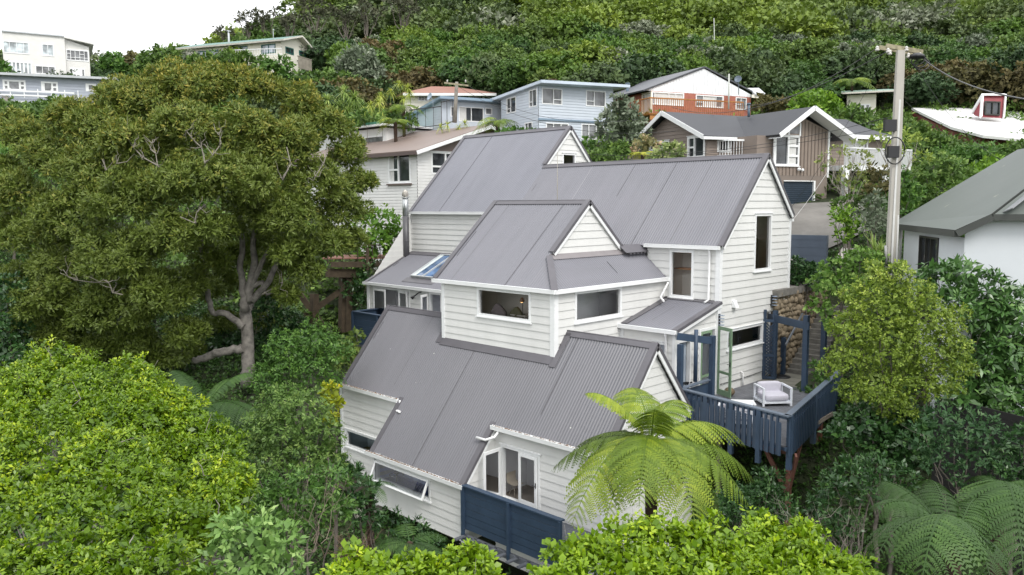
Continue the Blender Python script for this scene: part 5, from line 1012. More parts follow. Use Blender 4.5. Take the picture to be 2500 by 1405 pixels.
for x in (742,795): beam(dk,P(x,540),P(x-8,1180),.4,.4,DT,'support_post',Y)
beam(dk,P(410,740),P(405,1100),.4,.4,DT,'support_post',Y); beam(dk,P(240,740),P(520,1120),.12,.35,DT,'brace'); beam(dk,P(720,700),P(210,1060),.12,.35,DT,'brace')
beam(dk,P(1018,215,48.8),P(1018,470,48.8),.14,.14,DT,'support_post',Y); rail(dk,P(560,395,47.6),P(1400,385,50.4),1.1,DT,.9,.1)
# blue house, two blocks
b=BH('blue_house','ice blue two storey weatherboard house with a flat blue edged roof on the slope','house' and at(*y3(1425,232),57),4850,h=6)
wr=[b.R.rect(y3(1455,258),y3(1655,432)),b.R.rect(y3(1888,283),y3(2080,452)),b.R.rect(y3(1495,600),y3(1718,720)),b.R.rect(y3(1843,612),y3(2060,775))]
wlf=[b.L.rect(y3(1113,365),y3(1207,498)),b.L.rect(y3(1335,285),y3(1412,440)),b.L.rect(y3(1293,605),y3(1368,690))]
u1=b.R.uv(*y3(2155,272))[0]; u0=b.L.uv(*y3(1060,350))[0]; vt_=b.R.uv(*y3(2155,272))[1]; vl=b.L.uv(*y3(1060,350))[1]
wall(b.T,b.R,[[(0,-7),(u1,-7),(u1,vt_),(0,0)]],wr,mat=BLU,h=.2); wall(b.T,b.L,[[(u0,-7),(0,-7),(0,0),(u0,vl)]],wlf,mat=BLU,h=.2)
for r,mv,mh in ((wr[0],(.57,),((.57,1,.32),)),(wr[1],(.42,),((0,.42,.33),)),(wr[2],(.33,.66),()),(wr[3],(.33,.66),())): window(b.T,b.R,r,w=.07,mv=mv,mh=mh,gl=GG,sill=False,head=False)
for r in wlf: window(b.T,b.L,r,w=.07,mv=(.4,),mh=((0,.4,.3),),gl=GD,sill=False,head=False)
o=MB(); yb_=b.R.uv(*y3(1430,566))[1]; o.box(b.R,-.05,yb_-.08,.0,u1,yb_+.06,.12); o.build('storey_band',BLB,b.T); b.core(0,u1,-u0,7,top=-.3)
f0=b.R.p(-.3,.02,.9); f1=b.R.p(u1+.9,vt_+.05,.9); bk=b.L.p(u0-4.5,vl-.45,.5)
slab(b.T,[f0,f1,f1+b.W*(-u0+3),bk],paint('blue_white_fascia',(.55,.63,.72)),.2,top=BLB); ao=b.L.p(-3,.2,-3); o=MB(); o.tube([ao,ao+UP*.8],.04,6); o.beam(ao+UP*.8-b.U*.4,ao+UP*.8+b.U*.4,.05,.04); o.build('aerial',paint('rusty_metal',(.12,.06,.04),.8),b.T)
b=BH('blue_bungalow','low ice blue wing with wide sliding doors left of the two storey blue house',at(*y3(472,378),61),4850,h=4)
wr=[b.R.rect(y3(560,442),y3(603,545)),b.R.rect(y3(640,442),y3(887,600)),b.R.rect(y3(900,455),y3(970,528))]
wall(b.T,b.R,[[(0,-4.2),(10.6,-4.2),(10.6,0),(0,0)]],wr,mat=BLU,h=30); wall(b.T,b.L,[[(-8,-4.2),(0,-4.2),(0,0),(-8,-1.0)]],(),mat=BLU,h=.2); b.core(0,10.6,8,4.2,-.9)
for r,mv in zip(wr,((),(.5,),())): window(b.T,b.R,r,w=.07,mv=mv,gl=GG if mv==() else GD,sill=False,head=False,curt=((0,.3),) if mv else ())
slab(b.T,[b.R.p(-.4,.0,.7),b.R.p(11,.0,.7),b.R.p(11,-1,-8),b.R.p(-.4,-1,-8)],BLB,.2)
rl=thing('metal_railing','black metal railing on the terrace below the blue house','railing',tuple(at(1020,310,59))); rail(rl,at(1000,318,58),at(1078,308,59),1.4,BLACK,.5,.04); rail(rl,at(1078,308,59),at(1105,300,60),1.7,BLACK,.5,.04)
dsh=lambda label,p,r,n,mat,hh=.8: (lambda T:( (lambda o:(o.lathe(p,[(0,0),(r*.5,.02*r/.4),(r*.85,.09*r/.4),(r,.16*r/.4),(r*.98,.19*r/.4),(r*.8,.1*r/.4),(0,.03)],20,n),o.build('dish',mat,T)))(MB()), (lambda o:(o.tube([p-unit(n)*.03,p-unit(n)*.2-UP*hh*.3,p-unit(n)*.2-UP*hh],.03,6),o.tube([p,p+unit(n)*r*.9-UP*.1],.015,5),o.build('mount',mat,T)))(MB())))(thing('satellite_dish',label,'satellite dish',tuple(p-UP*hh)))
dsh('grey satellite dish at the left end of the blue wing roof',at(*y3(368,352),60.5),.3,V3(-.2,-1,.4),paint('dish_grey',(.35,.42,.5)))
dsh('large grey satellite dish behind the brown roof ridge',at(1223,316,56),.34,V3(.3,-1,.3),paint('dish_pale',(.5,.52,.54)),1.2)
dsh('dark satellite dish above the brick house roof edge',at(*y4(1375,222),66),.3,V3(.3,-1,.4),paint('dish_dark',(.14,.18,.23)),1.1)
# red tiled house
b=BH('cream_house','cream house with a terracotta tiled hip roof behind the blue wing',at(*y3(110,326),80),6000,h=3)
wr=[b.R.rect(y3(240,338),y3(350,395)),b.R.rect(y3(540,345),y3(640,372)),b.R.rect(y3(740,345),y3(892,378))]
wall(b.T,b.R,[[(0,-7),(19,-7),(19,0),(0,0)]],wr,mat=CRM,h=.25); [window(b.T,b.R,r,w=.09,mv=(.3,.6),gl=GG,sill=False,head=False) for r in wr]; b.core(0,19,8,7)
TER=roofmat('terracotta_tile',(.29,.15,.115),0,.7); e0=at(*y3(95,320),79.4);e1=at(*y3(1010,322),82); r0=at(*y3(375,258),83);r1=at(*y3(600,262),84.5)
slab(b.T,[e0,e1,r1,r0],TER,.12); slab(b.T,[e0,r0,r0+b.W*2,e0+b.W*8],TER,.12); beam(b.T,e0-UP*.05,e1-UP*.05,.2,.25,WHITE,'gutter')
# brick house with white gable
b=BH('brick_house','red brick house with a broad white gable and an orange timber deck',at(*y4(522,333),64),5500,h=6)
g0=b.R.uv(*y4(470,326));g1=b.R.uv(*y4(1040,112));g2=b.R.uv(*y4(1552,380)); ub=b.R.uv(*y4(1500,400))[0]; vb=g0[1]
wr=[b.R.rect(y4(528,335),y4(840,482)),b.R.rect(y4(957,366),y4(1228,502)),b.R.rect(y4(1348,393),y4(1452,520))]; wl_=b.L.rect(y4(433,356),y4(522,545))
wall(b.T,b.R,[[g0,(g2[0],g0[1]),g1]],mat=paint('white_batten',(.8,.82,.84),.5),plain=True,name='gable'); o=MB()
for k in range(40):
    u=g0[0]+(g2[0]-g0[0])*(k+.5)/40; v=g0[1]+(g1[1]-g0[1])*(1-abs(u-g1[0])/((g1[0]-g0[0]) if u<g1[0] else (g2[0]-g1[0]))); 
    if v>g0[1]+.1: o.box(b.R,u-.02,g0[1],.002,u+.02,v-.05,.03)
o.build('gable_battens',paint('white_batten',(1,1,1)),b.T)
wall(b.T,b.R,[[(0,-7),(ub,-7),(ub,vb),(0,vb)]],wr,mat=BRK,plain=True); wall(b.T,b.L,[[(-9,-7),(0,-7),(0,0),(-9,0)]],[wl_],mat=BRK,plain=True)
window(b.T,b.R,wr[0],w=.09,mv=(.08,.52,.74),gl=GG,curt=((.08,.52),(.52,1.)),sill=False,head=False); window(b.T,b.R,wr[1],w=.09,mv=(.27,.72,.95),mh=((0,.27,.4),),gl=GG,sill=False,head=False,curt=((.27,.72),)); window(b.T,b.R,wr[2],w=.08,mv=(.5,),mh=((0,.5,.4),),gl=GG,sill=False,head=False); window(b.T,b.L,wl_,w=.12,mat=CRM,gl=GG,curt=((.1,.9),),sill=False,head=False)
b.core(0,ub,12,7,top=-.2); GR=roofmat('mid_grey_tile',(.13,.135,.15),0,.55); k=b.R.p(g0[0]-.3,g0[1]-.1,.12); a=b.R.p(g1[0],g1[1]+.05,.12); c=b.R.p(g2[0]+.2,g2[1],.12)
slab(b.T,[k,a,a+b.W*16,k+b.W*16],paint('dark_edge',(.06,.065,.075)),.12,top=GR); slab(b.T,[c,a,a+b.W*16,c+b.W*16],paint('dark_edge',(0,0,0)),.12,top=GR)
fp=at(*y4(290,325),68); o=MB(); o.tube([fp-UP*.9,fp+UP*.45],.13,10); o.tube([fp+UP*.45,fp+UP*.6],.2,10); o.build('flue',paint('flue_blue_grey',(.09,.13,.17)),b.T); fp=at(*y4(1280,510),61.5); o=MB(); o.tube([fp,at(*y4(1284,165),61.5)],.06,8); pst=o.build('lamp_pole',paint('pale_pole',(.5,.52,.48)),None); tag(pst,'plain pale metal pole standing in front of the brick house gable','pole')
ORG_=paint('orange_timber',(.4,.17,.045),.7,.2,3); p0=at(*y4(508,565),60.5);p1=at(*y4(1420,605),62.5); DKo=thing('wooden_deck','orange stained timber deck and railing in front of the brick house','deck',tuple(p0)); rail(DKo,p0,p1,1.25,ORG_,.17,.075,top=.09); rail(DKo,p0,p0+b.W*2.2,1.25,ORG_,.16,.04,top=.09); slab(DKo,[p0,p1,p1+b.W*2.5,p0+b.W*2.5],ORG_,.1,'floor_boards'); beam(DKo,p0-UP*.2,p1-UP*.2,.08,.3,ORG_,'fascia')
# taupe house with garage
b=BH('taupe_house','taupe weatherboard house with a dark tiled roof and a garage under its gabled bay',at(*y4(1728,735),46),5100,h=6)
R=b.R; ap=R.uv(*y4(2005,590)); re=R.uv(*y4(2262,725)); vbm=R.uv(*y4(1730,1155))[1]; vgr=R.uv(*y5(1420,1086))[1]; ur=re[0]
wm=R.rect(y4(1735,762),y4(1975,1068)); wm=(wm[0],wm[1],R.uv(*y4(1975,762))[0],wm[3]); gd_=R.rect(y5(1417,775),y5(1712,1086)); gd_=(gd_[0],vgr,R.uv(*y5(1712,800))[0],gd_[3])
wa1=R.uv(*y4(1745,748)); TB_=paint('taupe_battens',(.25,.2,.165),.6,.08)
wall(b.T,R,[[(0,vbm),(ur,vbm),(ur,re[1]),ap,(0,-.1)]],[wm],mat=TB_,plain=True); o=MB()
k=wm[2]+.15
while k<ur: 
    v=ap[1]+(re[1]-ap[1])*max(0,(k-ap[0])/(ur-ap[0])); o.box(R,k-.025,vbm,.002,k+.025,v-.1,.035); k+=.28
k=.15
while k<wm[2]: o.box(R,k-.025,vbm,.002,k+.025,wm[1]-.02,.035); k+=.28
o.build('battens',paint('taupe_batten_strip',(.17,.135,.11)),b.T)
window(b.T,R,wm,w=.1,mv=(.55,),mh=((.55,1,.33),(.55,1,.66)),gl=GD,mw=.12,curt=((.62,.95),),sill=True)
o=MB(); t0=R.uv(*y4(1745,690)); t1=R.uv(*y4(1975,615)); o.m=0
for (ua,ub_,va,vb2) in ((wm[0]+.08,wm[0]+(wm[2]-wm[0])*.52,t0[1]+.05,0),(wm[0]+(wm[2]-wm[0])*.57,wm[2]-.06,0,0)):
    s_=(ap[1]+.1)/ap[0]; o.face([R.p(ua,wm[3]+.12,.02),R.p(ub_,wm[3]+.12,.02),R.p(ub_,min(ub_*s_-.45,ap[1]-.3),.02),R.p(ua,max(wm[3]+.14,ua*s_-.45),.02)])
o.build('upper_window',GG,b.T); o=MB(); o.box(R,wm[2]-.05,wm[3],.0,wm[2]+.06,ap[1]-.35,.06); o.box(R,wm[0]+(wm[2]-wm[0])*.52,wm[3],0,wm[0]+(wm[2]-wm[0])*.57,ap[1]*.55,.05); o.box(R,-.05,vbm,.0,.1,-.1,.06); o.box(R,ur-.06,vbm-.1,0,ur+.06,re[1],.06); o.build('window_frame',WHITE,b.T)
BAS=paint('taupe_plaster',(.2,.165,.14),.8,.08); wall(b.T,R,[[(-1.5,vgr-.3),(ur,vgr-.3),(ur,vbm),(-1.5,vbm)]],[gd_],mat=BAS,plain=True)
o=MB(); n=16
for k in range(n): v0_=gd_[1]+(gd_[3]-gd_[1])*k/n; h_=(gd_[3]-gd_[1])/n; o.face([R.p(gd_[0],v0_,-.1),R.p(gd_[2],v0_,-.1),R.p(gd_[2],v0_+h_*.85,-.06),R.p(gd_[0],v0_+h_*.85,-.06)]); o.face([R.p(gd_[0],v0_+h_*.85,-.06),R.p(gd_[2],v0_+h_*.85,-.06),R.p(gd_[2],v0_+h_,-.1),R.p(gd_[0],v0_+h_,-.1)])
o.build('garage_door',paint('garage_navy',(.04,.058,.082),.45),b.T); o=MB(); o.box(R,gd_[2],gd_[1],-.1,gd_[2]+.12,gd_[3]+.05,.03); o.box(R,gd_[0],gd_[3],-.1,gd_[2],gd_[3]+.05,.03); o.build('garage_frame',WHITE,b.T); b.core(-1.3,ur,5,8.2,top=-.2,mat=TAU)
# recessed wall, left gable
Rr=Fr(b.P+b.W*2.2,b.U); eL=Rr.uv(*y4(1062,740)); cL_=Rr.p(eL[0],0,0); Lf=Fr(cL_,-b.W); vtop=-.15
wr=[Rr.rect(y4(1168,775),y4(1395,940)),Rr.rect(y4(1490,778),y4(1700,930))]; wall(b.T,Rr,[[(eL[0],-5),(.3,-5),(.3,vtop),(eL[0],vtop)]],wr,mat=TAU,h=.2)
window(b.T,Rr,wr[0],w=.12,mv=(.5,),mw=.2,gl=GD,sill=False); window(b.T,Rr,wr[1],w=.1,mv=(.4,),mw=.12,gl=GD,sill=False)
lg0=Lf.uv(*y4(455,800));lga=Lf.uv(*y4(690,575)); wl2=[Lf.rect(y4(880,780),y4(1050,985)),Lf.rect(y4(505,835),y4(700,900))]
wall(b.T,Lf,[[(lg0[0],-4.5),(0,-4.5),(0,vtop),lga,(lg0[0],lg0[1])]],wl2,mat=TAU,h=.22); window(b.T,Lf,wl2[0],w=.14,mv=(.4,),mh=((0,.4,.5),),gl=GD,mw=.1,sill=False); window(b.T,Lf,wl2[1],w=.1,mv=(.33,.66),gl=GD,sill=False)
o=MB(); o.box(Rr,eL[0]+.2,-5,-8,.2,-.5,-.2); o.build('rear_wall',TAU,b.T)
ov=.55; A0=Lf.p(.35,vtop-.1,ov);A1=Lf.p(lga[0],lga[1]+.15,ov);A2=Lf.p(lg0[0]-1.,lg0[1]-.5,ov); E1=Rr.p(.5,vtop,.45); RR_=Rr.p(9,lga[1]+.15,-(-lga[0])); 
slab(b.T,[A0,Rr.p(4.5,vtop-.1,.35),A1+b.U*19,A1],TILE,.09); slab(b.T,[A2,A1,A1+b.U*19,A2+b.U*19],TILE,.09)
beam(b.T,A0,A1,.05,.26,WHITE,'barge_board'); beam(b.T,A1,A2,.05,.26,WHITE,'barge_board'); beam(b.T,A0-UP*.05,Rr.p(0,vtop-.12,.4),.16,.16,WHITE,'gutter')
Bp=R.p(ap[0],ap[1]+.45,.9);Bl=R.p(-.45,-.28,.9);Br=R.p(ur+1.4,re[1]-.5,.9)
slab(b.T,[Bl,Bp,Bp+b.W*7.5,Bl+b.W*7.5],TILE,.09); slab(b.T,[Br,Bp,Bp+b.W*7.5,Br+b.W*7.5],TILE,.09); beam(b.T,Bl,Bp,.05,.26,WHITE,'barge_board'); beam(b.T,Bp,Br,.05,.26,WHITE,'barge_board')
o=MB(); o.face([Bp-UP*.12,Br-UP*.12,Br-UP*.12+b.W*.9,Bp-UP*.12+b.W*.9]); o.face([Bp-UP*.12,Bl-UP*.12,Bl-UP*.12+b.W*.9,Bp-UP*.12+b.W*.9]); o.build('soffit',WHITE,b.T)
o=MB(); o.tube([at(*y4(1478,585),50),at(*y4(1478,470),50)],.085,10); o.tube([at(*y4(1478,468),50),at(*y4(1478,452),50)],.12,10); o.build('flue',paint('flue_blue_grey',(0,0,0)),b.T)
Rf=Fr(b.P+b.W*1.2,b.U); q0=Rf.uv(*y5(1870,345));q1=Rf.uv(*y5(2409,372)); wr=Rf.rect(y5(2000,372),y5(2237,520)); wall(b.T,Rf,[[(q0[0],-9),(q1[0]+1,-9),(q1[0]+1,q0[1]),(q0[0],q0[1])]],[wr],mat=TAU,h=.2); window(b.T,Rf,wr,w=.1,mv=(.5,),gl=GG,curt=((0.05,.95),),sill=False)
beam(b.T,Rf.p(q0[0]-.6,q0[1]+.05,.6),Rf.p(q1[0]+.3,q0[1]+.05,.6),.1,.24,WHITE,'gutter'); slab(b.T,[Rf.p(q0[0]-.6,q0[1]+.12,.6),Rf.p(q1[0]+.3,q0[1]+.12,.6),at(*y5(2260,275),52),at(*y5(2030,178),54),at(*y5(1700,160),54)],TILE,.06)
dk=thing('white_deck','white slatted upper deck with tall white posts right of the garage','deck',tuple(at(2030,520,45))); p0=Rf.p(q0[0]-.5,R.uv(*y5(1990,590))[1]-.5,1.6);p1=p0+b.U*6.; rail(dk,p0,p1,1.35,WHITE,.13,.08); slab(dk,[p0-b.U*.2,p1,p1+b.W*1.5,p0+b.W*1.5-b.U*.2],WHITE,.3,'floor_boards')
for u in (.1,3.6): beam(dk,p0+b.U*u,p0+b.U*u-UP*3.6,.32,.32,WHITE,'support_post',b.U)
rl=thing('white_railing','low white picket railing of the small balcony on the taupe house','railing',tuple(at(1760,390,46.5))); r0=at(*y4(1062,985),47.6);r1=at(*y4(1275,975),46.6);r2=at(*y4(1680,985),46.9); rail(rl,r0,r1,.95,WHITE,.16,.05,top=.1); rail(rl,r1,r2,.95,WHITE,.16,.05,top=.1)
o=MB(); o.blob(R.p(*R.uv(*y4(1950,1100)),.15),(.12,.1,.1),1,0,8,6); o.blob(R.p(*R.uv(*y4(1985,1108)),.15),(.1,.1,.1),2,0,8,6); o.build('security_light',WHITE,b.T)
# small lower side window
lowf=Fr(Rf.O+b.W*.3,b.U)
# cream house high on the left
b=BH('cream_bungalow','long cream bungalow with green window frames high on the bush covered slope','house' and at(*y2(1432,257),95),1960,h=3)
wl3=[b.L.rect(y2(848,325),y2(1026,400)),b.L.rect(y2(1188,300),y2(1368,400)),b.L.rect(y2(405,345),y2(668,365))]; uL=b.L.uv(*y2(262,345))[0]
wl3[2]=(wl3[2][0],-1.6,wl3[2][2],-.35); wall(b.T,b.L,[[(uL,-5),(0,-5),(0,0),(uL,0)]],wl3,mat=CRM,h=.25)
GT=paint('green_trim',(.02,.12,.1),.4)
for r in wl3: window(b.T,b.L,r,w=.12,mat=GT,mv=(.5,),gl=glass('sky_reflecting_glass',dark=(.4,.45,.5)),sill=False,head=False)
ga=b.R.uv(*y2(1625,222));ge=b.R.uv(*y2(1782,380)); wr=[b.R.rect(y2(1482,318),y2(1585,428)),b.R.rect(y2(1648,365),y2(1775,462))]
wall(b.T,b.R,[[(0,-6),(ge[0],-6),(ge[0],ge[1]),ga,(0,0)]],wr,mat=CRM,plain=True); [window(b.T,b.R,r,w=.12,mat=GT,mv=(.6,),gl=GD,sill=False,head=False) for r in wr]; b.core(0,ge[0],-uL,6)
GRN=roofmat('green_roof',(.09,.2,.17),0,.5); a=b.R.p(ga[0],ga[1]+.1,.8);c=b.R.p(-.7,-.1,.8);d=b.R.p(ge[0]+2.,ge[1]-1.1,.8); slab(b.T,[c,a,a+b.W*(2-uL),c+b.W*(2-uL)],paint('cream_fascia',(.65,.62,.55)),.2,top=GRN); slab(b.T,[d,a,a+b.W*(2-uL),d+b.W*(2-uL)],paint('cream_fascia',(1,1,1)),.2,top=GRN)
q=at(*y2(795,270),99); o=MB(); o.tube([q-UP,q+UP*1.1],.11,10); o.build('flue',paint('dish_pale',(0,0,0)),b.T); o=MB(); o.beam(q+UP*1.35-b.U*.3,q+UP*1.4+b.U*.4,.05,.12); o.tube([q+UP*1.1,q+UP*1.4],.07,6); o.build('cowl',paint('dish_pale',(0,0,0)),b.T)
q=at(*y2(1338,240),96); o=MB(); o.tube([q-UP*.3,q+UP*1.2],.04,6); o.tube([q+UP*1.2,q+UP*1.15+V3(.2,0,0)],.07,6); o.build('aerial',paint('dish_pale',(0,0,0)),b.T)
rl=thing('balcony_railing','thin white balcony railing along the cream bungalow','railing',tuple(at(650,140,93))); rail(rl,at(*y2(850,445),94),at(*y2(1440,425),92.5),.75,WHITE,.3,.04); fc=thing('wooden_fence','grey vertical board fence at the right end of the cream bungalow','fence',tuple(at(755,165,94))); fr=Fr(at(*y2(1640,560),93.5),b.U); o=MB()
for k in range(16): o.box(fr,k*.17,-.2,0,k*.17+.155,1.1,.05)
o.build('boards',paint('fence_grey',(.3,.27,.22),.9,.3),fc); beam(fc,fr.p(-.1,1.14,.02),fr.p(2.8,1.14,.02),.12,.08,paint('fence_grey',(0,0,0)),'top_rail')
# white three storey house and the grey house below it at the far left
b=BH('white_block_house','tall off white flat roofed house at the top left corner against the sky',at(*y1(20,212),88),4800,h=9); R=b.R
OFF=paint('off_white_render',(.72,.71,.68),.7,.05); u1,v1=R.uv(*y1(920,292)); wr=[R.rect(y1(35,348),y1(427,550)),R.rect(y1(590,392),y1(778,580)),R.rect(y1(110,640),y1(465,846)),R.rect(y1(500,700),y1(800,842))]
wall(b.T,R,[[(0,-12),(u1,-12),(u1,v1),(0,0)]],wr,mat=OFF,plain=True); LG=glass('pale_glass',dark=(.45,.5,.52))
window(b.T,R,wr[0],w=.1,mv=(.25,.52,.78),gl=LG,sill=False,head=False); window(b.T,R,wr[1],w=.1,mv=(.5,),gl=LG,sill=False,head=False); window(b.T,R,wr[2],w=.12,mv=(.17,.33,.5,.66,.83),gl=LG,sill=False,head=False,mw=.15); window(b.T,R,wr[3],w=.1,mv=(.35,.66),gl=GG,sill=False,head=False); b.core(0,u1,9,12,top=-.6)
beam(b.T,R.p(0,.02,.05),R.p(u1,v1+.02,.05),.3,.14,paint('dish_pale',(0,0,0)),'parapet'); R2=Fr(R.p(u1,0,-.3),b.U); a=R2.uv(*y1(1240,412)); c=R2.uv(*y1(1285,690)); wr=[R2.rect(y1(935,425),y1(1275,655)),R2.rect(y1(995,740),y1(1220,880))]
wr[0]=(wr[0][0],wr[0][1],wr[0][2],R2.uv(*y1(935,430))[1]-.3)
wall(b.T,R2,[[(0,-12),(c[0],-12),(c[0],a[1]-.2),(0,a[1]+.4)]],wr,mat=OFF,plain=True); window(b.T,R2,wr[0],w=.12,mv=(.2,.4,.6,.8),mh=(.3,(0,.2,.62),(.6,.8,.62)),gl=GG,sill=False,head=False); window(b.T,R2,wr[1],w=.1,mv=(.33,.66),mw=.5,gl=GG,sill=False,head=False)
slab(b.T,[R2.p(0,a[1]+.5,.6),R2.p(c[0]+.5,a[1]+.0,.6),R2.p(c[0]+.5,a[1]+.0,-8),R2.p(0,a[1]+.5,-8)],OFF,.15); o=MB(); o.box(R2,.1,-12,-8,c[0]-.1,a[1]-.2,-.2); o.build('rear_wall',OFF,b.T)
b=BH('grey_house','long grey blue weatherboard house with white balcony rails below the tall white house',at(*y1(-80,846),76),6500,h=5); R=b.R; u1=R.uv(*y1(1508,915))[0]
GY=paint('grey_blue_boards',(.36,.39,.45),.55,.06); wr=[R.rect(y1(35,905),y1(375,1072)),R.rect(y1(585,932),y1(835,1095)),R.rect(y1(1222,962),y1(1380,1080)),R.rect(y1(20,1205),y1(370,1350))]
wall(b.T,R,[[(0,-8),(u1,-8),(u1,0),(0,0)]],wr,mat=GY,h=.28); b.core(0,u1,8,8)
for r,mv,mh in ((wr[0],(.24,.74),((0,.24,.5),(.74,1,.5))),(wr[1],(.15,.65),((.65,1,.5),)),(wr[2],(.2,.8),()),(wr[3],(.3,.7),((.7,1,.5),))): window(b.T,R,r,w=.16,mv=mv,mh=mh,gl=GG,mw=.16,sill=False,head=False)
slab(b.T,[R.p(-1,.0,.7),R.p(u1+1,.0,.7),R.p(u1+1,.3,-9),R.p(-1,.3,-9)],paint('dish_pale',(0,0,0)),.22); rl=thing('balcony_railing','white double board balcony railing across the grey blue house','railing',tuple(at(60,240,75)))
for v in (-1.5,-1.9): beam(rl,R.p(0,v,1.2),R.p(u1*.72,v,1.2),.06,.13,WHITE,'rail')
for k in range(7): beam(rl,R.p(u1*.12*k+.3,-2.1,1.15),R.p(u1*.12*k+.3,-1.25,1.15),.07,.07,WHITE,'post',b.U)
# grey roofed white house at the right
b=BH('white_rendered_house','white rendered house with a mossy dark grey hip roof at the right edge',at(*y7(1422,408),26),-7300,h=7,flip=True); R=b.R;Lf=b.L
RW_=paint('white_render',(.6,.63,.66),.75,.04,.6); MOSS=roofmat('mossy_grey_roof',(.1,.118,.108),2.6,.5,axis=1,lc=(.4,.42,.3))
p1=R.uv(*y7(1600,312)); uL=Lf.uv(*y7(962,370))[0]; wr=(Lf.uv(*y7(1083,400))[0],-3.3,Lf.uv(*y7(1228,400))[0],Lf.uv(*y7(1155,388))[1]-.06)
wall(b.T,R,[[(0,-8),(12,-8),(12,p1[1]+.26),(p1[0],p1[1]+.2),(0,.1)]],(),mat=RW_,plain=True); wall(b.T,Lf,[[(uL,-8),(0,-8),(0,0),(uL,0)]],[wr],mat=RW_,plain=True); window(b.T,Lf,wr,w=.07,mv=(.35,.62),gl=GD,mat=paint('dark_bronze',(.035,.035,.03)),sill=False,head=False)
b.core(0,12,-uL,8,top=-.4)
E0=b.P+UP*.15-b.U*.35-b.W*.35; EL=b.P+UP*.15-b.U*.35+b.W*(-uL+.5); hip=R.p(p1[0],p1[1]+.25,.35); rise=1.0
FE=Fr(EL,b.U); sq=FE.uv(2487,372); tL=EL+b.U*sq[0]+UP*sq[1]; t0_=E0+b.U*sq[0]+b.W*2.4+UP*sq[1]; 
slab(b.T,[E0,hip,t0_,tL,EL],paint('dark_fascia',(.05,.055,.05)),.12,top=MOSS); slab(b.T,[hip,hip+b.U*12,t0_+b.U*9,t0_],paint('dark_fascia',(0,0,0)),.1,name='hip_roof',top=MOSS)
o=MB(); o.beam(hip+UP*.16+b.U*.3,t0_+UP*.2+b.U*.3,.8,.03,unit(UP-b.U*.9)); o.build('hip_flashing',paint('grey_flashing',(.25,.26,.27),.5,.2,4),b.T)
beam(b.T,E0-UP*.02,EL-UP*.02,.15,.2,paint('dark_fascia',(0,0,0)),'gutter'); beam(b.T,E0-UP*.02,hip,.15,.2,paint('dark_fascia',(0,0,0)),'gutter'); beam(b.T,hip,hip+b.U*10,.15,.2,paint('dark_fascia',(0,0,0)),'gutter')
o=MB(); q=at(*y7(935,350),proj(EL)[2]-.2); o.tube([q,q-UP*4],.06,8); o.build('downpipe',paint('grey_pipe',(.35,.35,.34)),b.T)
# white roofed house, little dark roof, small cream house
RED_W=paint('dull_red_wall',(.2,.06,.055),.7,.1); T=thing('red_dormer_house','house with a wide white iron roof and a red dormer at the right','house',tuple(at(2380,330,64))); WR=roofmat('white_roof',(.7,.7,.69),0,.5); p=lambda x,y,D:at(*y6(x,y),D)
slab(T,[p(920,632,76),p(1900,636,80),p(1900,900,60),p(1500,860,60),p(1240,790,64)],WR,.2); slab(T,[p(1415,655,70),p(1500,505,68.5),p(1690,505,68.5),p(1620,640,72)],WR,.12); RED=paint('red_boards',(.26,.045,.055),.6,.1)
q0_=[p(950,650,75),p(1860,655,79),p(1860,880,61),p(1500,850,61),p(1260,790,64.5)]; o=MB(); o.face([q-UP*.15 for q in q0_])
for i_ in range(5): a_=q0_[i_]-UP*.15;c_=q0_[(i_+1)%5]-UP*.15; o.face([V3(a_[0],a_[1],min(a_[2],2)-4),V3(c_[0],c_[1],min(c_[2],2)-4),c_,a_])
o.build('wall',RED_W,T); o=MB(); A_=p(1502,512,68.5);B_=p(1688,512,68.5);C_=p(1672,700,68.);D_=p(1490,692,68.); o.face([D_,C_,B_,A_]); o.face([D_,A_,p(1418,655,70),p(1440,680,69.5)]); o.build('dormer',RED,T); fr=Fr(D_,C_-D_); r=(.25,.2,np.linalg.norm(C_-D_)-.35,(B_-C_)[2]*.68); window(T,fr,r,w=.1,mv=(.5,),gl=GD,sill=False,head=False,mat=paint('dark_bronze',(0,0,0)),out=.08)
for a,c in ((A_,B_),(A_,D_),(B_,C_),(A_,p(1418,655,70))): beam(T,a+V3(0,-.1,0),c+V3(0,-.1,0),.12,.4,WHITE,'dormer_trim',b.W)
o=MB(); o.face([p(922,635,75.9),p(985,690,74),p(925,705,76)]); o.build('gable',RED,T)
T=thing('dark_roof_house','low house with a dark blue flat roof behind the red dormer','house',tuple(p(1300,640,84))); slab(T,[p(1060,590,82),p(1760,600,84),p(1700,575,90),p(1060,560,90)],paint('dark_blue_roof',(.08,.11,.15)),.25); slab(T,[p(1090,640,82.5),p(1740,650,84.5),p(1740,602,84.5),p(1090,592,82.5)],paint('dark_wall',(.06,.06,.065)),.1,'wall'); o=MB(); o.tube([p(1070,600,83),p(1070,510,83)],.3,8); o.build('flue',BLACK,T)
b=BH('small_cream_house','small cream house with a pale green roof among the trees right of centre',at(*y6(634,500),76),2000,h=3); Lf=b.L; uL=Lf.uv(*y6(395,505))[0]; r=Lf.rect(y6(448,530),y6(585,600)); r=(r[0],-2.7,r[2],-.9); wall(b.T,Lf,[[(uL,-7),(0,-7),(0,0),(uL,0)]],[r],mat=CRM,h=.25); window(b.T,Lf,r,w=.12,mv=(.3,.7),gl=GG,mw=.2,sill=False,head=False); wall(b.T,b.R,[[(0,-7),(5,-7),(5,.3),(0,0)]],(),mat=CRM,h=.25)
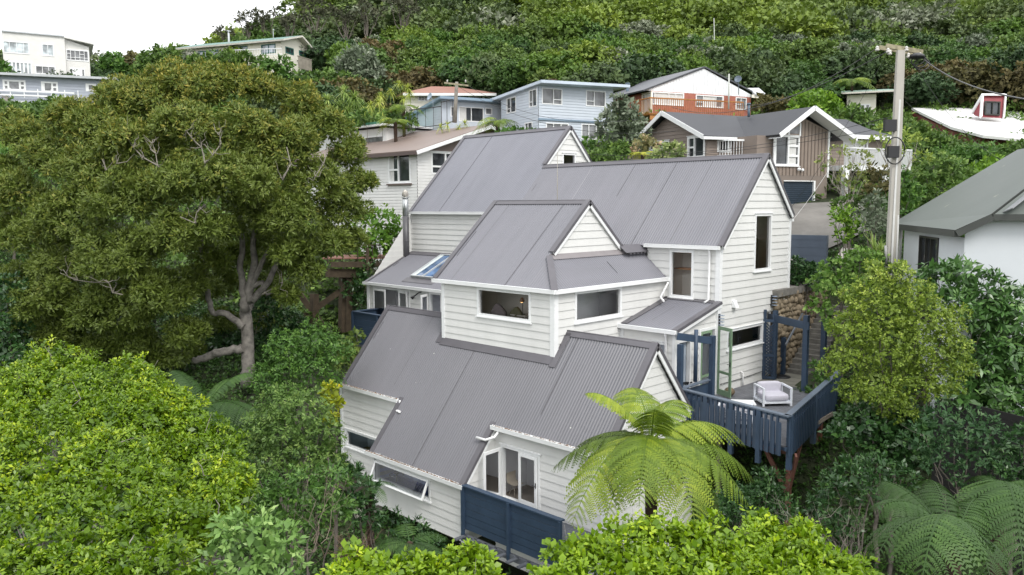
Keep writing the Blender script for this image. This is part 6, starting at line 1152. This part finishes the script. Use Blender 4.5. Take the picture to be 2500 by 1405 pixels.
slab(b.T,[b.P+b.W*(-uL+1)-b.U*1,b.P-b.W*1.6-b.U*1,b.P-b.W*1.6+b.U*6+UP*1.,b.P+b.W*(-uL+1)+b.U*6+UP*1.],paint('cream_fascia',(0,0,0)),.15,top=paint('pale_green_roof',(.3,.42,.36))); b.core(0,5,-uL,7)
b=BH('green_edged_house','small white flat roofed building with a green roof edge left of the brown roof',at(*z1(500,112),60),3180,h=3); Lf=b.L; uL=-9; r1_=Lf.rect(z1(232,115),z1(308,205)); r1_=(r1_[0],-3.,r1_[2],-.5); r2_=(r1_[2]+.1,-3.,r1_[2]+2.6,-.5); wall(b.T,Lf,[[(-9,-5),(0,-5),(0,0),(-9,0)]],[r1_,r2_],mat=WB,plain=True); window(b.T,Lf,r1_,gl=GG,sill=False,head=False,w=.12); window(b.T,Lf,r2_,gl=GG,sill=False,head=False,w=.12); wall(b.T,b.R,[[(0,-5),(5,-5),(5,0),(0,0)]],(),mat=WB,plain=True); slab(b.T,[b.L.p(-9.5,.1,.6),b.L.p(.5,.1,.6),b.L.p(.5,.1,-6),b.L.p(-9.5,.6,-6)],WHITE,.15,top=paint('green_edge_roof',(.08,.25,.17))); beam(b.T,b.L.p(-9.5,.32,.5),b.L.p(-.2,.32,.5),.2,.2,paint('green_edge_roof',(0,0,0)),'roof_edge'); b.core(0,5,9,5)
T=thing('pale_roof_shed','small pale iron roof just right of the brick house','shed',tuple(at(1850,232,70))); slab(T,[at(*y4(1460,320),70),at(*y4(1575,318),70),at(*y4(1640,375),67),at(*y4(1540,378),67)],paint('pale_roof',(.5,.52,.53)),.15); slab(T,[at(*y4(1505,400),67.2),at(*y4(1570,405),67.2),at(*y4(1570,370),67.2),at(*y4(1505,370),67.2)],CRM,.1,'wall')
# ------------------------------------------------------------------ poles and wires
PC=paint('pole_concrete',(.42,.4,.36),.85,.15,2,streak=True); D=31.; ft=at(2176,640,D); tp=at(2199,128,D); ft[2]-=.5; tp[0]=ft[0]+(tp[0]-ft[0])*.55; tp[1]=ft[1]+(tp[1]-ft[1])*.55
PO=thing('utility_pole','tall tapered concrete power pole with timber crossarms at the right','utility pole',tuple(ft)); sd_=unit(V3(.706,.708,0)); o=MB(); fw=V3(-sd_[1],sd_[0],0)
def quad(c,w,d): return [c-sd_*w-fw*d,c+sd_*w-fw*d,c+sd_*w+fw*d,c-sd_*w+fw*d]
o.hexa(quad(ft,.2,.1)+quad(tp,.14,.08)); o.build('shaft',PC,PO); OLDT=paint('lichened_crossarm',(.33,.3,.2),.95,.5,5)
o=MB(); o.hexa(quad(ft-fw*.15-sd_*.06,.035,.02)+quad(tp-fw*.12-sd_*.0-UP*1.2,.035,.02)); o.hexa(quad(ft-fw*.15+sd_*.13,.03,.02)+quad(tp-fw*.12+sd_*.1-UP*2.9,.03,.02)); o.build('conduit',paint('pale_conduit',(.6,.6,.58)),PO)
beam(PO,at(*y6(715,108),D-.3),at(*y6(1010,160),D-.2),.1,.16,OLDT,'crossarm'); beam(PO,at(*y6(655,122),D+.3),at(*y6(960,170),D+.2),.1,.16,OLDT,'crossarm'); CER=paint('porcelain',(.6,.58,.55),.25)
for x,y in ((642,128),(730,145),(745,160),(895,185),(990,182),(880,130),(945,190)):
    o=MB(); c=at(*y6(x,y),D-.35); o.lathe(c-UP*.1,[(0,0),(.07,.0),(.08,.06),(.04,.09),(.07,.13),(.03,.18),(0,.19)],10); o.build('insulator',CER,PO)
for x,y,r in ((770,975,.2),(745,760,.22)):
    c=at(*y6(x,y),D-.35); o=MB(); fr=Fr(c,sd_); o.box(fr,-r,-.22,-.1,r,.22,.1); o.build('junction_box',BLACK,PO)
o=MB(); c=at(*y6(785,965),D-.4); o.tube([c+sd_*(.37*math.cos(t))+UP*(.5*math.sin(t)) for t in np.linspace(0,6.2,20)],.025,5); c=at(*y6(965,215),D-.4)
for k in range(3): o.tube([c+sd_*(.3*math.cos(t)+.1*k)+UP*(.22*math.sin(t)-.1*k) for t in np.linspace(0,6.2,14)],.02,5)
o.blob(at(*y6(960,195),D-.4),(.3,.3,.12),4,.1,10,8); o.tube([at(*y6(800,180),D-.3),at(*y6(830,260),D-.3),at(*y6(838,480),D-.32),at(*y6(840,600),D-.32)],.03,6); o.build('cable_loops',BLACK,PO)
o=MB(); o.tube([at(2176-14,600,D-.25),at(2176-12,642,D-.25)],.05,6); o.build('cable_guard',paint('grey_pipe',(0,0,0)),PO)
P2=thing('timber_pole','weathered timber power pole with a crossarm in front of the blue wing','utility pole',tuple(at(1110,292,59))); o=MB(); o.tube([at(*y3(603,600),59),at(*y3(622,205),59)],[.16,.12],10); o.build('shaft',paint('pole_timber',(.25,.23,.2),.9,.3,3),P2); beam(P2,at(*y3(500,212),58.5),at(*y3(737,240),58.5),.1,.12,OLDT,'crossarm')
for x in (530,710): o=MB(); c=at(*y3(x,200),58.5); o.lathe(c-UP*.05,[(0,0),(.07,0),(.04,.1),(.06,.15),(0,.2)],8); o.build('insulator',CER,P2)
P3=thing('timber_pole','short weathered timber pole in front of the grey blue house at the left edge','utility pole',tuple(at(16,280,72))); o=MB(); o.tube([at(*y1(100,1390),70),at(*y1(85,1150),70)],[.14,.12],8); o.build('shaft',paint('pole_timber',(0,0,0)),P3); beam(P3,at(*y1(30,1150),69.5),at(*y1(130,1165),69.5),.1,.13,paint('pole_timber',(0,0,0)),'crossarm')
def wire(label,a,b_,sag=.5,r=.018,mat=None):
    a=np.asarray(a);b_=np.asarray(b_); pts=[a+(b_-a)*t-UP*sag*4*t*(1-t) for t in np.linspace(0,1,15)]; o=MB(); o.tube(pts,r*.55,5,False); w=o.build('power_line',mat or BLACK,None); tag(w,label,'cable','overhead cables')
a=at(*y6(1000,200),D); wire('thick black cable from the concrete pole down to the right edge',a,at(2560,250,16),.3,.035); wire('thin cable from the concrete pole to the mossy grey roof',at(*y6(960,270),D),at(2440,390,27),.4,.012)
wire('upper thin wire from the concrete pole leftwards over the hillside',at(*y6(640,128),D),at(1790,255,62),.8,.03); wire('lower thin wire from the concrete pole leftwards past the brick house gable',at(*y6(735,150),D),at(1640,262,60),1.2,.03)
wire('wire from the timber pole sloping right across the blue house',at(*y3(735,240),58.5),at(1560,292,44),1.,.022); wire('second lower wire across the blue house to the right',at(*y3(640,250),58.5),at(1650,320,43),1.2,.022)
wire('black service cable crossing in front of the taupe house roof',at(1200,300,59),at(*y6(750,690),D),1.8,.02); wire('thin service line from the concrete pole to the gable of the grey roofed house',at(*y6(720,170),D),V3(-16.4,33.2,-.4),.3,.012); wire('pale service line slanting across the garage door',at(2030,405,40),V3(-16.4,33.6,-.8),.1,.014,paint('pale_conduit',(0,0,0)))
wire('slack cable running left just above the long grey ridge',at(*y6(745,770),D),at(1250,352,50),.9,.018); wire('long fine wire at the far right running down behind the mossy roof',at(*y6(870,560),D),at(2400,360,45),.4,.015)
m1=at(1745,150,95); o=MB(); o.tube([m1,at(1743,45,95)],.045,5); tag(o.build('radio_mast',paint('pale_pole',(0,0,0)),None),'very thin pale radio mast among the hillside trees','mast')
# ================================================================== mid-distance planting
KG=leafmat('hill_leaf',(.035,.075,.015),(.08,.14,.025),(.16,.24,.05),rough=.55,trans=.25,patch=.5)
def bush(label,LL,D,mat,seed,name='bush',**k):
    d=dict(per_m2=max(4,60/ (D/14)**1.6),k=8,L=.0052*D,Wd=.0026*D,tw=0,lim=6); d.update(k); return shrub(label,LL,D,mat,seed,name=name,**d)
def spiky(label,heads,D,mat,seed,base=None,n=110,L=.9,name='cabbage_tree',cat='tree',w=.045,droop=.5,trunk=.09):
    rng=rnd(seed); C=[at(x,y,D+(q[0] if q else 0)) for x,y,*q in heads]; b=np.mean(C,0); bz=float(gz(b[0],b[1])[0]) if base is None else base; bz=min(bz,min(c[2] for c in C)-.3)
    T=thing(name,label,cat,(b[0],b[1],bz)); o=V3(b[0],b[1],bz); V=[];F=[];t=[]
    for c in C:
        d=nrm(rng.normal(size=(n,3))+np.array([0,0,.5])); 
        for e in d:
            l=L*rng.uniform(.7,1.15); s=unit(np.cross(e,UP)+V3(.001,0,0))*w*.5; p=c-o; pr=p; tt=rng.random()
            for i in range(3):
                q=pr+e*l/3-UP*droop*l*(i+1)**2/14; ww=s*(1-.3*(i+1)) if i<2 else s*.05; k=len(V); V+=[pr-s*(1-.3*i if i else .7),pr+s*(1-.3*i if i else .7),q+ww,q-ww];F.append((k,k+1,k+2,k+3));t+=[tt]*4; pr=q
    link('crown',mkmesh(name+'_crown',V,F,[mat],t),T); mb=MB(); f=V3(0,0,0)+UP*(min(c[2] for c in C)-bz)*.35; branch(mb,V3(0,0,-.2),f,trunk,trunk*.8,rng)
    for c in C: branch(mb,f,c-o,trunk*.7,trunk*.5,rng)
    mb.build('trunk',BARK,T); return T
SPK=leafmat('strap_leaf',(.1,.16,.03),(.18,.26,.06),(.36,.42,.14),rough=.45,trans=.2,patch=.2); SPY=leafmat('yellow_strap_leaf',(.16,.2,.03),(.28,.33,.06),(.5,.5,.12),rough=.5,trans=.2,patch=.2)
spiky('broad cabbage tree with drooping pale green strap leaves right of the olive tree top',[(800,245),(840,225),(830,262),(865,240),(775,262),(850,275)],66,SPK,401,n=120,L=1.3,w=.09)
spiky('thin stemmed cabbage tree with yellow green heads left of the red tiled house',[(975,205),(995,215),(955,225),(930,235),(985,240),(1000,228)],66,SPY,402,n=70,L=.8,w=.07)
spiky('smaller yellow cabbage tree below the thin stemmed one',[(905,258),(925,250),(890,272),(935,272)],62,SPY,403,n=80,L=.8,w=.07)
spiky('yellow green flax clump at the foot of the timber pole',[(1075,312),(1092,305),(1120,312),(1135,302)],57,SPY,404,n=50,L=.7,name='flax',cat='plant',trunk=.03)
spiky('tall pale green strap leaved plant beside the concrete pole base',[(2135,610),(2150,615)],33,SPK,405,n=60,L=.95,w=.06,droop=.15,name='flax',cat='plant',trunk=.04,base=-3.8)
def mfern(label,x,y,D,R,seed,n=9,mat=None,npin=16,npl=7,drop=.35,**k): C=at(x,y,D); return fern(label,C,ring_tips(C,n,R,drop,rnd(seed)),mat or FERN,seed,npin=npin,npl=npl,**k)
mfern('tree fern on a dark trunk left of the blue wing',985,262,60,1.7,501); mfern('tree fern low beside the metal railing',965,300,58,1.7,502)
mfern('spreading tree fern in front of the blue two storey house',1215,300,53,1.9,503); mfern('yellow green fern above the long grey ridge by the variegated bush',1570,378,44,1.,504,n=7,mat=leafmat('yellow_fern',(.2,.22,.02),(.32,.34,.03),(.45,.45,.06)))
FD=leafmat('left_fern',(.07,.11,.012),(.12,.18,.02),(.2,.28,.04)); mfern('upper tree fern at the left edge beside the olive tree',35,318,50,2.0,505,mat=FD); mfern('middle tree fern at the left edge',15,355,49,2.1,506,mat=FD); mfern('lower tree fern at the left edge',45,395,48,1.8,507,mat=FD)
mfern('tree fern beside the grey blue house end',262,232,72,1.3,508,mat=FERN)
mfern('first tree fern on the hillside above the taupe house',1850,195,82,2.4,511); mfern('tree fern among the trees left of the concrete pole',2080,200,78,2.6,512); mfern('second tree fern on the hillside right of the satellite dish',1800,160,90,2.2,513)
bush('silvery green tree in front of the blue house right end',[(1500,285,32),(1530,270,30),(1545,300,32),(1490,320,35),(1530,335,35),(1560,330,28),(1480,300,25),(1510,250,18),(1555,360,25)],48,SIL,411,name='silver_tree',cat='tree')
bush('mixed green bush just behind the long grey ridge',[(1450,385,28),(1490,375,30),(1520,370,25),(1430,400,22),(1470,400,25)],45,KG,412); bush('variegated rounded bush under the taupe house gable',[(1625,375,28),(1650,368,22),(1600,390,22),(1655,388,18)],43,leafmat('variegated',(.12,.18,.05),(.25,.33,.1),(.5,.52,.25)),413)
bush('small pinkish flowering shrub beside the silvery tree',[(1570,345,18),(1590,360,20),(1560,370,16)],46,leafmat('pinkish',(.12,.14,.05),(.25,.22,.1),(.5,.35,.25)),414)
bush('round dark bush on the slope left of the brick house base',[(1430,355,20),(1415,375,18)],50,K3,415)
bush('brownish shrub right of the brick house',[(1870,262,25),(1900,268,28),(1920,255,20),(1860,250,18),(1930,275,18)],64,BRN,416); bush('bright green rounded tree right of the brown shrub',[(1960,250,30),(2000,245,32),(2030,265,28),(1985,275,30),(1945,275,22),(2060,280,25)],62,leafmat('spring_leaf',(.06,.13,.01),(.12,.22,.02),(.22,.33,.04)),417,name='round_tree',cat='tree')
bush('dark green spreading tree above the taupe house roof',[(2050,300,28),(2080,285,30),(2110,290,28),(2100,310,25)],56,KG,418,name='round_tree',cat='tree')
AIR=leafmat('airy_leaf',(.1,.14,.04),(.18,.22,.06),(.3,.33,.1)); bush('airy pale barked small tree in front of the white slatted deck',[(2050,380,28),(2090,370,30),(2110,400,30),(2040,410,28),(2080,430,32),(2020,390,20),(2110,440,22),(2060,455,20)],40,AIR,419,name='small_tree',cat='tree',per_m2=5,core=0,tw=4,lim=9,barkm=PALEB,trunk=.1)
bush('yellow green small tree with bare stems right of the concrete pole',[(2160,330,28),(2200,340,25),(2220,370,28),(2240,345,20),(2170,365,25),(2250,390,20),(2140,345,18)],38,leafmat('yellowish_leaf',(.12,.17,.03),(.22,.29,.05),(.38,.44,.12)),420,name='small_tree',cat='tree',per_m2=9,core=0,tw=3,barkm=PALEB)
for i,(lb,L_,D,mt_) in enumerate([('broad green tree in front of the wide white roof',[(2240,320,28),(2290,350,32),(2310,365,36),(2240,355,30),(2340,380,30)],52,KG),('large deep green tree below the red dormer house',[(2370,385,38),(2410,385,38),(2450,395,36),(2380,410,42),(2330,400,40),(2300,390,35)],48,K3),('feathery light green tree beside the top of the mossy roof',[(2290,400,35),(2330,420,38),(2260,430,35),(2300,460,38),(2250,470,30),(2280,500,30)],40,leafmat('soft_leaf',(.05,.1,.02),(.1,.17,.035))),('bright green shrub under the large deep green tree',[(2390,430,35),(2430,410,35),(2350,460,30),(2400,460,25),(2210,500,30),(2230,530,28)],42,leafmat('spring_leaf',(.06,.13,.01),(.12,.22,.02))),('green tree running along the right edge over the mossy roof',[(2470,372,28),(2500,372,30),(2480,390,30)],46,KG),
    ('dark shrubby tree behind the concrete pole foot',[(2190,430,28),(2220,470,32),(2200,520,30),(2240,560,26),(2170,470,24)],38,K3),('bronze tinged shrub beside the pole under the green trees',[(2150,460,26),(2140,420,24),(2120,470,20)],37.5,BRN)]):
    bush(lb,L_,D,mt_,430+i,name='round_tree',cat='tree')
bush('silver grey leaved shrub beside the concrete pole',[(2125,505,22),(2140,480,16),(2110,530,22),(2140,530,24),(2125,560,20),(2155,555,18)],34.5,SIL,441); bush('bright green strappy border plants beside the driveway',[(2050,545,22),(2075,530,24),(2060,575,22),(2090,560,24),(2045,520,16)],36.5,leafmat('spring_leaf',(.06,.13,.01),(.12,.22,.02)),442,name='border_plant',cat='plant')
bush('low green bush at the corner of the driveway and taupe house',[(2080,490,20),(2050,500,18),(2100,510,20)],39,KG,443)
# left and behind the olive tree
for i,(lb,L_,D,mt_) in enumerate([('dark dense round tree right of the tall white house',[(280,160,30),(300,175,28),(262,175,24)],98,K3),('tall bright tree behind the top of the olive tree',[(400,140,30),(420,165,35),(370,155,30),(440,180,30),(350,180,28)],92,KG),('golden green tree peeping behind the olive tree top',[(330,150,22),(345,170,22)],96,BRN),
    ('green shrub mass under the windows of the cream bungalow',[(520,150,22),(560,148,25),(600,150,22),(640,160,22),(480,155,20),(575,165,25)],88,KG),('dark shrub at the corner of the cream bungalow deck',[(660,165,20),(690,160,22),(680,185,22),(700,195,18)],87,K3),('broad clipped looking shrub right of the cream bungalow fence',[(770,205,30),(810,200,32),(845,205,28),(740,195,24)],82,KG),
    ('dark rounded shrub in front of the tall white house',[(8,168,14),(18,178,12),(-5,185,16)],82,K3),('green tree left of the olive tree below the grey blue house',[(60,285,35),(110,275,32),(150,265,30),(20,275,28),(90,300,35)],58,KG),
    ('deep green tree behind the left side of the olive tree',[(20,440,50),(60,420,45),(0,500,50),(10,400,40)],46,K3),('dark mass of foliage at the left edge under the olive tree',[(20,720,55),(10,800,60),(30,860,50),(60,900,40)],36,K5),
    ('dark leafy tree behind the grey trunk',[(700,800,50),(650,850,45),(560,850,50),(480,900,45),(700,880,40),(420,870,50),(640,760,45)],43,K5),('green shrub behind the brown roof by the cabbage trees',[(880,290,22),(940,290,20),(1000,300,20),(860,310,20)],60,KG),
    ('grey green tree left of the red tiled house',[(880,150,40),(900,180,40),(850,165,30),(870,210,34)],84,SIL),('dark bush below the blue two storey house',[(1260,330,25),(1300,335,25),(1230,335,22)],52,K3)]):
    bush(lb,L_,D,mt_,460+i,name='round_tree' if 'tree' in lb else 'bush',cat='tree' if 'tree' in lb.split(' ')[:5] else 'bush')
f=FX(-16.75)
for (x,y,s_,lb) in ((1118,735,.13,'bright green potted herb at the left end of the kitchen window'),(1385,690,.15,'dark leaved pot plant at the right end of the kitchen window')):
    q=f.uv(*z5(x,y)); T=thing('pot_plant',lb,'pot plant',(-16.75,q[0],q[1]-s_)); o=MB(); o.lathe((-16.75,q[0],q[1]-s_*1.5),[(0,0),(.05,0),(.07,.12),(0,.12)],12); o.build('pot',paint('dark_pot',(.05,.05,.05)),T); link('foliage',crown_mesh('herb',[(0,0,s_*.8,s_*.6,s_*.6,s_*.7)],K1 if s_<.14 else K5,77,per_m2=900,k=5,L=.05,Wd=.03,core=0),T)
# ================================================================== the bush covered hill
FM=[leafmat('far_green',(.03,.06,.014),(.065,.115,.022),(.13,.19,.04),rough=.6,trans=.2,patch=.3),leafmat('far_bright',(.045,.09,.012),(.095,.165,.02),(.18,.27,.04),rough=.6,trans=.2,patch=.3),leafmat('far_dark',(.02,.038,.014),(.04,.068,.02),(.07,.105,.03),rough=.6,trans=.15,patch=.3),
    leafmat('far_silver',(.07,.09,.055),(.15,.18,.12),(.3,.32,.25),rough=.7,trans=.15,patch=.3),leafmat('far_bronze',(.045,.04,.016),(.085,.07,.025),(.15,.12,.035),rough=.7,trans=.15,patch=.3)]
def unit_clumps(seed,n=9):
    r=rnd(seed); o=[(0,0,-.1,.75,.75,.6)]
    for _ in range(n):
        d=unit(r.normal(size=3)); d[2]=abs(d[2])*.8-.1; R=r.uniform(.28,.46); o.append((d[0]*.62,d[1]*.62,d[2]*.55,R,R,R*.9))
    return o
farM=[];r_=rnd(77)
for k in range(10):
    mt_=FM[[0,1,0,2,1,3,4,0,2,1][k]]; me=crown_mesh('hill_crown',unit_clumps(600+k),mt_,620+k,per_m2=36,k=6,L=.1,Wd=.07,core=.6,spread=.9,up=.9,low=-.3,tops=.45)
    # short trunk inside the same mesh
    me.materials.append(BARK); farM.append((me,[0,1,0,2,1,3,4,0,2,1][k]))
KIND=['mid green','bright green','dark green','silvery','bronze']
hs_=[(1,1)]
def blocked(x,y,D,r):  # would hide or stand inside a house
    for (x0,y0,x1,y1,dd) in ((0,70,235,300,90),(440,80,790,200,97),(990,205,1200,300,86),(1010,190,1520,345,62),(1490,160,1860,330,68),(1560,265,2180,520,50),(2050,215,2160,290,78),(2220,225,2520,350,74),(860,280,1230,560,56),(820,290,950,340,62),(190,100,440,240,86) ):
        if x0-r<x<x1+r and y0-r<y<y1+r*.6 and D<dd+3: return True
    return False
cand=[]; D=66.
while D<300:
    sp=4.5 if D<122 else 5.6+(D-122)*.014; L=-.72*D
    while L<.72*D:
        a=L+r_.uniform(-.45,.45)*sp; d=D+r_.uniform(-.45,.45)*sp; x,y=LD(a,d); cand.append((a,d,x,y,sp)); L+=sp
    D+=sp*(.9 if D<122 else 1.)
ca=np.array(cand); zz=gz(ca[:,2],ca[:,3]); near=[];far=[]
for (a,d,x,y,sp),z in zip(cand,zz):
    R=sp*r_.uniform(.55,.88)*(1.05 if d<122 else 1.12); c=V3(x,y,z+R*.55); px_,py_,dd=proj(c); rp=R/d*FPX
    if px_<-60 or px_>2560 or py_<-90 or py_>330: continue
    if blocked(px_,py_-rp*.2,d,rp*.75): continue
    if py_>215 and d<78 and 950<px_<2100: continue
    if py_-rp*1.1<np.interp(px_,[0,220,300,450,520,560,600,650,740,760],[104,104,108,98,84,64,44,22,2,-200]): continue
    (near if d<125 else far).append((d,c,R,px_,py_))
print('hill trees',len(near),len(far)); near.sort(key=lambda q:q[0]); far=near[290:]+far; near=near[:290]
nz_=lambda p:math.sin(p[0]*.13+1)+math.sin(p[1]*.17+2.3)+math.sin((p[0]+p[1])*.07)
for i,(d,c,R,px_,py_) in enumerate(near):
    q=nz_(c)+r_.normal()*1.0; k=3 if q>2.2 else (5 if (q>1.6 and r_.random()<.4) else (1 if q>.6 else (0 if q>-.4 else (7 if q>-1 else (8 if q>-2.6 else 6)))))
    if py_>130 and 820<px_<1200 and r_.random()<.3: k=6 if r_.random()<.35 else 2
    if r_.random()<.09: k=5
    me,kd=farM[k]; o=bpy.data.objects.new('hill_tree',me); COL.objects.link(o); o.location=tuple(c); s=R; o.scale=(s*r_.uniform(.9,1.15),s*r_.uniform(.9,1.15),s*r_.uniform(.85,1.25)); o.rotation_euler=(r_.uniform(-.15,.15),r_.uniform(-.15,.15),r_.uniform(0,6.28))
    tag(o,'%s leafy tree of the dense bush covering the hillside above the houses'%KIND[kd],'tree','%s trees on the bush covered hillside'%KIND[kd])
VV=[];FF=[];TT_=[];MI=[];off=0; lo=[]
for k in range(6):
    rng=rnd(700+k); P,A=crown_twigs(unit_clumps(650+k,7),28,rng,-.1,.6,.9); lo.append(rosettes(P,A,4,.14,.11,rng,.9,.5,0,.5,None,.4))
for i,(d,c,R,px_,py_) in enumerate(far):
    V,F,t=lo[r_.integers(6)]; 
    if d>190:
        kp=np.arange(0,len(F),2); V=V.reshape(-1,4,3)[kp].reshape(-1,3); t=t.reshape(-1,4)[kp].ravel(); F=np.arange(len(V)).reshape(-1,4)
    an=r_.uniform(0,6.28); ca_,sa_=math.cos(an),math.sin(an); s=R*1.12; M=np.array([[ca_*s,-sa_*s,0],[sa_*s,ca_*s,0],[0,0,s*r_.uniform(.8,1.2)]]); VV.append(V@M.T+c); FF.append(F+off); off+=len(V); br=r_.uniform(-.25,.25); TT_.append(np.clip(t*.8+br,0,1))
    q=nz_(c*.6)+r_.normal()*.9; MI.append(np.full(len(F),1 if q>.5 else (0 if q>-.9 else (2 if q>-2.3 else (2 if r_.random()<.6 else 3)))))
if VV:
    fo=link('forest',mkmesh('forest',np.concatenate(VV),np.concatenate(FF),FM,np.concatenate(TT_),mi=np.concatenate(MI))); tag(fo,'dense green bush covering the upper hill to the skyline','forest',None,'stuff')
# dark wind shaped trees on the skyline
RGD=leafmat('ridge_leaf',(.03,.035,.02),(.06,.065,.035),(.1,.1,.06),rough=.7,trans=.1,patch=.2)
for i,(x,y,r,lb) in enumerate([(590,55,24,'dark spiky skyline tree left of the bare trees'),(650,40,26,'dark wind shaped skyline tree left of the gap'),(770,30,34,'broad dark wind shaped tree on the skyline'),(840,38,30,'brownish wind shaped skyline tree right of the broad dark one'),(905,25,26,'thin dark skyline tree near the top edge'),(980,15,30,'dark skyline tree at the top edge beside the pines'),(700,60,24,'low dark skyline tree behind the cream bungalow'),(545,85,20,'small leafy skyline tree above the cream bungalow chimney')]):
    rng=rnd(800+i); L_=[(x+rng.uniform(-1,1)*r*1.1,y+rng.uniform(-.6,.6)*r,r*rng.uniform(.35,.6)) for _ in range(7)]
    bush(lb,L_,118,RGD,810+i,name='skyline_tree',cat='tree',per_m2=3.2,k=7,L=.55,Wd=.2,core=0,tw=4,lim=7,trunk=.22,spread=.7)
# ------------------------------------------------------------------ ground cover under everything
def cover(name,label,L0,L1,D0,D1,n,size,mat,seed):
    rng=rnd(seed); D=np.sqrt(rng.uniform(D0**2,D1**2,n)); L=rng.uniform(-1,1,n)*np.maximum(D*.9,8); x,y=LD(L,D); z=gz(x,y)
    ok=~((x>-37.3)&(x<-15.2)&(y>19.3)&(y<33.6)); ok&=~((x>-16.5)&(x<-13.3)&(y>30.6)&(y<37)); pv=(L>13)&(L<20.5)&(D>40.9)&(D<48); ok&=~pv
    P=np.c_[x,y,z][ok]; lump=.35*np.sin(P[:,0]*1.1+np.sin(P[:,1]*.9)*1.3)+.35*np.sin(P[:,1]*1.3+1); P[:,2]+=rng.uniform(0,.5,len(P))*(1+lump)*size*2.2+np.maximum(lump,0)*size*2.5
    A=nrm(rng.normal(size=P.shape)*.45+np.array([0,0,1.])); V,F,t=rosettes(P,A,4,size,size*.55,rng,1.1,.5,.1,.5,None,.5); o=link(name,mkmesh(name,V,F,[mat],t)); tag(o,label,'ground cover',None,'stuff')
GC=leafmat('ivy_cover',(.02,.05,.012),(.045,.1,.02),(.1,.17,.04),rough=.4,trans=.2,patch=.5)
cover('ground_cover','low ivy and undergrowth covering the slopes round the house',0,0,9,48,88000,.19,GC,901); cover('undergrowth','tangled undergrowth covering the slope between the houses',0,0,48,80,33000,.38,KG,902)
cover('hill_undergrowth','scrub covering the ground under the hillside trees',0,0,82,150,60000,.42,FM[2],903)
